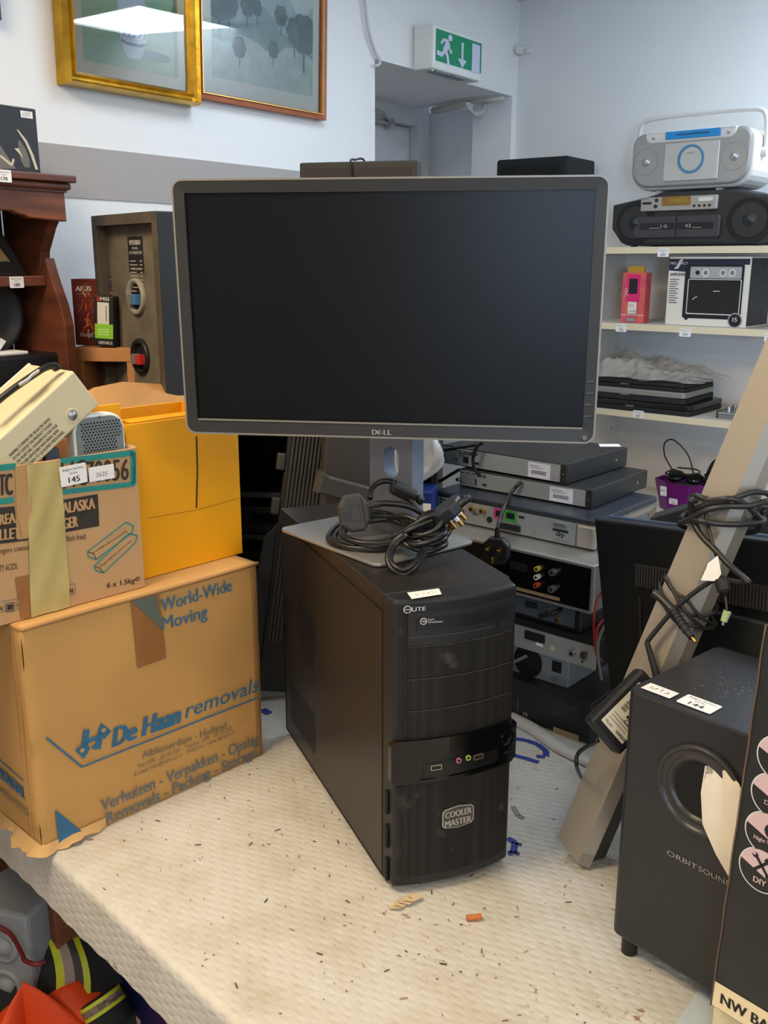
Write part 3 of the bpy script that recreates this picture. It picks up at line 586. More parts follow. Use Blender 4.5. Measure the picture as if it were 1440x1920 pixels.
zap = FH.loc(115, 415)[1]; xa1 = FH.loc(55, 405)[0]; xa2 = FH.loc(28, 392)[0]; za2 = FH.loc(10, 392)[1]
b = MB(FH); ap = [(0, zc1-.0002), (0, zap), (xa1, zap+.004), (xa1-.008, zap+.008), (xa2+.004, za2-.006), (xa2-.004, za2-.002)]
ap += [(-Wh-xa2+.004, za2-.002), (-Wh-xa2-.004, za2-.006), (-Wh-xa1+.008, zap+.008), (-Wh-xa1, zap+.004), (-Wh, zap), (-Wh, zc1-.0002)]
b.prism(ap, 0, .018, pine, .002); b.build('apron', t)
zs1 = FH.loc(60, 518)[1]; zbt = .15
def sidepoly():
    pts = [(.021, zc1-.001), (.021, zap), (.03, zap-.01), (.055, zap-.05), (.06, zap-.08), (.045, zs1+.03), (.030, zs1-.01), (.012, zs1-.05), (.002, zs1-.085), (.002, zbt)]
    return pts
for x in (-.020, -Wh):
    b = MB(Fr(FH.at(x, 0, 0), axes=(nL, -dL, (0, 0, 1)))); b.prism(sidepoly()+[(dH-.006, zbt), (dH-.006, zc1-.001)], -.020, 0, pine2, .002); b.build('side_panel', t)
b = MB(FH); b.box(-Wh+.021, -.021, dH-.005, dH, ZF+.1, zc1-.001, mat('pine_dark_back', (70, 36, 22), .5, rgb2=(40, 20, 14), vscale=4, stretch=(6, 1, 1))); b.build('back_panel', t)
b = MB(FH); b.box(-Wh+.0005, -.0205, .045, dH-.0065, zs1-.018, zs1, pine2, .002); b.build('shelf', t)
b = MB(FH); b.box(-Wh-.02, .02, -.0, dH, ZF, zbt-.0005, pine2, .003); b.build('base_cupboard', t)
x, z = FH.loc(17, 526, .045); lot_tag(Fr(FH.at(0, .045, 0), axes=(dL, nL, (0, 0, 1))), x, zs1-.020, .027, .019, '180', t)
x, z = FH.loc(-8, 330, -.02); lot_tag(Fr(FH.at(0, -.02, 0), axes=(dL, nL, (0, 0, 1))), x, zc0-.019, .027, .019, '178', t)
# black picture box standing on the dresser
x1, zt = FH.loc(67, 205, .05); fr = Fr(FH.at(x1, .05, zc0+.0005), axes=(dL, nL, (0, 0, 1))); h = zt-zc0
t = thing('black_carton', 'black carton printed with pale curved shapes standing on top of the dresser', 'box', fr)
b = MB(fr); b.box(-.32, 0, 0, .10, 0, h, mat('carton_black', (38, 40, 45), .45), .002); b.build('carton', t)
b = MB(fr); cg = mat('swoosh_grey', (110, 105, 98), .5); cw_ = mat('swoosh_cream', (205, 195, 170), .5)
q = lambda *uv: [fr.loc(u, v) for u, v in uv]
b.flat(q((-40, 285), (0, 272), (18, 300), (30, 316), (-40, 318)), -.0006, cg); b.flat(q((33, 268), (36, 262), (48, 280), (55, 300), (56, 314), (46, 314), (38, 300)), -.0006, cg)
b.flat(q((30, 242), (34, 244), (50, 264), (62, 290), (71, 318), (66, 318), (56, 288), (46, 266)), -.0008, cw_); b.flat(q((26, 278), (34, 278), (43, 296)), -.0009, cw_); b.line(q((0, 292), (22, 310), (25, 298)), .004, -.0009, cw_)
b.build('printing', t, recalc=False)
b = MB(fr); b.flat(q((37, 207), (60, 210), (61, 223), (39, 220)), -.0008, paper); b.text('LOT', *fr.loc(42, 217), .006, inkg, y=-.0012); b.build('white_sticker', t, recalc=False)
# framed picture on the dresser shelf
fr = Fr(FH.at(FH.loc(47, 505, .09)[0], .075, zs1+.0008), axes=(dL, (nL*.96-Vector((0, 0, 1))*-.28), Vector((0, 0, 1))*.96+nL*.28*-1 if 0 else (Vector((0, 0, 1))*.96+nL*.28)))
fr = Fr(FH.at(FH.loc(47, 505, .09)[0]-.0, .085, zs1+.0008), axes=(dL, nL*.96-Vector((0, 0, 1))*.25, Vector((0, 0, 1))*.96+nL*.25))
t = thing('leaning_picture', 'small landscape picture in a dark frame leaning on the dresser shelf', 'picture', fr)
hp = zap-zs1+.02
b = MB(fr); b.ring([(-.26, 0), (0, 0), (-.045, hp), (-.26, hp)], [(-.24, .024), (-.022, .024), (-.062, hp-.02), (-.24, hp-.02)], 0, .012, mat('ornate_dark', (38, 32, 26), .5, bump=.4, bscale=120)); b.build('frame', t)
b = MB(fr); b.flat([(-.24, .024), (-.022, .024), (-.062, hp-.02), (-.24, hp-.02)], .006, mat('straw_paint', (185, 155, 105), .6, rgb2=(120, 100, 70), vscale=14)); b.flat([(-.12, .024), (-.05, .024), (-.05, .055), (-.075, .075), (-.12, .085)], .0055, mat('grey_house', (190, 195, 205), .6)); b.flat([(-.12, .024), (-.06, .024), (-.06, .045), (-.08, .06), (-.12, .07)], .005, mat('slate_paint', (70, 85, 100), .6)); b.build('canvas', t, recalc=False)
# round black drum-like speaker in the lower bay
c0 = FH.at(FH.loc(-10, 595, .08)[0], .10, 0); c0.z = FH.loc(0, 592, .08)[1]
fr = Fr(c0, axes=(dL, nL, (0, 0, 1))); rd = FH.loc(53, 600, .08)[0]-FH.loc(-10, 595, .08)[0]
t = thing('round_black_tray', 'large round black disc leaning in the lower bay of the dresser', 'disc', fr)
b = MB(fr); b.lathe([(0, .0), (rd*.6, .0), (rd*.75, .004), (rd*.85, .010), (rd*.97, .012), (rd, .004), (rd, -.006), (0, -.008)], (0, 0, 0), (0, -1, 0), mat('disc_black', (36, 36, 38), .5), 48); b.build('disc', t)
b = MB(fr); b.flat([fr.loc(u, v, -.02) for u, v in ((-8, 648), (4, 634), (14, 640), (2, 658))], -.016, paper); b.build('white_label', t, recalc=False)
b = MB(Fr(Vector((c0.x, c0.y, 0)), axes=(dL, nL, (0, 0, 1)))); zz0 = c0.z-rd; b.box(-.25, .12, -.07, .05, zbt+.0005, zz0-.001, mat('black_case', (24, 24, 25), .4), .006); b.box(-.08, .04, -.05, .01, zz0-.0009, zz0+.004, paper, .001)
single(b, 'black_case', 'black case with a paper on it, at the foot of the round disc', 'case')

# ------------------------------------------------------------------ table and its plastic cover
E0 = Vector((-.4708, 1.1998, 0)); ta = Vector((.705, -.709, 0)).normalized(); tb = Vector((.709, .705, 0)).normalized()
FT = Fr(E0, axes=(ta, tb, (0, 0, 1)))                # x along the near edge (towards the right front), y away from it
TX0, TX1, TW = -.395, 1.05, 1.36
ply = mat('table_wood', (120, 72, 44), .5, var=.3, vscale=9, stretch=(1, 8, 8))
t = thing('trestle_table', 'long wooden table under the white plastic cover', 'table', Fr(FT.at(.3, TW/2, ZF), axes=(ta, tb, (0, 0, 1))))
b = MB(FT); b.box(TX0+.006, TX1-.006, .006, TW-.006, -.030, -.0032, ply, .003); b.build('tabletop', t)
for x in (TX0+.10, TX1-.13):
    for y in (.10, TW-.14):
        b = MB(FT); b.box(x, x+.045, y, y+.045, ZF+.0003, -.0305, ply, .003); b.build('leg', t)
for x in (TX0+.11, TX1-.12): b = MB(FT); b.box(x, x+.03, .146, TW-.141, -.24, -.20, ply, .003); b.build('stretcher', t)
zhem = pl(150, 1767, FT.at(0, -.012, 0), tb).z
def cover_material():
    m = bpy.data.materials.new('quilted_vinyl'); m.use_nodes = True; nt = m.node_tree; p = nt.nodes['Principled BSDF']; N = nt.nodes.new; L = nt.links.new
    uv = N('ShaderNodeTexCoord'); mp = N('ShaderNodeMapping'); mp.inputs['Scale'].default_value = (1, 1, 1); L(uv.outputs['UV'], mp.inputs[0])
    def mth(op, a, b_=None):
        m_ = N('ShaderNodeMath'); m_.operation = op
        for k_, q_ in enumerate((a, b_)):
            if q_ is None: continue
            if isinstance(q_, (int, float)): m_.inputs[k_].default_value = q_
            else: L(q_, m_.inputs[k_])
        return m_.outputs[0]
    n0 = N('ShaderNodeTexNoise'); n0.inputs['Scale'].default_value = 40; L(mp.outputs[0], n0.inputs['Vector'])
    sx = N('ShaderNodeSeparateXYZ'); L(mp.outputs[0], sx.inputs[0])
    u_ = mth('ADD', sx.outputs[0], mth('MULTIPLY', sx.outputs[1], .45)); u_ = mth('ADD', u_, mth('MULTIPLY', n0.outputs[0], .006)); v_ = mth('ADD', sx.outputs[1], mth('MULTIPLY', n0.outputs[0], .003))
    dash = mth('POWER', mth('MAXIMUM', mth('MULTIPLY', mth('SINE', mth('MULTIPLY', u_, 2*PI/.030)), mth('SINE', mth('MULTIPLY', v_, 2*PI/.017))), .0), 1.0)
    n1 = N('ShaderNodeTexNoise'); n1.inputs['Scale'].default_value = 30; n1.inputs['Detail'].default_value = 4; L(mp.outputs[0], n1.inputs['Vector'])
    hgt_ = mth('ADD', dash, mth('MULTIPLY', n1.outputs[0], .8))
    bp = N('ShaderNodeBump'); bp.inputs['Strength'].default_value = .36; bp.inputs['Distance'].default_value = .0016; L(hgt_, bp.inputs['Height']); L(bp.outputs[0], p.inputs['Normal'])
    n2 = N('ShaderNodeTexNoise'); n2.inputs['Scale'].default_value = 9; n2.inputs['Detail'].default_value = 8; n2.inputs['Roughness'].default_value = .7; L(mp.outputs[0], n2.inputs['Vector'])
    cr = N('ShaderNodeValToRGB'); e = cr.color_ramp.elements; e[0].position = .32; e[0].color = (*lin((190, 182, 166)), 1); e[1].position = .54; e[1].color = (*lin((206, 202, 194)), 1); L(n2.outputs[0], cr.inputs[0])
    # creases and rust coloured crumbs: dirt with a shape of its own
    n3 = N('ShaderNodeTexNoise'); n3.inputs['Scale'].default_value = 70; n3.inputs['Detail'].default_value = 6; n3.inputs['Roughness'].default_value = .75; L(mp.outputs[0], n3.inputs['Vector'])
    n4 = N('ShaderNodeTexNoise'); n4.inputs['Scale'].default_value = 5; L(mp.outputs[0], n4.inputs['Vector'])
    ml = N('ShaderNodeMath'); ml.operation = 'MULTIPLY'; L(n3.outputs[0], ml.inputs[0]); L(n4.outputs[0], ml.inputs[1])
    c2 = N('ShaderNodeValToRGB'); c2.color_ramp.elements[0].position = .385; c2.color_ramp.elements[1].position = .44; L(ml.outputs[0], c2.inputs[0])
    mx = N('ShaderNodeMix'); mx.data_type = 'RGBA'; mx.blend_type = 'MIX'; L(c2.outputs[0], mx.inputs[0]); L(cr.outputs[0], mx.inputs[6]); mx.inputs[7].default_value = (*lin((140, 112, 84)), 1); L(mx.outputs[2], p.inputs['Base Color'])
    p.inputs['Roughness'].default_value = .42; return m
vm = cover_material()
bm = bmesh.new(); uvl = bm.loops.layers.uv.new('UVMap'); NX, rows = 150, []
arc = []; rd = .012
for i in range(60): arc.append((TW*(1-i/60)+rd*(i/60)*0+(rd if i == 59 else 0)*0, 0.0)) if TW*(1-i/60) > rd else None
for i in range(6): a = i/5*PI/2; arc.append((rd-(rd*math.sin(a))-.012*math.sin(a)*0, -rd+rd*math.cos(a)))
for i in range(1, 12): arc.append((-.001*i*.4, -rd+(zhem+rd)*i/11))
R = random.Random(11); ln = [0]
for (a, c), (d, e) in zip(arc[:-1], arc[1:]): ln.append(ln[-1]+math.hypot(d-a, e-c))
grid = []
for j, (yy, zz) in enumerate(arc):
    row = []
    for i in range(NX+1):
        x = TX0+(TX1-TX0)*i/NX; z = zz-.0004; y = yy
        if yy > .02: z -= .0004*(1+math.sin(x*31+yy*12))
        if yy <= .0: y -= .0006*(1+math.sin(x*26))*(-zz/.06); z += .0015*math.sin(x*140)*(zz < zhem+.004)
        row.append(bm.verts.new(FT.at(x, y, z)))
    grid.append(row)
for j in range(len(arc)-1):
    for i in range(NX):
        f = bm.faces.new((grid[j][i], grid[j][i+1], grid[j+1][i+1], grid[j+1][i])); f.smooth = True
        for lp, (jj, ii) in zip(f.loops, ((j, i), (j, i+1), (j+1, i+1), (j+1, i))): lp[uvl].uv = ((TX1-TX0)*ii/NX, ln[jj])
bmesh.ops.solidify(bm, geom=bm.faces[:], thickness=.0015) if 0 else None
me = bpy.data.meshes.new('plastic_tablecloth'); bm.to_mesh(me); bm.free(); me.materials.append(vm)
co = bpy.data.objects.new('plastic_tablecloth', me); COL.objects.link(co); W[co.name] = Matrix()
tag(co, 'white quilted plastic tablecloth with dirt and blue print, covering the table', 'tablecloth')
# blue marks printed on the cover, and the fold of cover at the far side
FTop = Fr((0, 0, 0), axes=((1, 0, 0), (0, 0, -1), (0, 1, 0)))
bl = mat('blue_print', (52, 66, 150), .5, var=.3, vscale=60); gy = mat('grey_print', (140, 136, 128), .6)
def T2(*uv): return [(p.x, p.y) for p in (pz(u, v) for u, v in uv)]
for pts_, w_, m_ in (
    (((962, 1385), (985, 1388), (1008, 1396), (1024, 1408), (1024, 1418),), .011, bl),
    (((962, 1416), (985, 1422), (1010, 1430),), .010, bl),
    (((1006, 1418), (1022, 1420),), .010, bl),
    (((952, 1572), (966, 1580), (962, 1600), (952, 1600),), .010, bl),
    (((966, 1582), (978, 1584),), .006, bl),
    (((964, 1598), (974, 1602),), .007, bl),
    (((962, 1512), (972, 1530), (982, 1534),), .008, gy),
    (((492, 1330), (505, 1338),), .014, bl),
):
    b = MB(FTop); b.line(T2(*pts_), w_, -.0008, m_); lab(b.build('printed_mark', co, recalc=False), 'grey printed mark' if m_ is gy else 'blue printed mark')
b = MB(); pa, pb_ = pz(945, 1352), pz(1150, 1470); d = (pb_-pa).normalized(); nn = Vector((-d.y, d.x, 0))
def fold(s_, c):
    a = PI*c; hgt = .012*(1-.3*s_); return pa+d*(pb_-pa).length*s_+nn*(.030*(1-math.cos(a))*.5+.004*math.sin(s_*9))+Vector((0, 0, .0012+hgt*math.sin(a)))
b.grid(fold, 40, 10, vm); lab(b.build('fold', co), 'raised fold of the cover')
# crumbs and dirt
b = MB(); R = random.Random(4); dm = mat('crumb_brown', (96, 66, 42), .8); dm2 = mat('crumb_dark', (60, 50, 42), .8); dm3 = mat('flake_tan', (170, 135, 95), .8)
for k in range(420):
    x, y = R.uniform(TX0+.03, TX1-.05), R.uniform(.012, TW*.62)
    if R.random() < .5: x = .35+R.gauss(0, .28); y = .28+R.gauss(0, .16)
    if y < .01 or x > TX1-.03: continue
    P = FT.at(x, y, .0006); s_ = R.uniform(.0005, .0013); a = R.uniform(0, PI); l = s_*R.choice([1, 1.3, 2, 4]); dx = Vector((math.cos(a), math.sin(a), 0)); dy = Vector((-dx.y, dx.x, 0)); hz = Vector((0, 0, s_*.6))
    V = [P-dx*l-dy*s_*.5, P+dx*l-dy*s_*.4, P+dx*l*.8+dy*s_*.6, P-dx*l*.9+dy*s_*.5]; b.add(V+[v+hz for v in V], [(0, 1, 5, 4), (1, 2, 6, 5), (2, 3, 7, 6), (3, 0, 4, 7), (4, 5, 6, 7)], R.choice([dm, dm2, dm2, dm3]))
o = single(b, 'crumbs', 'dark crumbs and specks scattered over the white tablecloth', 'crumbs', at=FT.at(.3, .3, 0)); o['kind'] = 'stuff'
for i in range(2): pass
b = MB(); P = [pz(u, v, .004) for u, v in ((875, 1721), (886, 1720), (897, 1719), (902, 1718))]; b.tube(P, .0038, mat('orange_stub', (190, 110, 60), .7, var=.3, vscale=300), n=10, k=3)
single(b, 'orange_stub', 'small orange stub lying on the tablecloth in front of the computer tower', 'stub')
b = MB(); R = random.Random(9)
for k in range(5):
    c0 = pz(742+k*9, 1702-k*5, .001+.001*k); r0 = .006+.003*R.random(); V = [c0+Vector((r0*math.cos(a)*1.5, r0*math.sin(a), R.uniform(0, .004))) for a in (0, .9, 1.9, 2.8, 3.9, 5.1)]; b.add(V, [tuple(range(6))], mat('torn_paper_tan', (205, 185, 150), .8))
single(b, 'torn_paper', 'torn scrap of tan paper under the front corner of the computer tower', 'paper scrap')

# ------------------------------------------------------------------ computer tower
FP = Fr((0, 1.1404, 0), .3849); TWD, TH, TD = .1813, .4205, .4684; zf = .010
steel = mat('tower_steel', (46, 42, 40), .38, .35, bump=.06, bscale=900)
bez = mat('tower_bezel', (32, 32, 34), .42)
def mesh_mat():
    if 'mesh_grille' in MC: return MC['mesh_grille']
    m = mat('mesh_grille', (24, 22, 21), .6, spec=.3); nt = m.node_tree; p = nt.nodes['Principled BSDF']; N = nt.nodes.new; L = nt.links.new
    tc = N('ShaderNodeTexCoord'); v = N('ShaderNodeTexVoronoi'); v.inputs['Scale'].default_value = 420; v.inputs['Randomness'].default_value = .0; L(tc.outputs['Object'], v.inputs['Vector'])
    cr = N('ShaderNodeValToRGB'); cr.color_ramp.elements[0].position = .25; cr.color_ramp.elements[0].color = (.004, .004, .004, 1); cr.color_ramp.elements[1].position = .5; cr.color_ramp.elements[1].color = (.020, .018, .016, 1)
    L(v.outputs['Distance'], cr.inputs[0]); n = N('ShaderNodeTexNoise'); n.inputs['Scale'].default_value = 26; n.inputs['Detail'].default_value = 8; L(tc.outputs['Object'], n.inputs['Vector'])
    c2 = N('ShaderNodeValToRGB'); c2.color_ramp.elements[0].position = .60; c2.color_ramp.elements[1].position = .78; L(n.outputs[0], c2.inputs[0])
    mx = N('ShaderNodeMix'); mx.data_type = 'RGBA'; L(c2.outputs[0], mx.inputs[0]); L(cr.outputs[0], mx.inputs[6]); mx.inputs[7].default_value = (.09, .085, .075, 1); L(mx.outputs[2], p.inputs['Base Color'])
    bp = N('ShaderNodeBump'); bp.inputs['Strength'].default_value = .4; bp.inputs['Distance'].default_value = .001; L(v.outputs['Distance'], bp.inputs['Height']); L(bp.outputs[0], p.inputs['Normal']); return m
mg = mesh_mat()
t = thing('computer_tower', 'black desktop computer tower with mesh front standing on the white tablecloth', 'computer', Fr(FP.at(TWD/2, TD/2, 0), .3849))
b = MB(FP); b.box(0, TWD, .0012, TD, zf, TH, steel, .002)
b.build('case', t)
b = MB(FP.left()); 
for k in range(1): b.ring(rr(-TD+.004, -.004, zf+.003, TH-.024, .002), rr(-TD+.0048, -.0048, zf+.0038, TH-.0248, .002), -.0008, 0, dark)
b.flat(rr(-TD+.004, -.004, TH-.0225, TH-.0215, 0), -.0008, dark); b.build('panel_seam', t)
vx, vz = -.335, .245; b = MB(FP.left())
for i in range(-6, 7):
    for j in range(-7, 8):
        x, z = vx+i*.0095+(j % 2)*.0047, vz+j*.0082
        if math.hypot(x-vx, z-vz) < .056: b.flat(circ(x, z, .0032, .0032, 6), -.0012, dark)
b.build('side_vent', t, recalc=False)
b = MB(FP.left())
for i in range(34): b.flat([(-.43+.004*i, .045), (-.4285+.004*i, .045), (-.4285+.004*i, .12), (-.43+.004*i, .12)], -.0012, dark)
b.build('lower_vent', t, recalc=False)
def yb_(x, d=0): q = (x-TWD/2)/(TWD/2); return -.022-.014*(1-q*q)-d
def curved(mb, x0, x1, z0, z1, d0, d1, m, nx=14, r=.0):
    V = []; F = []
    for i in range(nx+1):
        x = x0+(x1-x0)*i/nx; e = 0 if not r else max(0, r-min(x-x0, x1-x)); c = r-math.sqrt(max(0, r*r-e*e)) if r else 0
        V += [(x, yb_(x, d0), z0+c), (x, yb_(x, d0), z1-c), (x, yb_(x, d1), z1-c), (x, yb_(x, d1), z0+c)]
    for i in range(nx):
        for k in range(4): F.append((i*4+k, i*4+(k+1) % 4, i*4+4+(k+1) % 4, i*4+4+k))
    F += [(0, 1, 2, 3), (nx*4+3, nx*4+2, nx*4+1, nx*4)]; mb.add(V, F, m)
bot = zf
nx = 20; prof = [(TWD*i/nx, yb_(TWD*i/nx)) for i in range(nx+1)]
# bezel: outline seen from above, extruded over the height, bevelled at top and bottom
bm = bmesh.new(); outl = [(0, 0)]+[(x+(.004 if i == 0 else -.004 if i == nx else 0), y+(.0 if 0 < i < nx else .0)) for i, (x, y) in enumerate(prof)]+[(TWD, 0)]
lo = [bm.verts.new((x, y, bot)) for x, y in outl]; hi = [bm.verts.new((x, y, TH-.001)) for x, y in outl]; n = len(outl)
bm.faces.new(lo[::-1]); tf = bm.faces.new(hi)
for i in range(n): bm.faces.new((lo[i], lo[(i+1) % n], hi[(i+1) % n], hi[i]))
bmesh.ops.recalc_face_normals(bm, faces=bm.faces)
eds = [e for e in bm.edges if abs(e.verts[0].co.z-e.verts[1].co.z) < 1e-6 and min(e.verts[0].co.y, e.verts[1].co.y) < -.02]
bmesh.ops.bevel(bm, geom=eds, offset=.006, segments=3, affect='EDGES', profile=.5)
b = MB(FP); b.tmp(bm, bez); bezo = b.build('front_bezel', t)
zz_t = [FP.loc(762, v, -.03)[1] for v in (1150, 1213, 1274.6, 1334, 1391)]
xm0, xm1 = FP.loc(762, 1300, -.027)[0], TWD-.0105
b = MB(FP); curved(b, .010, .0118+.006, zz_t[4]+.0, zz_t[0]+.002, 0, .0012, mg, 3); b.build('side_mesh', t)
b = MB(FP); curved(b, xm0, xm1, zz_t[1]+.0005, zz_t[0], 0, .0028, mat('drive_black', (38, 38, 40), .38), 14)
curved(b, xm0+.010, xm1-.008, zz_t[1]+.021, zz_t[0]-.008, .0028, .0040, mat('drive_tray', (30, 30, 32), .35), 14)
xbt = xm1-.022; b.cyl((xbt, yb_(xbt, .002), zz_t[1]+.0145), (xbt, yb_(xbt, .0075), zz_t[1]+.0145), .0045, bez)
curved(b, xm0+.002, xbt-.008, zz_t[1]+.0115, zz_t[1]+.0125, .0028, .0032, mat('edge_grey', (70, 70, 72), .4), 10); b.build('optical_drive', t)
FD = Fr(FP.at(xm0+.014, yb_(xm0+.02, .0046), zz_t[1]+.030), axes=((FP.X*math.cos(-.17)+FP.Y*math.sin(-.17)), FP.Y*math.cos(-.17)-FP.X*math.sin(-.17), FP.Z))
b = MB(FD); b.ring(circ(.004, .004, .0045, .0045, 20), circ(.004, .004, .0036, .0036, 20), -.0009, -.0006, pwhite); b.text('W', .0015, .002, .004, pwhite, y=-.0008); b.text('Super', .0095, .0048, .0026, pwhite, y=-.0008); b.text('WriteMaster', .0095, .001, .0026, pwhite, y=-.0008)
FD2 = Fr(FP.at(xm1-.030, yb_(xm1-.018, .0048), zz_t[0]-.020), axes=((FP.X*math.cos(.2)+FP.Y*math.sin(.2)), FP.Y*math.cos(.2)-FP.X*math.sin(.2), FP.Z))
b.fr = FD2; b.line([(0, 0), (.006, .001), (.012, .001), (.015, .003)], .0012, -.0006, pwhite); b.line([(.004, .003), (.009, .004), (.011, .008), (.008, .008)], .0012, -.0006, pwhite); b.build('drive_logo', t, recalc=False)
for k in range(1, 4):
    b = MB(FP); curved(b, xm0, xm1, zz_t[k+1]+.0006, zz_t[k]-.0006, 0, .0018, mg, 14)
    for q_ in range(44): x_ = xm0+(xm1-xm0)*(q_+.15)/44; curved(b, x_, x_+.0016, zz_t[k]-.0014, zz_t[k]-.0007, .0018, .0021, mat('dusty_lip', (118, 110, 98), .7), 1)
    b.build('mesh_cover', t)
zc0, zc1 = FP.loc(741, 1482, -.04)[1], FP.loc(741, 1400, -.04)[1]
b = MB(FP); curved(b, -.001, TWD+.001, zc0, zc1, -.004, .0065, gloss, 24, .006); curved(b, .040, TWD-.030, zc0+.009, zc1-.034, .0065, .0075, mat('port_plate', (18, 18, 19), .3), 14)
curved(b, .036, TWD-.028, zc0+.004, zc0+.006, .0065, .0085, gloss, 12); curved(b, TWD-.0315, TWD-.030, zc0+.006, zc1-.008, .0065, .008, gloss, 2); b.build('control_panel', t)
def FPx(x, d): 
    q = (x-TWD/2)/(TWD/2); s_ = .028*q/(TWD/2); a = math.atan(s_); return Fr(FP.at(x, yb_(x, d), 0), axes=(FP.X*math.cos(a)+FP.Y*math.sin(a), FP.Y*math.cos(a)-FP.X*math.sin(a), FP.Z))
def portxz(u, v): x = FP.loc(u, v, -.042)[0]; x, z = FP.loc(u, v, yb_(x, .0075)); return x, z
for (u, v) in ((818, 1439), (897, 1419)):
    x, z = portxz(u, v); f = FPx(x, .0077); b = MB(f); b.ring(rr(-.0075, .0075, z-.0035, z+.0035, .0006), rr(-.0066, .0066, z-.0026, z+.0026, .0004), -.0006, .001, mat('port_metal', (190, 175, 150), .3, .8)); b.box(-.0066, .0066, -.0001, .0002, z-.0026, z+.0026, dark); b.box(-.0058, .0058, -.0004, -.0001, z-.0002, z+.0018, blk); b.build('usb_port', t)
for (u, v, c, nm) in ((860, 1426, (190, 110, 130), 'pink'), (878, 1421, (160, 190, 80), 'green')):
    x, z = portxz(u, v); f = FPx(x, .0077); b = MB(f); b.ring(circ(0, z, .0038, .0038, 20), circ(0, z, .0022, .0022, 20), -.0008, .001, mat('jack_'+nm, c, .4)); b.flat(circ(0, z, .0022, .0022, 16), -.0001, dark); lab(b.build('audio_jack', t), nm+' ringed audio jack')
x = TWD-.016; f = FPx(x, .0070); z = zc1-.026; b = MB(f); b.ring(circ(0, z, .0115, .0115, 32), circ(0, z, .0095, .0095, 32), -.0012, .0005, gloss); b.lathe([(.0095, 0), (.008, .001), (0, .0004)], (0, 0, z), (0, -1, 0), gloss, 28); b.build('power_button', t)
b = MB(f); b.box(-.004, .004, -.0008, .0004, zc0+.016, zc0+.019, bez); b.build('reset_button', t)
zb0_ = .026
b = MB(FP); curved(b, .0085, TWD-.008, zb0_, zc0-.0008, 0, .0016, mg, 16, .006); b.build('lower_mesh', t)
x, z = FP.loc(858.5, 1530, yb_(.09)-.002); f = FPx(x, .0019); b = MB(f); lg = mat('logo_silver', (180, 176, 168), .3, .5); lgd = mat('logo_grey', (70, 68, 64), .4)
s_ = .0235; hexa = [(-1, -.62), (0, -.92), (.35, -.92), (1, -.62), (1, .62), (0.1, .92), (-.25, .92), (-1, .62)]
hx = [(-1, -.55), (-.85, -.78), (0, -.95), (.85, -.78), (1, -.55), (1, .55), (.85, .78), (0, .95), (-.85, .78), (-1, .55)]
b.prism([(a*s_, z+c*.0175) for a, c in hx], -.0014, 0, lg, .0004); b.flat([(a*s_*.93, z+c*.0175*.92) for a, c in hx], -.0016, lgd)
b.text('COOLER', 0, z+.0015, .0092, lg, s_*1.65, -.0020, bold=.05, align='c'); b.text('MASTER', 0, z-.0115, .0092, lg, s_*1.65, -.0020, bold=.05, align='c'); b.build('badge', t, recalc=False)
x, z = FP.loc(759, 1143, yb_(.02)); f = FPx(x+.014, .0004); b = MB(f); b.ring(circ(-.011, z, .0050, .0050, 24), circ(-.011, z, .0041, .0041, 24), -.0008, -.0004, pwhite); b.line([(-.015, z), (-.004, z)], .0009, -.0007, pwhite); b.line([(-.0048, z+.003), (-.0048, z-.0024), (-.0012, z-.0024)], .0009, -.0007, pwhite); b.text('ITE', -.0006, z-.0027, .0052, pwhite, .0125, y=-.0007, bold=.02); b.build('lettering', t, recalc=False)
for k in range(3):
    zz0 = FP.loc(727, (1487, 1551, 1613)[k]-4, -.012)[1]; b = MB(FP.left()); b.prism(rr(.006, .014, zz0-.035, zz0, .002), -.0008, .001, dark); b.build('side_slot', t)
ftp = FP.top(TH); P = [pz(u, v, TH+.0005) for u, v in ((763, 1112), (823, 1104), (828, 1115), (772, 1124))]
b = MB(); b.add([p+Vector((0, 0, .0006)) for p in P], [(0, 1, 2, 3)], paper); c_ = sum(P, Vector())/4; fx = Fr(c_+Vector((0, 0, .0012)), axes=((P[1]-P[0]), Vector((0, 0, -1)), Vector((0, 0, 1)).cross((P[1]-P[0]).normalized()))); b.fr = fx; scribble(b, -.014, -.004, .028, .007, inkg, -.0002, 3); b.build('white_label', t, recalc=False)
for (x, y) in ((.02, .03), (TWD-.02, .03), (.02, TD-.04), (TWD-.02, TD-.04)): b = MB(FP); b.cyl((x, y, 0.0003), (x, y, zf+.001), .012, rubber); b.build('foot', t)

# ------------------------------------------------------------------ monitor on the tower
mt = -.036; mo = Vector((-.2803, 1.3258, .9287)); MW, MH = .5642, .3392
_x = Vector((math.cos(-.138), math.sin(-.138), 0)); _d = Vector((-_x.y, _x.x, 0)); _z = (Vector((0, 0, 1))*math.cos(mt)+_d*math.sin(mt)).normalized()
FM = Fr(mo-_z*MH, axes=(_x, _x.cross(_z)*-1 if (_x.cross(_z)).dot(_d) < 0 else _x.cross(_z), _z))
mb_ = mat('monitor_bezel', (44, 44, 45), .42, bump=.05, bscale=800); ms = mat('monitor_silver', (138, 135, 128), .4, .3)
bc = (pz(540, 992, .425)+pz(873, 1014, .425))/2; yawb = -.885; FB = Fr((bc.x, bc.y, TH+.0006), yawb)
t = thing('monitor', 'widescreen monitor with blank black screen on a silver stand on the computer tower', 'monitor', FB)
b = MB(FM); r_ = .014
b.ring(rr(0, MW, 0, MH, r_), rr(.0024, MW-.0024, .0024, MH-.0024, r_-.002), .0, .016, ms, .0); b.build('rim', t)
si = (FM.loc(343, 359)[0], FM.loc(1120, 357)[0], FM.loc(368, 799)[1], FM.loc(1120, 357)[1])
b = MB(FM); sx0, sx1 = .0165, MW-.0165; sz0, sz1 = .0215, MH-.0175
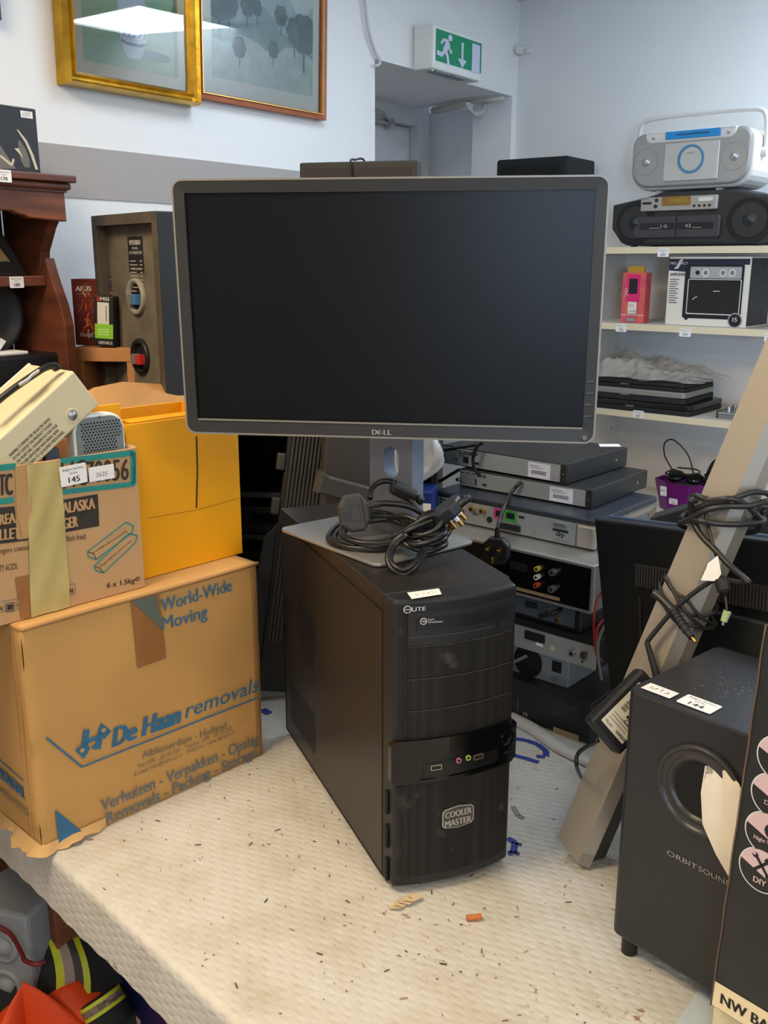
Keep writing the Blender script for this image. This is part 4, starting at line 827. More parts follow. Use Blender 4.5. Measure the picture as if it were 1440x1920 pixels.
b.ring(rr(.0024, MW-.0024, .0024, MH-.0024, r_-.002), rr(sx0, sx1, sz0, sz1, .001), .0005, .015, mb_, .0022); b.build('bezel', t)
b = MB(FM); b.box(sx0-.002, sx1+.002, .0065, .015, sz0-.002, sz1+.002, mat('lcd_black', (7, 8, 10), .34, spec=.32)); b.build('screen', t)
b = MB(FM); b.line([(sx0+.002, sz0-.0008), (sx1-.001, sz0-.0008)], .0022, .0003, ms); b.build('screen_lip', t)
b = MB(FM); b.prism(rr(.002, MW-.002, .002, MH-.002, r_), .016, .030, mb_, .008); b.prism(rr(.10, MW-.10, .05, MH-.06, .03), .030, .052, mb_, .012); b.build('back_housing', t)
b = MB(FM); x, z = FM.loc(716, 813); xw = FM.loc(735, 813)[0]-FM.loc(698, 813)[0]; zl = FM.loc(716, 816.5)[1]+.0012; hl = .0068; x0_ = FM.loc(698, 813)[0]
dl = mat('logo_light', (175, 172, 165), .35, .5); b.text('D', x0_, zl, hl, dl, xw*.24, -.0004, bold=.06); b.text('L', x0_+xw*.58, zl, hl, dl, xw*.18, -.0004, bold=.06); b.text('L', x0_+xw*.80, zl, hl, dl, xw*.18, -.0004, bold=.06); b.text('E', x0_+xw*.315, zl-.0001, hl*.86, dl, xw*.20, -.0004, bold=.06, rot=.38); b.build('logo', t, recalc=False)
for k in range(4):
    x, z = FM.loc((1107, 1105, 1102, 1101)[k]+.5, (715.5, 737.5, 759, 780.5)[k]); b = MB(FM); b.box(x-.0045, x+.0045, -.0008, .001, z-.0012, z+.0012, mat('button_grey', (72, 72, 73), .4), .0006); b.build('menu_button', t)
x, z = FM.loc(1096.5, 822); b = MB(FM); b.lathe([(.0048, 0), (.0045, .0008), (0, .0009)], (x, .0005, z), (0, -1, 0), mat('button_grey', (72, 72, 73), .4), 24); b.ring(circ(x, z, .0022, .0022, 18), circ(x, z, .0016, .0016, 18), -.0008, -.0004, dl); b.build('power_button', t)
stand = mat('stand_grey', (128, 136, 152), .5, 0); basem = mat('base_silver', (156, 156, 154), .35, .55)
b = MB(FB.top(.005)); b.prism(rr(-.122, .122, -.094, .094, .014), 0, .0048, basem, .0015); b.build('base_plate', t)
# riser: upright plate with an oval cable hole
fm_c = FM.at(MW/2, .052, MH*.45); rb = FB
hw = .050; ry = .030; zt_ = fm_c.z-.05-FB.o.z
o_ = rr(-hw, hw, .005, zt_, .004, 8); hz0, hz1 = FB.loc(735, 895, ry)[1], FB.loc(735, 838, ry)[1]; hc = FB.loc(733, 860, ry)[0]
i_ = rr(hc-.018, hc+.018, hz0, hz1, .016, 8)
b = MB(FB); b.ring(o_, i_, ry, ry+.022, stand); b.build('riser', t)
b = MB(); q0 = FB.at(0, ry+.011, zt_); b.tube([q0-Vector((0, 0, .02)), q0+Vector((0, 0, .03)), fm_c], .022, stand, n=16, k=4); b.build('neck', t)

# ------------------------------------------------------------------ moving box with the blue print
FX = Fr((-.4881, 1.208, .0006), .8081); BW, BH, BD = .4039, .3475, .34
def card(name, rgb, k): return mat(name, rgb, .75, var=k, vscale=7, bump=.25, bscale=35)
kraft = card('kraft_card', (196, 150, 88), .07); kraft2 = card('kraft_edge', (176, 130, 78), .1)
bprint = mat('box_blue_print', (52, 108, 148), .7, var=.12, vscale=60); bpr2 = mat('box_grey_print', (120, 112, 96), .75)
tape = mat('brown_tape', (150, 104, 62), .3, var=.12, vscale=20, bump=.3, bscale=50)
t = thing('moving_box', 'large brown moving box with blue removals print, on the table under two other boxes', 'box', Fr(FX.at(BW/2, BD/2, 0), .8081))
def bulge(x, z, w, h): return .004*math.sin(PI*x/w)*math.sin(PI*z/h)+.0012*math.sin(x*40+z*23)
b = MB(FX); nx = 26
def shell(fn, m): b.grid(fn, nx, nx, m)
shell(lambda a, c: (BW*a, -bulge(BW*a, BH*c, BW, BH)*.6, BH*c), kraft); shell(lambda a, c: (-bulge(BD*a, BH*c, BD, BH), BD*(1-a), BH*c), kraft)
shell(lambda a, c: (BW+bulge(BD*a, BH*c, BD, BH)*.5, BD*a, BH*c), kraft); shell(lambda a, c: (BW*(1-a), BD, BH*c), kraft); shell(lambda a, c: (BW*a, BD*c, BH), kraft); shell(lambda a, c: (BW*a, BD*(1-c), 0), kraft)
bmesh.ops.remove_doubles(b.bm, verts=b.bm.verts, dist=.0012); b.build('carton', t)
b = MB(FX)  # folded rim along the upper edges and crushed flange at the bottom
b.tube([(.0, -.001, BH-.003), (BW*.3, -.0015, BH-.002), (BW*.6, -.001, BH-.003), (BW+.002, -.001, BH-.002)], .0032, kraft2, k=4); b.tube([(.0, 0, BH-.003), (-.001, BD*.5, BH-.002), (0, BD, BH-.003)], .0032, kraft2, k=4)
b.box(BW*.965, BW*.968, -.0016, .0, .01, BH-.01, kraft2); b.box(-.0015, .0, .020, .023, .0, BH-.01, kraft2); b.box(-.0015, 0, .032, .034, .0, BH-.02, kraft2); b.build('edge', t)
R = random.Random(2)
def flange(a, c):
    s_ = a*(BD*.9+.10)
    base = (-.002, BD*.9-s_, 0) if s_ < BD*.9 else (s_-BD*.9-.0, -.003, 0)
    o = .014+.005*math.sin(a*21)+.004*math.sin(a*53)+.002*math.sin(a*131); k = 1 if s_ < BD*.9+.05 else max(0, 1-(s_-BD*.9-.05)/.05)
    o *= k; nx_ = -1 if s_ < BD*.9-.004 else (-.5 if s_ < BD*.9+.012 else 0); ny_ = -.35 if s_ < BD*.9-.004 else -1
    if s_ < BD*.9-.03: ny_ = 0
    return (base[0]+nx_*o*c, base[1]+ny_*o*c*.8, .012*(1-c)**1.5+.0040+.0028*math.sin(a*37)*c+.0012*math.sin(a*97)*c)
b = MB(FX); b.grid(flange, 60, 6, card('kraft_torn', (205, 165, 110), .12)); b.build('crushed_flange', t)
Q = lambda *uv: [FX.loc(u, v) for u, v in uv]
yp = -.0036
def yq(x, z): return -bulge(x, z, BW, BH)*.6-.0012
b = MB(FX)
def btext(s, p0, p1, ptop, m, bold=0, shear=0):
    (xa, za), (xb, zb_) = FX.loc(*p0), FX.loc(*p1); zt = FX.loc(*ptop)[1]; rot = math.atan2(zb_-za, xb-xa); V0 = len(b.bm.verts)
    b.text(s, xa, za, zt-za, m, math.hypot(xb-xa, zb_-za), -.0045, bold, shear, rot=rot)
btext('World-Wide', (300, 1146), (432, 1106), (300, 1121), bprint, .012); btext('Moving', (302, 1180), (386, 1156), (302, 1155), bprint, .012)
btext('De Haan', (209, 1399), (333, 1354), (211, 1362), bprint, .075, .18); btext('removals', (345, 1345), (481, 1294), (347, 1316), bprint, .01, .18)
btext('Alblasserdam - Holland', (264, 1421), (421, 1364), (264, 1408), bpr2, .012)
btext('Tel: 078 - 69.20.333 - Telefax: 078 - 69.19.333', (255, 1440), (432, 1367), (255, 1432), bpr2); btext('E-mail: info@dehaan.nl - Website: www.dehaan.nl', (250, 1454), (437, 1374), (250, 1446), bpr2)
btext('Verhuizen - Verpakken - Opslag', (188, 1520), (482, 1392), (187, 1497), mat('box_blue_grey', (92, 112, 128), .75), .012)
btext('Removals - Packing - Storage', (198, 1543), (479, 1416), (197, 1521), MC['box_blue_grey'], .012)
b.line(Q((84, 1381), (151, 1436), (481, 1306)), .0028, -.0045, bprint); b.flat(Q((101, 1516), (159, 1563), (108, 1580)), -.0045, bprint)
b.line(Q((160, 1366), (154, 1408)), .010, -.0045, bprint); b.line(Q((188, 1362), (180, 1403)), .010, -.0045, bprint); b.line(Q((158, 1390), (190, 1376)), .007, -.0046, bprint)
b.flat(Q((186, 1353), (206, 1369), (193, 1384), (182, 1376)), -.0046, bprint); b.line(Q((160, 1388), (192, 1376), (198, 1366)), .006, -.0047, bprint); b.flat(Q((138, 1404), (160, 1389), (166, 1402), (154, 1421)), -.0046, bprint); b.line(Q((170, 1400), (178, 1396)), .006, -.0046, bprint)
b.flat(circ(*FX.loc(191, 1367), .0035, .0035, 12), -.0050, kraft); b.flat(circ(*FX.loc(151, 1405), .0035, .0035, 12), -.0050, kraft)
b.build('printing', t, recalc=False)
b = MB(FX); P = Q((243, 1125), (296, 1110), (309, 1232), (255, 1252)); b.flat(P, -.0042, tape); b.flat(Q((243, 1126), (290, 1113), (301, 1178)), -.0048, mat('taped_print', (96, 104, 96), .5)); lab(b.build('tape', t, recalc=False), 'brown parcel tape')
bl_ = FX.left(); b = MB(bl_); b.text('MONDIAL', -.118, .080, .020, bprint, .085, -.004, bold=.06, shear=.1, rot=-.03); b.text('MOVERS', -.118, .052, .012, bpr2, .090, -.004, bold=.02); b.line([(-.16, .115), (-.030, .108)], .0022, -.004, bprint); b.build('side_printing', t, recalc=False)

# ------------------------------------------------------------------ frozen food carton (145) on top of it
zA = FX.o.z+BH+.0008
pr = pz(272, 1100, zA); FA = Fr(pr, .8081); FA = Fr(FA.at(-.40, 0, 0), .8081); AW = .40; AH = FA.loc(262, 838)[1]; AD = .20
kr3 = card('kraft_grey', (190, 150, 105), .07); teal = mat('teal_print', (40, 135, 130), .7, var=.1, vscale=50); bk = mat('box_black_print', (52, 46, 40), .75, var=.15, vscale=60)
t = thing('food_carton', 'open brown food carton with teal print and lot number 145', 'box', Fr(FA.at(AW/2, AD/2, 0), .8081))
tw = .004; b = MB(FA)
b.box(0, AW, 0, tw, 0, AH, kr3, .0008); b.box(0, AW, AD-tw, AD, 0, AH-.01, kr3, .0008); b.box(0, tw, tw, AD-tw, 0, AH-.004, kr3); b.box(AW-tw, AW, tw, AD-tw, 0, AH-.002, kr3); b.box(tw, AW-tw, tw, AD-tw, 0, tw, kr3); b.build('carton', t)
b = MB(FA); b.tube([(AW-.001, .002, AH-.002), (AW-.002, AD*.4, AH+.004), (AW-.002, AD*.8, AH)], .004, kr3, k=4, flat=.6); b.build('torn_edge', t)
Q = lambda *uv: [FA.loc(u, v) for u, v in uv]
def atext(s, p0, p1, ptop, m, bold=0, shear=0, y=-.0012):
    (xa, za), (xb, zb_) = FA.loc(*p0), FA.loc(*p1); zt = FA.loc(*ptop)[1]; rot = math.atan2(zb_-za, xb-xa)
    b.text(s, xa, za, zt-za, m, math.hypot(xb-xa, zb_-za), y, bold, shear, rot=rot)
b = MB(FA)
b.line(Q((112, 865), (249, 849), (249, 909)), .0085, -.0006, teal); b.line(Q((114, 923), (252, 907)), .0075, -.0006, teal); b.line(Q((251, 846), (252, 907)), .0060, -.0006, teal)
b.line(Q((-20, 879), (30, 874)), .0085, -.0006, teal); b.line(Q((-20, 943), (26, 937)), .0085, -.0006, teal)
atext('70056', (160, 905), (240, 899), (160, 864), bk, .02); atext('14C', (118, 916), (163, 908), (118, 866), bk, .02); atext('TC', (-2, 929), (22, 927), (-2, 888), bk, .04)
b.flat(Q((116, 937), (183, 926), (186, 986), (121, 998)), -.0006, bk); b.flat(Q((-20, 953), (27, 949), (32, 1012), (52, 1010), (52, 1013), (-20, 1022)), -.0006, bk)
atext('ALASKA', (117, 963), (177, 953), (117, 942), kr3, .05, y=-.0014); atext('GER', (119, 992), (145, 987), (119, 971), kr3, .05, y=-.0014)
atext('REA', (-1, 984), (28, 980), (-1, 964), kr3, .05, y=-.0014); atext('LLET', (-1, 1013), (37, 1008), (-1, 992), kr3, .05, y=-.0014)
atext('flash fried;', (124, 1015), (161, 1010), (124, 1004), bk); atext('ingers coated', (-3, 1038), (54, 1030), (-3, 1028), bk); atext('TY ACIDS', (-2, 1072), (32, 1066), (-2, 1060), bk)
atext('6 x 1.5kg', (200, 1102), (252, 1092), (200, 1092), bk, .03); atext('e', (253, 1090), (262, 1087), (253, 1079), bk, .02)
for dx, dy in ((0, 0), (8, 21)):
    o_ = [(164, 1034), (165, 1043), (180, 1049), (247, 999), (250, 986), (236, 979)] if dx == 0 else [(176, 1061), (179, 1069), (194, 1074), (254, 1017), (257, 1004), (241, 1000)]
    b.line(Q(*(o_+[o_[0]])), .0020, -.0007, teal); b.line(Q((o_[0][0]+10, o_[0][1]+3), (o_[3][0]-8, o_[3][1]-4)), .0008, -.0007, bk); b.line(Q(o_[0], (o_[0][0]+12, o_[0][1]+5), o_[2]), .0010, -.0007, bk)
    R = random.Random(dx)
    for k in range(24): u = R.random(); x, z = FA.loc(o_[0][0]+6+u*70, o_[0][1]+2-u*48+R.uniform(-6, 5)); b.flat(circ(x, z, .0008, .0005, 5), -.0008, bk)
b.line(Q((-10, 1130), (60, 1117)), .0010, -.0006, inkg); b.line(Q((-10, 1150), (60, 1137)), .0010, -.0006, inkg)
for k, u in enumerate((6, 28, 48)): b.line(Q((u+2, 1128-u*.18), (u+3, 1147-u*.18)), .0008, -.0007, inkg)
b.flat(Q((13, 1134), (24, 1132), (24, 1142), (13, 1144)), -.0007, bk); b.line(Q((11, 1132), (26, 1129), (26, 1145), (11, 1147), (11, 1132)), .0010, -.0007, bk); b.line(Q((29, 1135), (38, 1133), (46, 1122)), .003, -.0007, inkg); atext('N', (-2, 1146), (4, 1145), (-2, 1136), bk, .02)
b.line(Q((120, 1098), (140, 1094), (141, 1115), (121, 1119)), .0010, -.0006, inkg); atext('N', (130, 1113), (136, 1112), (130, 1103), bk, .03); b.build('printing', t, recalc=False)
b = MB(FA); tp = mat('tan_tape', (188, 170, 112), .25, var=.08, vscale=14, bump=.5, bscale=18)
def tapeq(a, c, U=((48, 870, 57, 1158), (112, 862, 131, 1138))):
    (u0, v0, u1, v1), (u2, v2, u3, v3) = U; ul, vl = u0+(u1-u0)*c, v0+(v1-v0)*c; ur, vr_ = u2+(u3-u2)*c, v2+(v3-v2)*c; x, z = FA.loc(ul+(ur-ul)*a, vl+(vr_-vl)*a); return (x, -.0022-.0007*math.sin(a*9+c*14), max(.001, min(AH-.001, z)))
b.grid(tapeq, 10, 30, tp); b.flat(Q((27, 874), (60, 868), (58, 1005), (42, 1010), (30, 960)), -.0017, card('torn_card', (186, 145, 98), .1)); b.flat(Q((27, 1083), (56, 1077), (60, 1158), (38, 1160)), -.0013, tape)
b.build('tape', t, recalc=False)
b = MB(FA); f = FA
x, z = FA.loc(112, 913); lot_tag(Fr(FA.at(x, -.0015, z), axes=(FA.X*math.cos(.04)+FA.Z*math.sin(.04), FA.Y, FA.Z*math.cos(.04)-FA.X*math.sin(.04))), 0, 0, FA.loc(161, 900)[0]-x, .028, '145', t, y=-.0032)
x, z = FA.loc(166, 904); b = MB(FA); w_ = FA.loc(214, 904)[0]-x; b.flat(rr(x, x+w_, z, z+.021, .0005), -.0024, paper); b.text('2625', x+w_*.25, z+.006, .006, inkg, w_*.45, -.0030, shear=.2); lab(b.build('handwritten_sticker', t, recalc=False), 'white sticker with pencilled 2625')

# ------------------------------------------------------------------ yellow carton behind it
pr = pz(455, 1037, zA); FY = Fr(pr, .8081); YW = (pr-FA.at(AW, 0, 0)).dot(FA.X)-.0035; FY = Fr(FY.at(-YW, 0, 0), .8081); YH = FY.loc(400, 775)[1]; YD = .155
yel = mat('yellow_card', (238, 164, 12), .5, var=.05, vscale=5, bump=.15, bscale=30); ykr = card('flap_kraft', (186, 138, 82), .06)
t = thing('yellow_carton', 'open bright yellow cardboard box on the moving box behind the food carton', 'box', Fr(FY.at(YW/2, YD/2, 0), .8081))
b = MB(FY); b.box(0, YW, 0, tw, 0, YH, yel, .001); b.box(0, YW, YD-tw, YD, 0, YH, yel, .001); b.box(0, tw, tw, YD-tw, 0, YH, yel); b.box(YW-tw, YW, tw, YD-tw, 0, YH, yel); b.box(tw, YW-tw, tw, YD-tw, 0, tw, ykr); b.build('carton', t)
Q = lambda *uv: [FY.loc(u, v) for u, v in uv]
b = MB(FY); b.line(Q((275, 972), (368, 956), (448, 934)), .0009, -.0006, mat('crease_brown', (150, 95, 20), .8)); b.line(Q((368, 818), (370, 880), (368, 952)), .0028, -.0006, mat('slit_dark', (60, 40, 22), .9)); b.build('crease', t, recalc=False)
fl = [pl(u, v, FY.at(0, YD+.03, 0), FY.Y) for u, v in ((150, 742), (178, 727), (232, 716), (300, 720), (350, 724), (420, 735))]
b = MB(); hz = FY.at(0, 0, YH).z-.001; V = []; 
for P in fl: x = (P-FY.o).dot(FY.X); q_ = FY.at(min(max(x, 0), YW), YD-.002, YH-.001); V += [q_, P, P+FY.Y*.004, q_+FY.Y*.004]
F = []
for i in range(len(fl)-1):
    for k in range(4): F.append((i*4+k, i*4+(k+1) % 4, i*4+4+(k+1) % 4, i*4+4+k))
b.add(V, F, ykr); b.build('back_flap', t)
b = MB(FY); b.box(YW-.105, YW-.002, -.018, .0005, YH-.003, YH+.0005, yel, .001) if 0 else b.box(.01, YW-.002, .0015, .03, YH+.0005, YH+.0035, yel, .001); b.build('front_flap', t)

f_ = Fr(FA.at(0, .045, 0), .8081); b = MB(f_); xf = f_.loc(160, 800)[0]; ztp = f_.loc(200, 759)[1]
b.box(xf, AW+.006, 0, .004, AH+.0015, ztp, yel, .001); b.build('side_flap', t)

# ------------------------------------------------------------------ beige hi-fi case and router in the food carton
beige = mat('beige_metal', (206, 196, 164), .42, var=.05, vscale=5, bump=.05, bscale=400)
def PA(u, v, d): return pl(u, v, FA.at(0, d, 0), FA.Y)
# tilted case: front face corners seen in the photo, at the carton's depth
D0 = .010
A_ = PA(133, 697, D0+.10); C_ = PA(186, 758, D0); B_ = PA(3, 852, D0-.0)
xd = (C_-PA(0, 900, D0)).normalized()
lo_r = PA(187, 759, D0); lo_l = PA(-30, 965, D0); X1 = (lo_r-lo_l).normalized(); nA = FA.Y
up_r = PA(133, 699, D0); Zv = (up_r-lo_r); Zv = (Zv-X1*Zv.dot(X1)); hC = Zv.length; Zv.normalize(); Yv = Zv.cross(X1)
FC = Fr(lo_r, axes=(X1, Yv if Yv.dot(FA.Y) > 0 else -Yv, Zv)); LC = .36
t = thing('beige_case', 'beige metal hi-fi case tipped up in the food carton', 'hi-fi case', Fr(FC.at(-LC/2, .06, 0), axes=(FC.X, FC.Y, FC.Z)))
b = MB(FC); b.box(-LC, 0, 0, .125, 0, hC, beige, .003); b.box(-LC, .0008, .125, .130, -.001, hC+.001, mat('beige_light', (228, 222, 200), .4), .001); b.build('case', t)
Q = lambda *uv: [FC.loc(u, v) for u, v in uv]
x, z = FC.loc(136, 779); b = MB(FC); b.lathe([(.011, -.0001), (.0095, -.0010), (.0075, -.0004)], (x, 0, z), (0, 1, 0), beige, 24); b.lathe([(.0075, -.0004), (.0045, -.0006), (.0042, -.0018), (0, -.0022)], (x, 0, z), (0, 1, 0), silver, 20); b.build('screw', t)
b = MB(FC); x0, z0 = FC.loc(19, 857)
for k, s_ in enumerate(('WARNING: TO PREVENT FIRE OR ELECTRIC SHOCK', 'DO NOT EXPOSE THIS PRODUCT TO RAIN', 'OR MOISTURE. DANGEROUS VOLTAGE', 'NO USER SERVICEABLE PARTS INSIDE. REFER', 'SERVICING TO QUALIFIED PERSONNEL')):
    b.text(s_, x0+.001*k, z0-.0068*k, .0042, ink, .075-.004*(k % 2), -.0005, bold=.02)
b.build('warning_print', t, recalc=False)
b = MB(); cpts = [PA(u, v, D0+.02)-FC.Y*.0 for u, v in ((-20, 765), (20, 733), (60, 705), (84, 690), (100, 686), (108, 692))]
nt_ = Vector((0, 0, 1)); b.tube([p+Vector((0, 0, .0)) for p in cpts], .0075, rubber, n=10, flat=.6)
q0 = [PA(u, v, D0+.012) for u, v in ((36, 722), (52, 712), (60, 704), (72, 696))]; b.tube(q0, .0062, mat('scuffed_white', (205, 205, 205), .5), n=8, flat=.3)
single(b, 'scuffed_cable', 'scuffed dark cable lying over the beige case at the left edge', 'cable')
FR_ = Fr(FA.at(0, .016, 0), .8081); rx0 = FR_.loc(139, 830)[0]; rx1 = min(FR_.loc(240, 830)[0], AW-.007); rz1 = FR_.loc(190, 776)[1]; rz0 = .02
fr = Fr(FR_.at(rx0, 0, tw+.0005), .8081); w, h = rx1-rx0, rz1-tw
t = thing('router', 'white and grey perforated router standing in the food carton', 'router', fr)
b = MB(fr); b.prism(rr(0, w, 0, h, (.006, .006, .024, .024)), .0, .022, mat('router_white', (230, 230, 226), .35), .003); b.build('shell', t)
b = MB(fr); b.prism(rr(.0035, w-.0035, .004, h-.0035, (.004, .004, .021, .021)), -.0015, .0005, mat('router_grey', (118, 128, 130), .5), .001); b.build('grille', t)
b = MB(fr)
for j in range(15):
    for i in range(17):
        x, z = .012+i*.0050+(j % 2)*.0025, h-.012-j*.0043
        if .008 < x < w-.008 and not (j > 5 and (x < .014 or x > w-.014)): b.flat(circ(x, z, .0015, .0015, 7), -.0018, dark)
b.flat(circ(w*.5, h-.005, .002, .001, 8), -.0019, dark); b.build('vent_holes', t, recalc=False)
b = MB(Fr(FA.at(0, .03, 0), .8081)); x = FA.loc(120, 850)[0]; b.box(x-.012, x+.010, .0, .012, AH-.06, AH+.010, mat('blue_grey_plastic', (92, 100, 112), .4), .003); b.box(x-.05, x-.014, .02, .05, .01, AH-.002, blk, .004)
single(b, 'grey_connector_block', 'grey connector block sticking up between the router and the beige case', 'connector')

# ------------------------------------------------------------------ subwoofer on the right
so = pz(1143, 1745, .028); FW = Fr(so, -.848); SH = pl(1178, 1292, FW.at(0, 0, 0), FW.Y).z-so.z; SW = FW.loc(1315, 1480)[0]*2+.012
SDp = (pz(1285, 1190, so.z+SH)-FW.at(0, 0, SH)).dot(FW.Y); SDp = max(.12, min(SDp, .2))
sub = mat('sub_black', (34, 33, 32), .5, bump=.12, bscale=500); subt = mat('sub_top', (36, 36, 38), .38, bump=.1, bscale=500)
t = thing('subwoofer', 'black subwoofer box with a round front port stuffed with papers, lot 144', 'speaker', Fr((FW.at(SW/2, SDp/2, 0).x, FW.at(SW/2, SDp/2, 0).y, 0), -.848))
b = MB(FW.top(SH)); b.prism(rr(0, SW, 0, SDp, .012), 0, SH, subt, .003); b.build('cabinet', t)
cx, cz = FW.loc(1313, 1482); ro = abs(FW.loc(1234, 1460)[0]-cx); 
b = MB(FW); b.lathe([(ro, .0005), (ro, -.004), (ro*.96, -.006), (ro*.90, -.004), (ro*.88, -.0015), (ro*.76, -.0015), (ro*.73, -.004), (ro*.68, -.003), (ro*.58, .004), (ro*.46, .02)], (cx, 0, cz), (0, 1, 0), mat('port_ring', (52, 50, 48), .35, bump=.3, bscale=80), 56)
b.flat(circ(cx, cz, ro*.60, ro*.60, 40), -.0008, dark); b.build('port', t)
b = MB(FW); fx0, fz0 = FW.loc(1251, 1600); fx1, fz1 = FW.loc(1376, 1655); ch = FW.loc(1251, 1590)[1]-fz0
b.text('ORBIT', fx0, fz0-.001, ch*.95, mat('sub_print', (150, 146, 138), .5), (fx1-fx0)*.47, -.0008); b.text('SOUND', fx0+(fx1-fx0)*.49, fz0-.001, ch*.95, MC['sub_print'], (fx1-fx0)*.50, -.0008); b.build('lettering', t)
for x, y in ((.018, .018), (SW-.018, .018), (.018, SDp-.02), (SW-.018, SDp-.02)): b = MB(FW); b.cyl((x, y, -so.z+.0003), (x, y, .001), .010, rubber); b.build('foot', t)
ftop = Fr(FW.at(0, 0, SH+.0003), axes=(FW.X, -FW.Z, FW.Y)); cpt = lambda u, v: ((pz(u, v, so.z+SH)-FW.o).dot(FW.X), (pz(u, v, so.z+SH)-FW.o).dot(FW.Y))
x0, y0 = cpt(1267, 1317); x1, y1 = cpt(1328, 1343); lot_tag(ftop, x0, y0, x1-x0, .026, '144', t)
x0, y0 = cpt(1201, 1291); x1, y1 = cpt(1252, 1313); b = MB(ftop); b.flat(rr(x0, x1, y0, y0+.020, .0005), -.0008, paper); scribble(b, x0+.006, y0+.005, x1-x0-.012, .010, inkg, -.0012, 8); b.build('handwritten_sticker', t, recalc=False)
b = MB(ftop); R = random.Random(6); dust = mat('dust_grey', (150, 148, 142), .9)
for k in range(46): x, y = R.gauss(.075, .022), R.gauss(SDp*.48, .02); b.flat(circ(x, y, R.uniform(.0004, .0016), R.uniform(.0003, .001), 6), -.0005, dust)
o = b.build('dust', t, recalc=False); o['kind'] = 'stuff'
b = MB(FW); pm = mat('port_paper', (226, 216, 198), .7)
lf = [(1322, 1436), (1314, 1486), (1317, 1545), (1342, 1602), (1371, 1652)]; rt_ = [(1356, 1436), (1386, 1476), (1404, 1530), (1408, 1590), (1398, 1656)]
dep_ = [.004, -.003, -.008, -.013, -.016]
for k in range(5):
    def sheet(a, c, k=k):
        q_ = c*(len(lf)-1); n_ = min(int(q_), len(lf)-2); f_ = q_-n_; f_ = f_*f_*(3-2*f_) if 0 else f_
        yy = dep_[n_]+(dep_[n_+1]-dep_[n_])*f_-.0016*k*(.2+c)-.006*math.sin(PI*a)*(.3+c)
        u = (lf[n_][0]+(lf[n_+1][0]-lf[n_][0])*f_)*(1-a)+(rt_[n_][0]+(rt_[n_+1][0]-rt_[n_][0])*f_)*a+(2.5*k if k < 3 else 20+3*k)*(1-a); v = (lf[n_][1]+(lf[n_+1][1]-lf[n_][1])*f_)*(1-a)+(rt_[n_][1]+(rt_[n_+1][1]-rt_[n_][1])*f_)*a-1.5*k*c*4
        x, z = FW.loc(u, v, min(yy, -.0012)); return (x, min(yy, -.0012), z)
    b.grid(sheet, 10, 24, pm if k != 3 else mat('shaded_paper', (150, 145, 138), .7))  # fourth sheet: shaded copy of the paper, shade between folds put into colour
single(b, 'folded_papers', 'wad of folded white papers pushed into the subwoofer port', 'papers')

# ------------------------------------------------------------------ sound bar leaning behind the subwoofer
P0 = pz(1062, 1622, .004); P0.y += .006; dtop = py(1425, 760, 1.205); ax = (dtop-P0).normalized()
wv = Vector((.62, -.78, 0)); wv = (wv-ax*wv.dot(ax)).normalized(); nv = wv.cross(ax); nv = nv if nv.y < 0 else -nv     # front normal towards the viewer
FBr = Fr(P0, axes=(wv, -nv, ax)); LB = .80; bwid = .056
barg = mat('bar_grey', (150, 140, 126), .45, .25, bump=.08, bscale=900); bard = mat('bar_dark', (40, 38, 36), .5)
t = thing('sound_bar', 'long grey sound bar leaning upright behind the subwoofer with cables wound round it', 'sound bar', FBr)
zlo = .045
b = MB(FBr.top(zlo)) if 0 else MB(FBr); prof_ = [(-bwid/2, 0), (bwid/2-.010, 0), (bwid/2, .016), (bwid/2-.004, .050), (-bwid/2+.010, .058), (-bwid/2, .05)]
V = [(x, y, zlo*.35+(-x)*.25) for x, y in prof_]+[(x, y, LB) for x, y in prof_]; n = len(prof_)
b.add(V, [(i, (i+1) % n, n+(i+1) % n, n+i) for i in range(n)]+[tuple(range(n))[::-1], tuple(range(n, 2*n))], barg); bo = b.build('body', t)
b = MB(FBr); V = [(x*1.0, y+.0, z) for x, y in prof_ for z in ()]
b.add([(bwid/2-.0098, -.0004, .03), (bwid/2+.0004, .0158, .03), (bwid/2+.0004, .0158, LB-.01), (bwid/2-.0098, -.0004, LB-.01)], [(0, 1, 2, 3)], mat('bar_ridge', (176, 170, 160), .3, .5)); b.build('edge_trim', t)
b = MB(FBr); b.add([(bwid/2+.0005, .0165, .02), (bwid/2-.0035, .0502, .02), (bwid/2-.0035, .0502, .25), (bwid/2+.0005, .0165, .25)], [(0, 1, 2, 3)], bard); b.build('side_cap', t)

# cables wound round the bar
def wrap(name, label, zc, turns, spread, r, extra=(), seed=1, loose=.012, tilt=0.):
    R = random.Random(seed); pts = []; N = turns*12
    for i in range(N+1):
        a = i/12*2*PI+.5; e = loose*(.4+R.random()*.7)
        pts.append(FBr.at((bwid/2+.004+e)*math.cos(a), .027+(.036+e)*math.sin(a), zc+spread*math.sin(i*.37+seed)+tilt*math.cos(a)+R.uniform(-.004, .004)))
    b = MB(); b.tube(pts, r, mat('grey_black_cable', (40, 38, 37), .38), n=8, k=4)
    for e, rad in extra: b.tube(e, rad, MC['grey_black_cable'], n=8, k=6)
    return b
bq = lambda u, v, d=0: pl(u, v, FBr.at(0, -.016-d, 0), FBr.Y)
zu = FBr.loc(1370, 970, 0)[1]; zlw = FBr.loc(1275, 1130, 0)[1]
ex = [([bq(1296, 935, .02), bq(1297, 965), bq(1312, 1000), bq(1340, 1030), bq(1368, 1060), bq(1396, 1085, .01), bq(1402, 1092, .01), bq(1380, 1092), bq(1345, 1086)], .0042),
      ([bq(1323, 930, .005), bq(1324, 965), bq(1331, 1000), bq(1343, 1042)], .0026)]
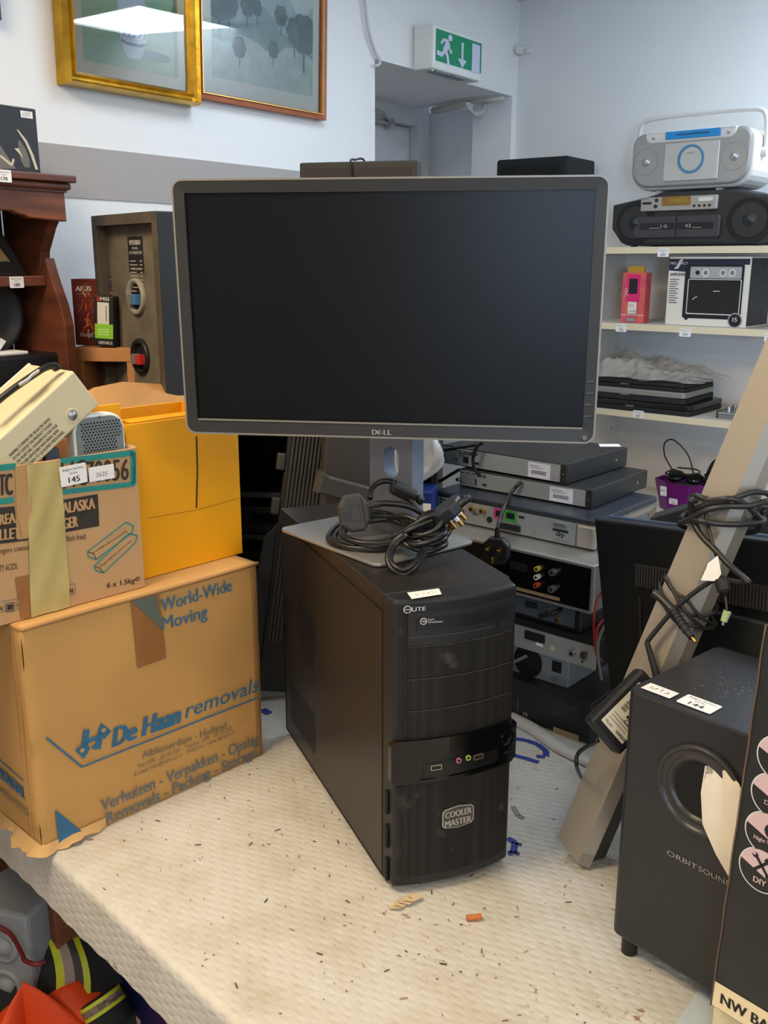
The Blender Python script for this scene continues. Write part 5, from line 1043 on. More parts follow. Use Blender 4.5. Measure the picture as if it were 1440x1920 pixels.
b = wrap('upper', '', zu, 4, .020, .0040, ex, 3, .016, .020); t1 = single(b, 'power_cable_coil', 'thick black cable wound round the upper part of the leaning sound bar', 'cable', 'cables on the sound bar')
ex = [([bq(1345, 1085, .002), bq(1330, 1092), bq(1300, 1112), bq(1262, 1145), bq(1232, 1180), bq(1213, 1204)], .0034),
      ([bq(1358, 1110), bq(1361, 1125, .004), bq(1363, 1148, .006)], .0016), ([bq(1226, 1112, .004), bq(1240, 1122, .004), bq(1262, 1145, .004)], .006)]
t2 = thing('audio_lead', 'thinner black lead with jack plugs wound round the lower part of the sound bar', 'cable', bq(1275, 1130), 'cables on the sound bar')
b = wrap('lower', '', zlw, 4, .014, .0024, ex, 5, .010, -.012); b.build('lead', t2)
b = MB(); p0, p1, p2, p3 = bq(1262, 1145, .008), bq(1288, 1184, .014), bq(1297, 1195, .016), bq(1304, 1204, .017); b.cyl(p0, p1, .0052, blk_m); 
for k in range(5): b.cyl(p0.lerp(p1, k/6), p0.lerp(p1, k/6+.07), .0062, blk_m)
b.cyl(p1, p2, .0045, blk_m); b.cyl(p2, p3, .0018, brass); b.build('jack_plug', t2)
b = MB(); p0, p1, p2 = bq(1364, 1146, .006), bq(1357, 1165, .006), bq(1355, 1172, .006); b.cyl(p0, p1, .0050, mat('lime_plug', (168, 190, 140), .4), .0042); b.cyl(p1, p2, .0018, silver); lab(b.build('green_plug', t2), 'pale green audio plug')
b = MB(); p0, p1 = bq(1352, 1080, .006), bq(1360, 1112, .006); b.tube([p0, p0.lerp(p1, .2), p0.lerp(p1, .8), p1], [.004, .0095, .0095, .004], blk_m, n=12, k=4); b.build('ferrite_bead', t2)
b = MB(); V = [bq(u, v, .012) for u, v in ((1346, 1042), (1352, 1076), (1343, 1090), (1314, 1088), (1324, 1066), (1327, 1056))]; b.add(V+[v+FBr.Y*.0006 for v in V], [(0, 1, 2, 3, 4, 5), (11, 10, 9, 8, 7, 6)], paper); c_ = V[3]; b.build('white_cable_tag', t2, recalc=False)

# ------------------------------------------------------------------ power brick with label
yv = Vector((0, 1, 0)); c0 = py(1106, 1352, 1.125); X_ = (py(1166, 1421, 1.115)-c0).normalized(); Zb = (py(1172, 1214, 1.165)-c0); Zb = (Zb-X_*Zb.dot(X_)).normalized(); Yb = Zb.cross(X_); Yb = Yb if Yb.y > 0 else -Yb
FK = Fr(c0, axes=(X_, Yb, Zb)); kw = .060; kh = FK.loc(1172, 1214)[1]
t = thing('power_brick', 'black power adapter with a white label hanging between the sound bar and subwoofer', 'power adapter', FK)
b = MB(FK); b.box(0, kw, 0, .026, 0, kh, mat('adapter_black', (30, 30, 30), .5), .004); b.build('case', t)
b = MB(FK); q = [FK.loc(u, v) for u, v in ((1105, 1336), (1153, 1393), (1187, 1262), (1161, 1243))]; x0, z0 = .009, .012; lw, lh = .042, kh*.72
b.flat(rr(x0, x0+lw, z0, z0+lh, .0015), -.0006, mat('label_cream', (216, 208, 190), .6)); bx = x0+.007
for k in range(26): h_ = (.0010, .0016, .0007)[k % 3]; b.flat([(bx, z0+lh*.42+k*.0016), (bx+.008, z0+lh*.42+k*.0016), (bx+.008, z0+lh*.42+k*.0016+h_*.7), (bx, z0+lh*.42+k*.0016+h_*.7)], -.0010, ink)
for k in range(8): b.line([(x0+.020, z0+lh*.3+k*.0065), (x0+.020+(.016, .010, .014)[k % 3], z0+lh*.3+k*.0065)], .0012, -.0010, inkg)
for k in range(3): b.line([(x0+.004, z0+.012+k*.0045), (x0+.034, z0+.012+k*.0045)], .0010, -.0010, inkg)
b.text('CE', x0+.022, z0+lh*.28, .006, ink, y=-.0012); b.text('CE', x0+.026, z0+lh*.48, .005, ink, y=-.0012); b.flat([(x0+.020, z0+lh*.38), (x0+.034, z0+lh*.38), (x0+.034, z0+lh*.43), (x0+.020, z0+lh*.43)], -.0011, ink); b.text('SAMSUNG', x0+.024, z0+.0035, .0035, ink, y=-.0012, bold=.03); b.text('Model', x0+.004, z0+.0035, .0035, ink, y=-.0012); b.build('label', t, recalc=False)
b = MB(FK); q_ = bq(1213, 1204); b.cyl((kw*.62, .013, kh), (kw*.62, .013, kh+.005), .009, blk_m); b.cyl((kw*.62, .013, kh+.005), FK.M.inverted() @ q_, .0055, blk_m, .0036); b.build('strain_relief', t)
b = MB(); b.tube([py(1122, 1388, 1.16), py(1100, 1400, 1.17), py(1083, 1415, 1.175), py(1082, 1440, 1.18), pz(1094, 1465, .003)], .0028, rubber); single(b, 'lead_to_table', 'thin black lead curving down from the power adapter to the tablecloth', 'cable')

# ------------------------------------------------------------------ flat screen leaning with its back to the viewer
c0 = py(1113, 972, 1.47); yt, be, al = -.95, .10, .115
X0 = Vector((math.cos(yt), math.sin(yt), 0)); Y0 = Vector((-math.sin(yt), math.cos(yt), 0)); Z0 = Vector((0, 0, 1))*math.cos(be)+Y0*math.sin(be)
Xt = X0*math.cos(al)+Z0*math.sin(al); Zt = Z0*math.cos(al)-X0*math.sin(al); Yt = Zt.cross(Xt)
th_ = c0.z-.001; hgt = (c0.z-.004)/max(.2, Zt.z); FTV = Fr(c0-Zt*hgt, axes=(Xt, Yt, Zt)); TVW = .60
t = thing('leaning_television', 'black flat television seen from the back, leaning behind the sound bar', 'television', Fr(FTV.at(TVW/2, 0, 0), axes=(Xt, Yt, Zt)))
tvb = mat('tv_back_black', (20, 20, 21), .45, bump=.15, bscale=600); tve = mat('tv_edge', (70, 84, 108), .3)
b = MB(FTV); b.prism([(.072, .006), (TVW, .006), (TVW, hgt), (0, hgt)], 0, .032, tvb, .004); b.build('back_shell', t)
b = MB(FTV); b.prism([(.069, .003), (TVW+.003, .003), (TVW+.003, hgt+.003), (-.003, hgt+.003)], .0325, .046, tve, .003); b.build('bezel', t)
gx0, gz0 = FTV.loc(1204, 1100); gx1, gz1 = FTV.loc(1190, 1056)
b = MB(FTV); b.prism([(gx1, gz1), (gx0+.012, gz0-.002), (TVW-.10, gz0-.002), (TVW-.06, gz1)], -.004, .001, mat('tv_vent', (34, 34, 35), .5), .001); b.build('vent_panel', t)
b = MB(FTV); x = gx1+.008
while x < TVW-.09: b.box(x, x+.0022, -.0068, -.0041, gz0+.001, gz1-.002, mat('tv_slat', (60, 58, 55), .45)); x += .0052
b.build('vent_slats', t)
b = MB(FTV); b.prism([(gx1+.012, gz0-.014), (gx1+.016, gz0-.014), (gx1+.040, .03), (gx1+.034, .03)], -.003, .001, MC['tv_vent']); b.prism(rr(gx1+.05, TVW-.13, .02, gz0-.012, .01), -.018, .001, tvb, .004); b.build('rear_cover', t)
c0 = py(1218, 972, 1.62); b = MB(Fr(c0, -.5)); zt = c0.z
b.prism([(0, -zt), (.26, -zt), (.26, .046), (.10, .044), (0, .0)], 0, .05, mat('dark_panel', (46, 45, 44), .55), .003); single(b, 'dark_slab', 'dark slab with a sloping top standing behind the leaning television', 'panel')

# ------------------------------------------------------------------ black box with round icons at the right edge
c0 = pz(1334, 1884, .072); c1 = pz(1440, 1950, .072); Xn = (c1-c0); Xn.z = 0; Xn.normalize(); dN = Vector((-Xn.y, Xn.x, 0))
low_ = c0; top_ = pl(1437, 1172, c0, dN); Zn = (top_-c0).normalized(); hN = (top_-c0).length
FN = Fr(c0, axes=(Xn, dN, Vector((0, 0, 1)))); lean = (top_-c0).dot(Xn)
nb = mat('icon_box_black', (34, 33, 32), .45, var=.15, vscale=20); icp = mat('icon_pink', (205, 175, 172), .6); crm = mat('cream_stripe', (222, 202, 160), .6)
t = thing('icon_box', 'tall black carton with round pink icons and a cream stripe at the right edge', 'box', Fr((FN.at(.1, .06, 0).x, FN.at(.1, .06, 0).y, .072), axes=(Xn, dN, (0, 0, 1))))
NWd, NDp = .22, .050; sh = lambda x, z: (x+lean*z/hN, z)
b = MB(FN); V = [(*(sh(x, z)[:1]), y, z) for z in (0, hN) for x, y in ((0, 0), (NWd, 0), (NWd, NDp), (0, NDp))]
b.add(V, [(0, 1, 5, 4), (1, 2, 6, 5), (2, 3, 7, 6), (3, 0, 4, 7), (4, 5, 6, 7), (3, 2, 1, 0)], nb); b.build('carton', t)
b = MB(FN); eb = card('worn_edge', (96, 76, 58), .2); b.tube([(sh(-.0005, z)[0]+.0004*math.sin(z*90), -.0006, z) for z in [hN*i/14 for i in range(15)]], .0010, eb, k=2, n=6); b.build('worn_edge', t)
b = MB(FN); hs = FN.loc(1340, 1838)[1]; b.add([(sh(.0005, .001)[0], -.0006, .001), (NWd, -.0006, .001), (sh(NWd, hs)[0], -.0006, hs), (sh(.0005, hs)[0], -.0006, hs)], [(0, 1, 2, 3)], crm)
b.text('NW BAHNHOF', .010, hs*.30, hs*.40, ink, .108, -.0010, bold=.05); b.build('stripe', t, recalc=False)
def icon(u, v, kind):
    x, z = FN.loc(u, v); r = abs(FN.loc(u+42, v+20)[0]-x)*.98 if 0 else .0235; b = MB(FN); b.flat(circ(x, z, r, r, 36), -.0006, pwhite); b.flat(circ(x, z, r*.94, r*.94, 36), -.0009, nb)
    a0, a1 = -.42, PI-.1; b.flat(circ(x, z, r*.94, r*.94, 30, -.55, PI-.25), -.0012, icp)
    if kind == 'tools':
        b.line([(x-r*.28, z+r*.62), (x+r*.30, z-r*.12)], r*.13, -.0015, ink); b.line([(x+r*.28, z+r*.55), (x-r*.28, z-r*.05)], r*.13, -.0015, ink); b.flat(circ(x-r*.30, z+r*.62, r*.13, r*.13, 12), -.0016, ink); b.flat(circ(x-r*.34, z+r*.68, r*.07, r*.07, 10), -.0018, icp); b.line([(x+r*.14, z+r*.62), (x+r*.42, z+r*.42)], r*.2, -.0016, ink); b.flat(circ(x+r*.32, z-r*.14, r*.12, r*.12, 12), -.0016, ink)
        b.text('DIY', x, z-r*.62, r*.26, icp, r*.55, -.0015, bold=.04, align='c')
    elif kind == 'ring':
        b.ring(circ(x+r*.2, z+r*.22, r*.34, r*.34, 20), circ(x+r*.2, z+r*.22, r*.17, r*.17, 20), -.0017, -.0013, ink); b.text('Night Vision', x, z-r*.40, r*.18, icp, r*1.1, -.0015, bold=.03, align='c')
    else: b.text('Detail', x, z-r*.45, r*.2, icp, r*.7, -.0015, bold=.03, align='c'); b.flat(circ(x+r*.2, z+r*.2, r*.2, r*.16, 14), -.0015, mat('icon_grey', (120, 100, 98), .6))
    lab(b.build('icon', t, recalc=False), {'tools': 'round icon with crossed tools and the word DIY', 'ring': 'round icon with a black ring', 'dots': 'round pink icon'}[kind])
icon(1428, 1632, 'tools'); icon(1440, 1565, 'ring'); icon(1452, 1494, 'dots'); icon(1464, 1424, 'dots')
b = MB(FN); b.box(-.004, NWd+.05, .012, NDp+.02, -.0695, -.0006, card('beige_carton', (208, 190, 150), .06), .002); single(b, 'beige_box', 'flat beige box under the black carton with icons', 'box')
Pq = [pz(u, v, .0016) for u, v in ((1340, 1812), (1262, 1925), (1245, 1990), (1500, 1990), (1470, 1890))]; b = MB()
b.add(Pq+[p+Vector((0, 0, .0008)) for p in Pq], [(0, 1, 2, 3, 4)[::-1], (5, 6, 7, 8, 9)]+[(i, (i+1) % 5, 5+(i+1) % 5, 5+i) for i in range(5)], mat('pale_blue_card', (196, 208, 218), .5)); single(b, 'pale_blue_sheet', 'pale blue sheet lying on the tablecloth beside the subwoofer', 'sheet')

# ------------------------------------------------------------------ stack of set-top boxes and players
pA, pB = pz(975, 1350), pz(1100, 1395); Xs = (pB-pA).normalized(); yawS = math.atan2(Xs.y, Xs.x)
base = pB
def stackbox(name, label, cat, vr, ur, vtop, vbot, wid, dep, off, dyaw=0, z0=None):
    """unit whose right front edge is seen at column ur; rows vtop/vbot give its height"""
    yaw = yawS+dyaw; d = Vector((-math.sin(yawS), math.cos(yawS), 0)); o = base+d*off
    Pb = pl(ur, vbot, o, d); zb_ = Pb.z if z0 is None else z0; zt = pl(ur, vtop, o, d).z
    f = Fr((Pb.x, Pb.y, zb_), yaw); f = Fr(f.at(-wid, 0, 0), yaw)
    t = thing(name, label, cat, Fr(f.at(wid/2, dep/2, 0), yaw), 'stacked players and set-top boxes'); return t, f, zt-zb_
def rca(b, x, z, c, r=.0045, y=0): b.cyl((x, y+.0002, z), (x, y-.0105, z), r, c, n=14); b.cyl((x, y-.0106, z), (x, y-.0108, z), r*.6, dark, n=12)
def port(b, x0, x1, z0, z1, y=-.0008): b.ring(rr(x0, x1, z0, z1, .0006), rr(x0+.001, x1-.001, z0+.001, z1-.001, .0004), y, .0002, silver); b.box(x0+.001, x1-.001, -.0004, -.0001, z0+.001, z1-.001, dark)
top_blk = mat('player_black', (30, 30, 31), .4, bump=.05, bscale=600); sil2 = mat('dvd_silver', (168, 164, 156), .35, .6)
gold = mat('gold_plug', (205, 170, 95), .3, .9); scart = mat('scart_black', (22, 22, 22), .6)
z = .0012; stk = []
# bottom black unit
t, f, h = stackbox('black_amplifier', 'large black unit with embossed panel at the bottom of the player stack', 'amplifier', 0, 1104, 1320, 1395, .42, .30, 0, 0, z)
b = MB(f); b.box(0, .42, 0, .30, 0, h, top_blk, .002); b.build('case', t)
b = MB(f); x0, zz = f.loc(1036, 1310); x1, z1 = f.loc(1086, 1372); b.box(x0, x1, -.0014, .0004, z1+.012, zz, mat('emboss_grey', (52, 50, 47), .6)); 
for k in range(5): b.line([(x0+.002, zz-.007*k-.005), (x1-.002, zz-.007*k-.005)], .0012, -.0018, top_blk)
b.build('embossed_panel', t); x0, zz = f.loc(1038, 1362); x1, z1 = f.loc(1085, 1386); b = MB(f); b.flat(rr(x0, x1, zz-.012, zz, .0005), -.0010, mat('old_label', (170, 152, 116), .7)); b.text('MADE IN UK', x0+.003, zz-.008, .004, inkg, (x1-x0)*.7, y=-.0014); b.build('rating_label', t, recalc=False)
x0, zz = f.loc(981, 1340); b = MB(f); b.text('CE', x0, zz, .006, pwhite, y=-.0008); b.line([(x0-.012, zz-.004), (x0-.012, zz+.03)], .001, -.0008, inkg); b.build('lettering', t, recalc=False); z += h+.0006
# power supply unit with fan
t, f, h = stackbox('fan_unit', 'silver boxed unit with a round fan grille above the black amplifier', 'power supply', 0, 1064, 1237, 1288, .17, .16, .030, 0, z)
b = MB(f); b.box(0, .17, 0, .16, 0, h, zinc, .001); b.build('case', t); b = MB(f); x, zz = f.loc(990, 1240, 0); 
for r_ in (.012, .018, .024, .030): b.ring(circ(x, h*.52, r_, r_, 28), circ(x, h*.52, r_-.0018, r_-.0018, 28), -.0012, .0002, MC['player_black'])
b.flat(circ(x, h*.52, .031, .031, 28), -.0004, dark); b.build('fan_grille', t); b = MB(f); x, zz = f.loc(1045, 1252); port(b, x-.012, x+.010, h*.42, h*.85); b.text('CE', x-.012, h*.12, .007, ink, y=-.0006); b.build('mains_socket', t)
b = MB(f); b.tube([f.at(*q_) if 0 else q_ for q_ in ((.085, -.004, h*.75), (.07, -.012, h*.55), (.04, -.02, h*.2), (.0, -.03, .004))], .0035, mat('grey_lead', (110, 108, 104), .5)); b.build('lead', t); z += h+.0006
# satellite receiver
t, f, h = stackbox('satellite_receiver', 'silver backed receiver with a scart slot above the fan unit', 'receiver', 0, 1118, 1203, 1256, .30, .17, .018, 0, z)
b = MB(f); b.box(0, .30, .003, .17, 0.0002, h, top_blk, .001); b.build('case', t); b = MB(f); b.box(.002, .298, .0, .0028, .001, h*.80, mat('pale_zinc', (176, 178, 176), .45, .5)); b.build('back_plate', t)
b = MB(f); x0, _ = f.loc(985, 1190); x1, _ = f.loc(1022, 1205); b.box(x0, x1, -.004, .0, h*.42, h*.72, scart, .001); b.build('scart_socket', t); b = MB(f); x, _ = f.loc(1076, 1225); rca(b, x, h*.42, silver, .0055); b.build('aerial_socket', t); b = MB(f); x, _ = f.loc(1098, 1228); b.box(x-.006, x+.004, -.010, -.0001, h*.36, h*.56, mat('bronze', (90, 70, 50), .4, .6), .001); rca(b, x, h*.28, silver, .003); b.build('aerial_socket', t)
b = MB(f); x, _ = f.loc(1036, 1215); b.flat(circ(x, h*.35, .005, .005, 16), -.0005, mat('seal_yellow', (190, 185, 140), .6)); b.flat(rr(x-.035, x-.02, h*.28, h*.42, .0005), -.0005, paper); b.build('seal', t, recalc=False); z += h+.0006
# small black box with gold sockets
t, f, h = stackbox('small_receiver', 'small dark receiver with one gold socket below the silver recorder', 'receiver', 0, 1088, 1138, 1184, .24, .15, .030, 0, z)
b = MB(f); b.box(0, .24, .0, .15, 0.0002, h, top_blk, .003); b.build('case', t); b = MB(f); b.box(.004, .228, -.0012, -.0001, h*.16, h*.88, mat('dark_zinc', (86, 94, 102), .5, .4)); b.build('back_plate', t)
for u, c in ((1030, silver), (1049, gold)): b = MB(f); x, _ = f.loc(u, 1165); rca(b, x, h*(.62 if c is silver else .36), c, .0045, -.0012); b.build('socket', t)
b = MB(f); x, _ = f.loc(1012, 1155); b.box(x-.030, x-.004, -.004, -.0013, h*.5, h*.72, scart, .001); b.build('scart_socket', t); b = MB(f); x, _ = f.loc(1052, 1153); b.tube([(x, -.002, h*.75), (x-.004, -.018, h*.66), (x-.03, -.024, h*.45)], .004, rubber); b.build('plugged_lead', t)
z += h+.0006
# silver recorder
t, f, h = stackbox('silver_recorder', 'silver cased recorder with black back panel and coloured sockets in the stack', 'recorder', 0, 1108, 1062, 1150, .36, .22, .008, 0, z)
b = MB(f); b.box(0, .36, .006, .22, 0.0002, h, sil2, .002); b.ring(rr(0, .36, 0, h, .001), rr(.004, .356, .004, h-.004, .001), 0, .0058, sil2); b.build('case', t); b = MB(f); b.box(.0045, .3555, .003, .0058, .0045, h-.0045, gloss); b.build('back_panel', t)
for k, c in enumerate(((205, 180, 60), (225, 222, 215), (200, 70, 50))): b = MB(f); x, _ = f.loc(1010, 1090, .003); rca(b, x, h*(.70-.18*k), mat('rca_%d' % k, c, .4), .0048, .003); b.build('socket', t)
for k in range(2): b = MB(f); x, _ = f.loc(1039, 1090, .003); rca(b, x, h*(.70-.36*k), silver, .0062, .003); b.build('aerial_socket', t)
b = MB(f); x, _ = f.loc(1013, 1120, .003); b.box(.06, x+.04, .0012, .0029, h*.10, h*.17, mat('tan_strip', (150, 126, 92), .5)); b.build('strip', t); b = MB(f); x, _ = f.loc(975, 1085, .003); b.box(x-.02, x+.015, -.001, .0029, h*.55, h*.72, scart, .001); b.build('scart_socket', t); z += h+.0006
# sky box
t, f, h = stackbox('satellite_box', 'silver grey satellite box with pink and green marked sockets and ribbed side', 'set-top box', 0, 1112, 976, 1040, .36, .25, .085, 0, z)
b = MB(f); b.box(.0, .36, .003, .25, 0.0002, h-.010, mat('skybox_grey', (120, 122, 124), .4, .3), .004); b.build('case', t); b = MB(f.top(h)); b.prism(rr(-.002, .362, .0, .25, .012), 0, .0096, mat('skybox_lid', (44, 50, 60), .3), .003); b.build('lid', t)
b = MB(f); b.box(.003, .322, 0, .0028, .003, h-.0115, mat('pale_zinc2', (158, 166, 170), .45, .45)); b.build('back_plate', t); b = MB(f); b.box(.324, .3605, -.001, .012, .002, h-.012, mat('clear_grey', (176, 170, 162), .3, .4), .004); b.build('corner_cap', t)
b = MB(f.right(.3605))
for k in range(7): o_ = .006+.0042*k; b.ring(rr(.03+o_*.6, .247-o_, .003+o_*.28, h-.014-o_*.28, .010), rr(.032+o_*.6, .245-o_, .0045+o_*.28, h-.0155-o_*.28, .009), -.002+.0002*k, .0005, mat('fin_tan', (172, 158, 140), .4, .3))
b.build('side_fins', t)
for u in (888, 907): b = MB(f); x, _ = f.loc(u, 965); rca(b, x, h*.62, gold, .0052); b.build('aerial_socket', t)
for u, u2, c, nm in ((926, 945, (190, 60, 130), 'pink'), (946, 970, (50, 150, 60), 'green')):
    b = MB(f); x0, _ = f.loc(u, 965); x1, _ = f.loc(u2, 970); b.prism(rr(x0, x1-.001, h*.42, h*.80, .001), -.0010, -.0001, mat('port_'+nm, c, .5)); b.box(x0+.005, x1-.006, -.0016, -.0011, h*.52, h*.72, dark); lab(b.build('marked_socket', t), nm+' bordered socket')
b = MB(f); x0, _ = f.loc(938, 990); x1, _ = f.loc(976, 1000); b.box(x0, x1, -.006, -.0001, h*.14, h*.34, scart, .001); b.build('scart_socket', t)
b = MB(f); x0, _ = f.loc(1037, 985); x1, _ = f.loc(1066, 990); b.prism(rr(x0+.003, x1-.003, h*.60, h*.74, .003), -.005, -.0001, silver, .001); b.box(x0, x1, -.0008, -.0001, h*.42, h*.50, ink); b.build('serial_port', t)
b = MB(f); x0, _ = f.loc(972, 975); port(b, x0, x0+.014, h*.60, h*.70); x, _ = f.loc(918, 985); b.cyl((x, .0, h*.34), (x, -.002, h*.34), .006, blk); b.build('small_ports', t)
b = MB(f); x0, _ = f.loc(1042, 1010); b.text('sky', x0, h*.27, .009, ink, .018, -.0005, bold=.05); x0, _ = f.loc(998, 1012); b.text('CE', x0, h*.18, .005, inkg, y=-.0005); x2, _ = f.loc(1036, 1025); b.line([(x2, h*.16), (x2+.036, h*.16)], .001, -.0005, inkg); b.line([(x2, h*.12), (x2+.03, h*.12)], .001, -.0005, inkg); b.text('HDMI', f.loc(888, 985)[0], h*.40, .004, ink, y=-.0005); b.build('lettering', t, recalc=False)
b = MB(f)
for k in range(4): x, _ = f.loc(812+k*7, 945); b.box(x, x+.0045, -.0008, .0, h*.68, h*.74, dark); b.box(x, x+.0045, -.0008, .0, h*.58, h*.64, dark)
x, _ = f.loc(868, 975)
for k in range(3): rca(b, x, h*(.30+.10*k), MC['rca_2'] if k == 1 else gold, .003)
b.build('vent_and_sockets', t); z += h+.0006
# two slim set-top boxes
for k, (lb, ur, vt, vb, dy, of, wd2) in enumerate((('lower of the two slim black set-top boxes with silver back, turned slightly', 1108, 919, 957, .02, .150, .30), ('upper slim black set-top box, topmost of the whole stack', 1060, 871, 910, -.02, .153, .30))):
    t, f, h = stackbox('slim_set_top_box', lb, 'set-top box', 0, ur, vt, vb, wd2, .235, of, dy, z)
    b = MB(f); b.box(0, wd2, .003, .235, 0.0002, h, top_blk, .002); b.box(wd2-.012, wd2, 0, .0029, 0.001, h-.001, blk_m); b.build('case', t); b = MB(f); b.box(.003, wd2-.0125, 0, .0028, .003, h-.003, MC['pale_zinc2']); b.build('back_plate', t)
    Lx = lambda u: f.loc(u, 880 if k else 925)[0]; du = (0, -14)[k]
    b = MB(f)
    for u in (830+2*du if k else 850, ): x = Lx(u+12); rca(b, x, h*.42, silver, .0042); b.cyl((x+.006, .0, h*.60), (x+.006, -.002, h*.60), .003, silver)
    b.build('aerial_socket', t); b = MB(f); x = Lx(862+du); port(b, x, x+.013, h*.24, h*.42); x = Lx(882+du); port(b, x, x+.015, h*.22, h*.58); x = Lx(904+du); port(b, x, x+.011, h*.24, h*.40); b.build('ports', t)
    b = MB(f)
    for r_ in range(2):
        for q_ in range(5): x = Lx(863+du)+q_*.013; b.box(x, x+.010, -.0004, .0, h*(.70+.10*r_), h*(.75+.10*r_), dark)
    b.build('vent', t); b = MB(f); x0 = wd2-.088+(.004 if k else 0); b.flat(rr(x0, x0+.050, h*.10, h*.86, .0008), -.0005, mat('label_lilac', (205, 205, 218), .5))
    for q_ in range(24): b.line([(x0+.008+q_*.0014, h*.28), (x0+.008+q_*.0014, h*.48)], (.0004, .0008, .0006)[q_ % 3], -.0009, ink)
    b.line([(x0+.004, h*.70), (x0+.026, h*.70)], .0015, -.0009, inkg); b.line([(x0+.004, h*.60), (x0+.034, h*.60)], .001, -.0009, inkg); b.build('rating_label', t, recalc=False)
    b = MB(f); b.flat(rr(.004, .040, h*.2, h*.8, .0006), -.0005, mat('faint_label', (120, 124, 128), .5)); b.flat(rr(wd2-.034, wd2-.016, h*.15, h*.8, .0006), -.0004, mat('faint_label2', (140, 146, 150), .5)); b.text('CE', wd2-.032, h*.2, .006, inkg, y=-.0008); b.build('marks', t, recalc=False)
    b = MB(f); b.cyl((wd2-.006, -.0004, h*.5), (wd2-.006, .0, h*.5), .0016, silver, n=10); b.cyl((wd2+.0004, .19, h*.5), (wd2, .19, h*.5), .003, silver, n=12); b.build('screw', t)
    if k: b = MB(f.top(h)); P = [pz(u, v, z+h) for u, v in ((1122, 833), (1160, 833), (1165, 838), (1125, 838))]; b.fr = WORLD; b.add([p+Vector((0, 0, .0006)) for p in P], [(0, 1, 2, 3)], paper); b.build('white_sticker', t, recalc=False)
    z += h+.0008; last = f
# leads hanging on the stack and the dangling mains plug
dS = Vector((-math.sin(yawS), math.cos(yawS), 0)); sp = lambda u, v, o=-.012, _k=0: pl(u, v, base+dS*o, dS)
pg = mat('plug_black', (28, 28, 28), .42)
def plug3(name_parent, fr):   # British plug: fr origin at body centre, -Y towards the pins, Z towards the cable
    b = MB(fr); b.prism([(-.016, -.024), (.016, -.024), (.025, -.010), (.024, .012), (.012, .024), (-.012, .024), (-.024, .012), (-.025, -.010)], -.008, .010, pg, .004, 3); b.build('plug_body', name_parent)
    for (x0, x1, z0, z1) in ((-.002, .002, -.019, -.007), (-.0135, -.0075, .004, .008), (.0075, .0135, .004, .008)):
        b = MB(fr); b.box(x0, x1, -.026, -.0085, z0, z1, brass, .0006); b.build('pin', name_parent)
    b = MB(fr); b.cyl((0, .002, .022), (0, .002, .042), .0058, pg, .0040); b.build('cord_grip', name_parent)
c_ = sp(931, 1032, -.030); FPg = Fr(c_, axes=(Vector((math.cos(yawS+.3), math.sin(yawS+.3), 0)), Vector((-math.sin(yawS+.3), math.cos(yawS+.3), 0)), (0, 0, 1)))
t = thing('dangling_mains_plug', 'black three pin mains plug dangling by its lead in front of the player stack', 'plug', FPg); plug3(t, FPg)
b = MB(); b.tube([FPg.at(0, .002, .040), sp(934, 985, .02), sp(945, 950, .06), sp(958, 925, .125), sp(972, 908, .138), sp(978, 903, .143)], .0038, MC['grey_black_cable']); b.build('lead', t)
sq = lambda u, v, o=-.012: sp(u, v, o+.150)
b = MB(); b.tube([sq(905, 828, -.014), sq(893, 840, -.016), sq(887, 860, -.016), sq(890, 880, -.014), sq(899, 890, -.008)], .0034, rubber); b.tube([sq(905, 832, -.012), sq(870, 838, -.014), sq(835, 844, -.014), sq(810, 852, -.014)], .0030, rubber); single(b, 'upper_black_lead', 'black lead looping over the back of the topmost set-top box', 'cable')
b = MB(); b.tube([sq(862, 880, -.010), sq(845, 890, -.014), sq(825, 902, -.016), sq(808, 905, -.016)], .0034, rubber); single(b, 'lower_black_lead', 'black lead resting across the lower slim set-top box', 'cable')
red = mat('red_wire', (150, 40, 36), .45)
b = MB(); b.tube([sp(1137, 1105, .02), sp(1122, 1120, .01), sp(1114, 1150, -.006), sp(1114, 1190, -.008), sp(1117, 1220, -.006)], .0022, red, n=6); b.tube([sp(1142, 1155, .01), sp(1126, 1168, -.004), sp(1119, 1185, -.010), sp(1118, 1225, -.006), sp(1130, 1240, -.01)], .0022, red, n=6)
single(b, 'red_wires', 'pair of red wires hanging beside the right end of the player stack', 'wires')
b = MB(); b.tube([sp(1146, 1160, -.004), sp(1130, 1180, -.014), sp(1121, 1210, -.02), sp(1123, 1245, -.02), sp(1128, 1275, -.016)], .0026, mat('grey_lead', (110, 108, 104), .5), n=6); single(b, 'grey_lead', 'grey lead hanging beside the red wires at the stack', 'cable')

# ------------------------------------------------------------------ power leads heaped on the monitor base
cabm = rubber
def bundle(name, label, loops, r, seed):
    b = MB(); 
    for L_ in loops: b.tube(L_, r, cabm, n=9, k=7)
    return b
def zp(u, v, y): return py(u, v, y)
ZB = TH+.006+.0045
def lp(cu, cv, ru, rv, y0, dy, rot, n=10, j=2.5, seed=0, zmin=ZB):
    R = random.Random(seed); out = []
    for i in range(n):
        a = 2*PI*i/n; u0, v0 = ru*math.cos(a), rv*math.sin(a); u = cu+u0*math.cos(rot)-v0*math.sin(rot)+R.uniform(-j, j); v = cv+u0*math.sin(rot)+v0*math.cos(rot)+R.uniform(-j, j)
        P = zp(u, v, y0-dy*math.sin(a)); P.z = max(P.z, zmin+.001*R.random()); out.append(P)
    return out
t1 = thing('coiled_mains_lead', 'coiled black mains lead with a moulded plug, heaped on the left of the monitor base', 'cable', pz(690, 1010, ZB-.004), 'mains leads on the monitor base')
b = MB()
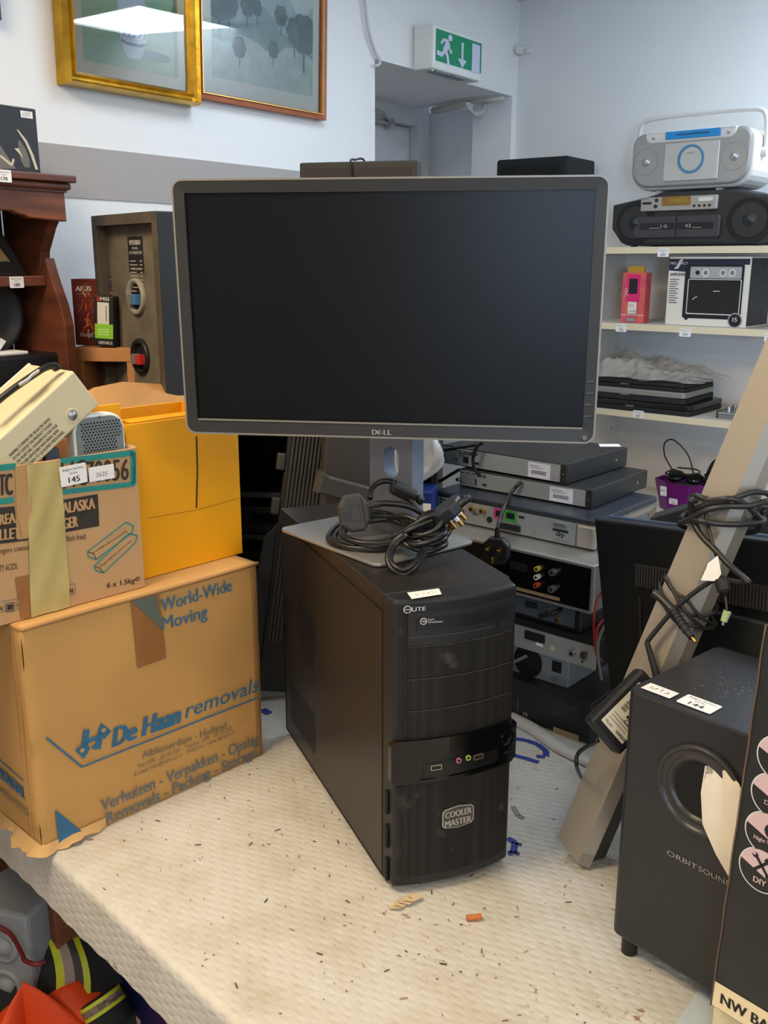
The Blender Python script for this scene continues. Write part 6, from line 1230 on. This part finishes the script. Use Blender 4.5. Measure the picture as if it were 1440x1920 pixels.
for k in range(4): b.tube(lp(688+k*7, 996+(k % 2)*9-k*2, 72-k*3, 32-k*3, 1.352-k*.004, .052-.003*k, -.16+.05*k, seed=k), .0042, cabm, n=9, k=7, closed=True)
b.tube([zp(694, 935, 1.335), zp(700, 912, 1.352), zp(722, 902, 1.36), zp(748, 910, 1.355), zp(772, 940, 1.34), zp(798, 972, 1.33), zp(812, 985, 1.32)], .0042, cabm, n=9); b.tube([zp(697, 945, 1.325), zp(730, 944, 1.325), zp(768, 950, 1.325), zp(800, 968, 1.325), zp(820, 985, 1.32)], .0045, cabm, n=9)
b.build('lead', t1)
c_ = zp(662, 962, 1.315); FG = Fr(c_, axes=(Vector((.88, .20, .12)), Vector((-.25, .93, -.25)), Vector((-.05, .25, .97)))); 
FG = Fr(c_, axes=(FG.X, FG.Y-FG.X*FG.Y.dot(FG.X), FG.X.cross(FG.Y-FG.X*FG.Y.dot(FG.X))))
b = MB(FG); b.prism([(-.021, -.014), (-.008, -.027), (.012, -.028), (.022, -.014), (.023, .010), (.012, .027), (-.010, .027), (-.021, .012)], -.010, .012, mat('moulded_plug', (48, 47, 46), .5), .005, 3); b.build('plug_body', t1)
b = MB(FG); b.ring(rr(-.006, .009, -.012, .012, .002), rr(-.0052, .0082, -.0112, .0112, .0016), -.0106, -.0098, pg); b.box(.013, .0145, -.0112, -.0098, -.020, .020, pg, .0004)
for k in range(3): b.box(-.0165+.0035*k, -.0155+.0035*k, -.0108, -.0098, -.008-.002*k, .004, pg)
b.build('plug_ribs', t1)
b = MB(FG); n_ = 6
for k in range(n_): b.cyl((.022+.005*k, .001, .006), (.0255+.005*k, .001, .006), .0062-.0004*k, MC['moulded_plug'], n=14)
b.cyl((.02, .001, .006), (.053, .001, .006), .0036, MC['moulded_plug'], n=12); b.build('cord_grip', t1)
b = MB(FG); b.box(-.002, .002, .012, .028, -.018, -.008, brass); b.box(-.012, -.006, .012, .028, .004, .008, brass); b.box(.006, .012, .012, .028, .004, .008, brass); b.build('pin', t1)
t2 = thing('knotted_mains_lead', 'knotted black mains lead with an upturned plug, heaped on the right of the monitor base', 'cable', pz(800, 1030, ZB-.004), 'mains leads on the monitor base')
b = MB()
for k in range(4): b.tube(lp(788+k*3, 1002+k*5-(k == 3)*14, 48-k*3, 20-(k % 2)*4, 1.292-k*.006, .030, -.12+.22*(k % 3)-.15, seed=10+k), .0042, cabm, n=9, k=7, closed=True)
for k in range(3): b.tube(lp(796+k*6, 985+k*4, 40-k*4, 16, 1.296, .026, -.55+.35*k, seed=20+k, zmin=ZB+.012), .0042, cabm, n=9, k=7, closed=True)
for k in range(2): b.tube([zp(757+k*8, 1002, 1.262), zp(738+k*5, 1018+k*2, 1.258), zp(727+k*5, 1046, 1.240), zp(736+k*4, 1068-k*6, 1.226), zp(758, 1077-k*8, 1.220), zp(780-k*4, 1062-k*5, 1.226), zp(796-k*5, 1036, 1.245), zp(803, 1010, 1.27)], .0042, cabm, n=9)
b.tube([zp(728, 972, 1.33), zp(760, 968, 1.31), zp(790, 980, 1.295), zp(815, 985, 1.29)], .0042, cabm, n=9); b.tube([zp(712, 1016, 1.30), zp(745, 1003, 1.29), zp(775, 985, 1.285), zp(800, 970, 1.285), zp(826, 962, 1.288)], .0042, cabm, n=9); b.tube([zp(700, 1022, 1.30), zp(742, 1013, 1.285), zp(768, 994, 1.28), zp(812, 975, 1.285)], .0042, cabm, n=9)
b.build('lead', t2)
c_ = zp(842, 958, 1.295); FG = Fr(c_, axes=(Vector((.50, .3, .80)), Vector((-.6, .1, .5)), Vector((-.7, -.2, .4)))); Xg = Vector((.25, .93, .2)).normalized(); Yg = Vector((-.55, .0, .65)); Yg = (Yg-Xg*Yg.dot(Xg)).normalized(); Zg = Xg.cross(Yg)
FG = Fr(c_, axes=(Xg, Yg, Zg)); sg = 1
b = MB(FG); b.prism([(-.016, -.022), (.016, -.022), (.023, -.008), (.022, .012), (.010, .022), (-.010, .022), (-.022, .012), (-.023, -.008)], -.008, .011, mat('blue_black_plug', (36, 40, 48), .3), .004, 3); b.build('plug_body', t2)
for (x0, x1, z0, z1) in ((-.002, .002, -.018, -.008), (-.013, -.007, .004, .008), (.007, .013, .004, .008)):
    b = MB(FG); b.box(x0, x1, -.016, -.0085, z0, z1, paper if x0 != -.002 else brass); b.box(x0, x1, -.026, -.0162, z0, z1, brass, .0006); b.build('pin', t2)
b = MB(); b.tube([FG.at(0, 0, .02), FG.at(0, 0, .035), zp(815, 985, 1.285)], .0052, cabm, k=4); b.build('cord_grip', t2)
c_ = zp(760, 924, 1.345); b = MB(Fr(c_, axes=(Vector((.85, .15, -.45)), Vector((0, .95, .3)), Vector((.45, -.2, .85))))); b.box(-.024, .018, -.009, .009, -.009, .010, pg, .005); b.box(.0185, .030, -.006, .006, -.006, .006, pg, .003); lab(b.build('connector', t1), 'black appliance connector')

# ------------------------------------------------------------------ behind the tower: speaker, boards, televisions, bag
dAxis = Vector((.643, -.766, 0)).normalized(); yawK = math.atan2(dAxis.y, dAxis.x)
o = py(305, 640, 1.65); KX = dAxis; KY = Vector((-KX.y, KX.x, 0)); pr_ = Vector((o.x, o.y, 0))
pl0 = pl(187, 640, pr_, KY); wK = (pr_-Vector((pl0.x, pl0.y, 0))).length; ztK = pl(245, 399, pr_, KY).z; zbK = .18
FSk = Fr(pr_-KX*wK+Vector((0, 0, zbK)), axes=(KX, KY, (0, 0, 1))); hK = ztK-zbK
cab = mat('speaker_vinyl', (82, 74, 62), .6, var=.2, vscale=40, bump=.1); chip = mat('dusty_panel', (122, 112, 96), .8, rgb2=(92, 84, 72), vscale=18); cabs = mat('speaker_side', (44, 49, 54), .5)
t = thing('floor_speaker', 'tall grey brown loudspeaker seen from its dusty back with two terminal cups', 'speaker', Fr(FSk.at(wK/2, .14, 0), axes=(KX, KY, (0, 0, 1))))
tk = .018; b = MB(FSk); b.box(0, tk, 0, .13, 0, hK, cab, .001); b.box(wK-tk, wK, 0, .13, 0, hK, cab, .001); b.box(tk, wK-tk, 0, .13, hK-tk, hK, cab); b.box(tk, wK-tk, 0, .13, 0, tk, cab); b.box(tk, wK-tk, .11, .128, tk, hK-tk, cab); b.box(wK+.0003, wK+.001, .002, .128, .002, hK-.002, cabs); b.build('cabinet', t)
b = MB(FSk); b.box(tk+.0005, wK-tk-.0005, .022, .034, tk+.0005, hK-tk-.0005, chip); b.build('back_panel', t)
for k, (u, v, c) in enumerate(((258, 556, (150, 145, 135)), (266, 668, (30, 30, 31)))):
    x, z = FSk.loc(u, v, .022); b = MB(FSk); r_ = .0325; b.lathe([(r_, .0218), (r_, .017), (r_*.92, .014), (r_*.74, .016), (r_*.70, .0215)], (x, 0, z), (0, 1, 0), mat('cup_%d' % k, c, .4), 40); b.flat(circ(x, z, r_*.72, r_*.72, 30), .0212, dark)
    b.build('terminal_cup', t); b = MB(FSk); b.box(x-.016, x-.002, .008, .0210, z-.014, z+.004, mat('clip_grey', (120, 118, 112), .5), .001); b.box(x+.002, x+.016, .008, .0210, z-.014, z+.004, mat('clip_%d' % k, ((70, 120, 170), (200, 50, 45))[k], .4), .001); lab(b.build('spring_clip', t), ('grey and blue', 'black and red')[k]+' spring clips')
x, z = FSk.loc(239, 444, .022); x1, z1 = FSk.loc(271, 512, .022); b = MB(FSk); b.flat(rr(x, x1, z1, z, .001), .0214, ink); yy = .0210; w_ = x1-x
b.text('MITSUBISHI', x+w_/2, z-.014, .008, pwhite, w_*.72, yy, bold=.04, align='c'); b.text('3-WAY SPEAKER SYSTEM', x+w_/2, z-.030, .005, pwhite, w_*.85, yy, align='c'); b.text('MODEL', x+w_/2, z-.022, .004, pwhite, w_*.4, yy, align='c')
for k in range(9): b.line([(x+w_*.08, z-.042-.0065*k), (x+w_*(.5, .6, .42)[k % 3], z-.042-.0065*k)], .0018, yy, mat('label_pale', (170, 165, 155), .6)); b.line([(x+w_*.75, z-.042-.0065*k), (x+w_*.92, z-.042-.0065*k)], .0018, yy, MC['label_pale'])
b.text('MADE IN JAPAN', x+w_/2, z1+.005, .004, pwhite, w_*.6, yy, align='c'); b.build('rating_label', t, recalc=False)
b = MB(FSk); b.box(.03, wK-.01, .01, .17, -.03, -.0006, mat('bench_wood', (110, 76, 50), .5, var=.2), .002)
for x in (.032, wK-.036):
    for y in (.012, .145): b.box(x, x+.022, y, y+.022, -zbK+.0022, -.0305, MC['bench_wood'])
single(b, 'wooden_stand', 'plain low wooden stand under the grey brown loudspeaker, hidden behind the yellow box', 'stand')
# beech shelf cube and the graphics card boxes
o2 = py(137, 690, 1.80); X2 = Vector((.80, -.60, 0)).normalized(); X2 = Vector((math.cos(-.10), math.sin(-.10), 0)); Y2 = Vector((-X2.y, X2.x, 0)); zc = pl(140, 652, o2, Y2).z
FQ = Fr((o2.x, o2.y, 0), axes=(X2, Y2, (0, 0, 1))); bee = mat('beech_board', (188, 132, 82), .5, var=.1, vscale=8); bee2 = mat('beech_inner', (150, 96, 56), .6, var=.1)
wq = .125; t = thing('beech_cube_shelf', 'light beech shelf cube behind the yellow box, carrying two graphics card boxes', 'shelf', Fr(FQ.at(wq/2, .09, ZF), axes=(X2, Y2, (0, 0, 1))))
b = MB(FQ); bt = .021; b.box(0, bt, 0, .2, ZF, zc-.0255, bee); b.build('side', t); b = MB(FQ); b.box(wq-bt, wq, 0, .2, ZF, zc-.0255, bee); b.build('side', t); b = MB(FQ); b.box(0, wq, 0, .2, zc-.025, zc, bee, .001); b.build('top', t); b = MB(FQ); b.box(bt, wq-bt, .19, .199, ZF, zc-.026, bee2); b.build('back', t); b = MB(FQ); b.box(bt+.0005, wq-bt-.0005, .01, .189, .1, .12, bee); b.build('shelf', t)
x0, _ = FQ.loc(130, 645, .03); zt = FQ.loc(160, 524, .03)[1]; fr = Fr(FQ.at(x0+.004, .05, zc+.0006), axes=(X2, Y2, (0, 0, 1))); h = zt-zc; wA = .105
t = thing('red_card_box', 'dark red box with flames and a dark leaping shape on the beech cube', 'box', fr)
b = MB(fr); b.box(0, wA, 0, .06, 0, h, mat('box_maroon', (92, 36, 36), .4, rgb2=(122, 52, 38), vscale=9), .001); b.build('carton', t)
b = MB(fr); b.text('/ISUS', .008, h-.022, .009, pwhite, .030, -.0006, bold=.05) if 0 else b.text('ASUS', .008, h-.022, .009, pwhite, .030, -.0006, bold=.05, shear=.1); b.line([(.010, h-.027), (.036, h-.027)], .002, -.0006, inkg)
b.flat([(.030, .010), (.052, .045), (.050, .075), (.062, .108), (.056, .118), (.072, .122), (.090, .112), (.084, .085), (.075, .060), (.062, .05), (.055, .02), (.040, .006)], -.0006, mat('dark_shape', (44, 42, 52), .5))
R = random.Random(8)
for k in range(26): x, z = R.uniform(.01, wA-.02), R.uniform(.012, h-.03); b.line([(x, z), (x+R.uniform(-.008, .01), z+R.uniform(.004, .016)), (x+R.uniform(-.012, .014), z+R.uniform(.012, .026))], R.uniform(.001, .003), -.0008-.00002*k, mat('flame_%d' % (k % 3), ((220, 140, 60), (200, 80, 45), (110, 70, 90))[k % 3], .5))
b.text('Advanced', .010, .016, .009, pwhite, .026, -.0014); b.text('4GB', .039, .018, .012, pwhite, .022, -.0014, bold=.04); b.build('printing', t, recalc=False)
x0, _ = FQ.loc(171, 645, .0); zt2 = FQ.loc(180, 554, .0)[1]; X3 = (X2*math.cos(.06)+Vector((0, 0, 1))*math.sin(.06)*-1); fr = Fr(FQ.at(x0+.005, .004, zc+.0036), axes=(X3, Y2, Y2.cross(X3)*-1 if Y2.cross(X3).z < 0 else Y2.cross(X3))); h = zt2-zc-.004; w = .036
t = thing('slim_black_box', 'slim black box with white and green panels in front of the dark red box', 'box', fr)
b = MB(fr); b.box(0, w, 0, .035, 0, h, mat('slim_black', (28, 28, 30), .4), .001); b.build('carton', t)
b = MB(fr); b.flat(rr(.006, w-.008, h*.42, h*.88, .001), -.0006, mat('slim_white', (208, 206, 200), .5)); b.flat(rr(.001, w-.0005, h*.16, h*.45, .0005), -.0009, mat('card_green', (128, 190, 50), .5)); b.line([(w-.013, h*.5), (w-.013, h*.82)], .002, -.0010, inkg); b.text('MSI', .012, h*.915, .006, pwhite, .016, -.0008, bold=.05); b.flat(circ(.008, h*.935, .003, .004, 10), -.0008, mat('badge_red', (170, 40, 40), .5))
for k in range(3): b.line([(.006, h*(.24+.05*k)), (.028, h*(.24+.05*k))], .003, -.0012, mat('pale_green', (170, 215, 110), .5))
b.text('GEFORCE', .008, h*.05, .005, pwhite, .026, -.0008, bold=.03); b.build('printing', t, recalc=False)
b = MB(FQ); b.cyl((x0+.075, .03, zt-.018), (x0+.015, .04, zt+.004), .0012, rubber) if 0 else b.tube([(x0+.02, .05, zt+.006), (x0+.045, .052, zt+.003), (x0+.075, .055, zt+.004)], .0012, rubber, n=6); single(b, 'thin_wire_end', 'thin black wire end on top of the dark red box', 'wire')

# hi-fi cabinet and television behind the monitor
frc = Fr((-.335, 1.90, 0), -.10); hcab = .50
t = thing('black_hifi_rack', 'black hi-fi rack with shelves, in the shadow behind the boxes and tower', 'rack', Fr(frc.at(.22, .15, 0), -.10))
rk = mat('rack_black', (24, 24, 25), .5); b = MB(frc); b.box(0, .012, 0, .30, .0012, hcab, rk); b.box(.43, .442, 0, .30, .0012, hcab, rk); b.box(.012, .43, .28, .295, .0012, hcab, rk); b.box(.012, .43, 0, .28, hcab-.014, hcab, rk, .001); b.build('cabinet', t)
for zz in (.02, .16, .27, .36): b = MB(frc); b.box(.0125, .4295, .004, .279, zz, zz+.012, rk, .001); b.box(.0125, .4295, .0, .0038, zz+.001, zz+.010, mat('rack_edge', (70, 70, 70), .35), .001); b.build('shelf', t)
for zz, hh, nm in ((.033, .10, 'grey'), (.173, .07, 'black'), (.283, .055, 'charcoal')):
    b = MB(frc); b.box(.02, .42, .012, .26, zz, zz+hh, mat('hifi_'+nm, {'grey': (52, 52, 54), 'black': (30, 30, 31), 'charcoal': (40, 41, 43)}[nm], .4), .002); b.box(.06, .2, .0095, .0119, zz+hh*.4, zz+hh*.75, gloss); b.cyl((.36, .012, zz+hh*.5), (.36, .004, zz+hh*.5), .014, blk_m)
    single(b, 'hifi_unit', nm+' hi-fi unit '+{'grey': 'on the lowest shelf of', 'black': 'on the middle shelf of', 'charcoal': 'on the upper shelf of'}[nm]+' the black rack', 'hi-fi unit', 'hi-fi units in the black rack')
c0 = py(561, 308, 2.02); c1 = py(784, 296, 1.96); Xv = (c1-c0); Xv = Vector((Xv.x, Xv.y, 0)); wv_ = Xv.length; Xv.normalize(); Yv = Vector((-Xv.y, Xv.x, 0)); zt = max(c0.z, c1.z)-.004
f0 = Fr((c0.x, c0.y, hcab+.0006), axes=(Xv, Yv, (0, 0, 1))); ht_ = zt-hcab; wv_ += .0
t = thing('dark_flat_screen', 'dark flat screen television showing just above the monitor, with a wire over its top', 'television', Fr(f0.at(wv_/2, .03, 0), axes=(Xv, Yv, (0, 0, 1))))
b = MB(f0); b.box(0, wv_, 0, .03, .06, ht_, mat('tv_grey_black', (48, 46, 44), .4), .004); b.build('shell', t); b = MB(f0); b.box(.012, wv_-.014, -.0012, .0, .08, ht_-.012, mat('tv_screen', (60, 56, 52), .25)); b.build('screen', t)
b = MB(f0); b.box(wv_*.35, wv_*.65, -.0, .10, 0, .008, blk, .002); b.box(wv_*.46, wv_*.54, .031, .05, .008, .2, blk); b.build('stand', t)
x, _ = f0.loc(660, 305); b = MB(f0); b.tube([(x, -.004, ht_-.20), (x+.002, -.004, ht_-.05), (x-.002, -.004, ht_-.002), (x+.003, .012, ht_+.004), (x+.016, .034, ht_+.003), (x+.02, .036, ht_-.05)], .0022, rubber, n=6); single(b, 'wire_over_screen', 'thin black wire hung over the top of the dark flat screen', 'wire')
# ribbed plastic panel with two arms, leaning behind the tower
c_b = py(530, 1300, 1.715); c_t = py(592, 815, 1.80); ay = (c_t-c_b).normalized(); axx = Vector((.97, .24, 0)); axx = (axx-ay*axx.dot(ay)).normalized(); az = ay.cross(axx); az = az if az.y > 0 else -az
FRb = Fr(c_b, axes=(axx, az, ay)); hl_ = (c_t-c_b).length+.06; rb_ = mat('ribbed_grey', (70, 66, 60), .5, bump=.1)
t = thing('ribbed_panel', 'dark grey ribbed plastic panel leaning upright behind the computer tower', 'panel', FRb)
b = MB(FRb); b.box(-.050, .100, .004, .022, -.0, hl_, mat('panel_black', (40, 39, 37), .5), .004); b.build('panel', t)
b = MB(FRb); 
for k in range(9): b.box(-.042+.0072*k, -.0378+.0072*k, -.001, .0038, .10, hl_-.004, rb_, .0008)
b.build('ribs', t)
for zz in (.43, .345): b = MB(FRb); b.box(-.066, -.0505, .002, .020, zz, zz+.032, rb_, .003); b.build('lug', t)
b = MB(FRb); b.prism([(-.058, -.0), (-.048, .0), (-.048, .33), (-.072, .30), (-.085, .12)], .006, .02, MC['panel_black'], .003); b.build('side_wing', t)
P1 = py(612, 908, 1.70); P2 = py(700, 930, 1.74)
b = MB(); d_ = (P2-P1).normalized(); up_ = Vector((0, 0, 1)); up_ = (up_-d_*up_.dot(d_)).normalized(); in_ = d_.cross(up_); in_ = in_ if in_.y > 0 else -in_; fA = Fr(P1, axes=(d_, in_, up_)); b.fr = fA
b.prism([(-.012, -.020), (.16, -.022), (.16, .012), (.004, .014), (-.012, .020)], 0, .03, mat('arm_grey', (84, 80, 74), .45), .003); b.build('arm', t)
c0 = py(612, 815, 1.775); fB_ = Fr((c0.x, c0.y, 0), .25); zt = c0.z+.03
t = thing('grey_monitor_back', 'dark grey monitor back standing behind the monitor stand, left of the plastic bag', 'monitor', Fr(fB_.at(.06, .02, 0), .25))
b = MB(fB_); b.prism([(-.055, .0022), (.060, .0022), (.072, .30), (.098, .42), (.10, zt), (.0, zt), (-.02, .30)], 0, .035, mat('grey_back', (72, 69, 64), .45, bump=.1), .008); b.build('shell', t)
# clear plastic bag with a white lead, blue tub under it
bag = mat('clear_bag', (226, 226, 224), .16, alpha=.50, bump=1, bscale=60, spec=.9)
bc_ = py(758, 885, 1.83); R = random.Random(12)
def bagf(a, c):
    an = 2*PI*a; zz = c; w_ = .075*(1-.3*abs(2*zz-1)**2.5)+.006*math.sin(an*5+zz*9)+.004*math.sin(an*9-zz*17); w_ *= math.sin(PI*min(1, max(.02, zz*.97+.02)))**.3
    return (bc_.x+w_*math.cos(an)*.95+.008*math.sin(zz*7), bc_.y+w_*.55*math.sin(an), .405+.165*zz+.005*math.sin(an*3))
b = MB(); b.grid(bagf, 48, 24, bag); single(b, 'clear_plastic_bag', 'crumpled clear plastic bag behind the monitor stand', 'bag')
b = MB(); b.tube([bc_+Vector(v) for v in ((-.02, -.0, .05), (-.015, -.005, .0), (.0, -.01, -.03), (.025, -.005, -.055), (.01, 0, -.07), (-.02, .0, -.05), (-.01, .0, -.01), (.0, .0, .04))], .0035, mat('white_lead', (222, 220, 214), .4)); single(b, 'white_lead', 'coiled white lead inside the clear plastic bag', 'cable')
b = MB(); q_ = Vector((bc_.x, bc_.y, 0)); fb = Fr(q_, -.2); b.box(-.07, .06, -.03, .05, .0022, .398, mat('blue_carton', (28, 52, 120), .4), .003); b.flat(rr(.01, .058, .355, .375, .001), -.0308, paper); single(b, 'blue_carton', 'deep blue carton under the clear plastic bag, behind the tower', 'box', at=q_) if 0 else None
b2 = MB(fb); b2.box(-.07, .06, -.03, .05, .0022, .398, MC['blue_carton'], .003); b2.flat(rr(.01, .058, .355, .375, .001), -.0308, paper); single(b2, 'blue_carton', 'deep blue carton under the clear plastic bag, behind the tower', 'box')
# dark shapes at the foot of the rack, left of the tower
c_ = pz(500, 1300, .0); f_ = Fr((c_.x-.02, c_.y+.03, 0), .3); b = MB(f_); b.prism([(-.03, .0022), (.07, .0022), (.07, .05), (.045, .075), (.04, .11), (.02, .11), (.015, .07), (-.03, .06)], 0, .06, mat('foot_charcoal', (58, 55, 50), .5), .004); single(b, 'charcoal_stand_foot', 'charcoal plastic stand foot on the table between the moving box and tower', 'stand')

# ------------------------------------------------------------------ under the table at the left corner
zfl = ZF+.0006
def at_(u, v, z): return pz(u, v, z)
hg = pz(120, 1900, -.44); b = MB(); org = mat('orange_cloth', (226, 72, 22), .6, bump=.3, bscale=30)
R = random.Random(21)
def bagg(a, c):
    an = 2*PI*a; r_ = .17*math.sin(PI*(.5+.5*c))**.8*(1+.10*math.sin(an*4+c*3)+.05*math.sin(an*9)); z = ZF+.004+(.335+.045*math.sin(an*3+1)+.03*math.sin(an*5))*(c**.8)
    return (hg.x-.05+r_*math.cos(an), hg.y-.04+r_*.8*math.sin(an), z)
b.grid(bagg, 60, 18, org); pk = pz(112, 1840, -.40)
b.tube([pz(150, 1900, -.47), pz(125, 1870, -.44), pz(116, 1835, -.42)], [.07, .055, .012], org, n=12, k=4); single(b, 'orange_bag', 'bright orange cloth bag bulging on the floor under the table corner', 'bag')
b = MB(); q_ = pz(40, 1862, -.36); fj = Fr((q_.x, q_.y, q_.z), .5)
def jack(a, c): return (q_.x-.10+.30*a+.02*math.sin(c*6), q_.y+.02+.16*c, q_.z+.01+.05*math.sin(PI*a)*math.sin(PI*c)-.14*(1-c)*(1-c)-.05*a)
b.grid(jack, 30, 18, mat('black_cloth', (20, 20, 22), .8, bump=.2)); 
for a0, a1, m in ((.38, .43, mat('hi_vis_yellow', (196, 200, 40), .5)), (.43, .49, mat('stripe_grey', (150, 130, 122), .5)), (.49, .54, mat('stripe_dark', (60, 52, 45), .6)), (.54, .58, MC['hi_vis_yellow'])):
    b.grid(lambda a, c: tuple(Vector(jack(a0+(a1-a0)*a, c))+Vector((0, -.002, .003))), 3, 18, m)
single(b, 'black_jacket', 'black jacket with yellow and grey reflective stripes on the orange bag', 'jacket')
b = MB(); P = [pz(186, 1868, -.40), pz(200, 1895, -.42), pz(215, 1925, -.44)]; b.tube(P, [.034, .036, .036], MC['black_cloth'], n=16, k=4)
for t0, m in ((.05, MC['hi_vis_yellow']), (.28, MC['stripe_grey']), (.5, MC['hi_vis_yellow'])): p_ = P[0].lerp(P[1], t0); b.cyl(p_, p_+(P[1]-P[0]).normalized()*.012, .0375, m, n=18)
single(b, 'rolled_sleeve', 'rolled black sleeve with reflective bands lying beside the orange bag', 'sleeve')
q_ = pz(215, 1830, -.36); fg = Fr((q_.x, q_.y, 0), -.75); b = MB(fg); b.box(-.06, .20, .03, .22, zfl, -.36, mat('navy_carton', (24, 30, 78), .45), .003); b.text('LG', .0, -.52, .07, mat('pale_pink_print', (210, 170, 170), .6), y=.0285, bold=.03, rot=-.2); single(b, 'navy_box', 'navy box with pale lettering on the floor under the table', 'box')
q_ = pz(140, 1780, -.36); fg = Fr((q_.x, q_.y, 0), -.70); b = MB(fg); b.box(-.08, .03, .13, .27, zfl, -.30, mat('grey_machine', (52, 54, 57), .5), .006); b.box(-.083, -.0805, .128, .27, zfl, -.30, silver); single(b, 'grey_machine', 'grey machine with a bright metal edge on the floor under the table', 'machine')
q_ = pz(2, 1800, -.34); fg = Fr((q_.x, q_.y, 0), -.3); t = thing('white_appliance', 'white appliance with round dials on the floor at the left edge under the table', 'appliance', Fr((q_.x, q_.y, zfl), -.3))
b = MB(fg); b.box(-.16, .045, .02, .20, zfl, -.26, mat('appliance_white', (150, 154, 156), .5), .008); b.build('body', t)
for zz in (-.33, -.41): b = MB(fg); b.lathe([(.032, 0), (.032, -.004), (.024, -.006), (.023, -.002), (.016, -.002), (.014, -.009), (0, -.010)], (-.01, .02, zz), (0, 1, 0), MC['appliance_white'], 28); b.build('dial', t)
b = MB(); b.tube([pz(-10, 1735, -.28), pz(20, 1752, -.29), pz(42, 1790, -.30), pz(46, 1800, -.30), pz(66, 1808, -.30), pz(85, 1802, -.30)], .004, mat('dark_red_lead', (110, 30, 34), .4), n=8); single(b, 'dark_red_lead', 'dark red lead hanging in front of the white appliance', 'cable')
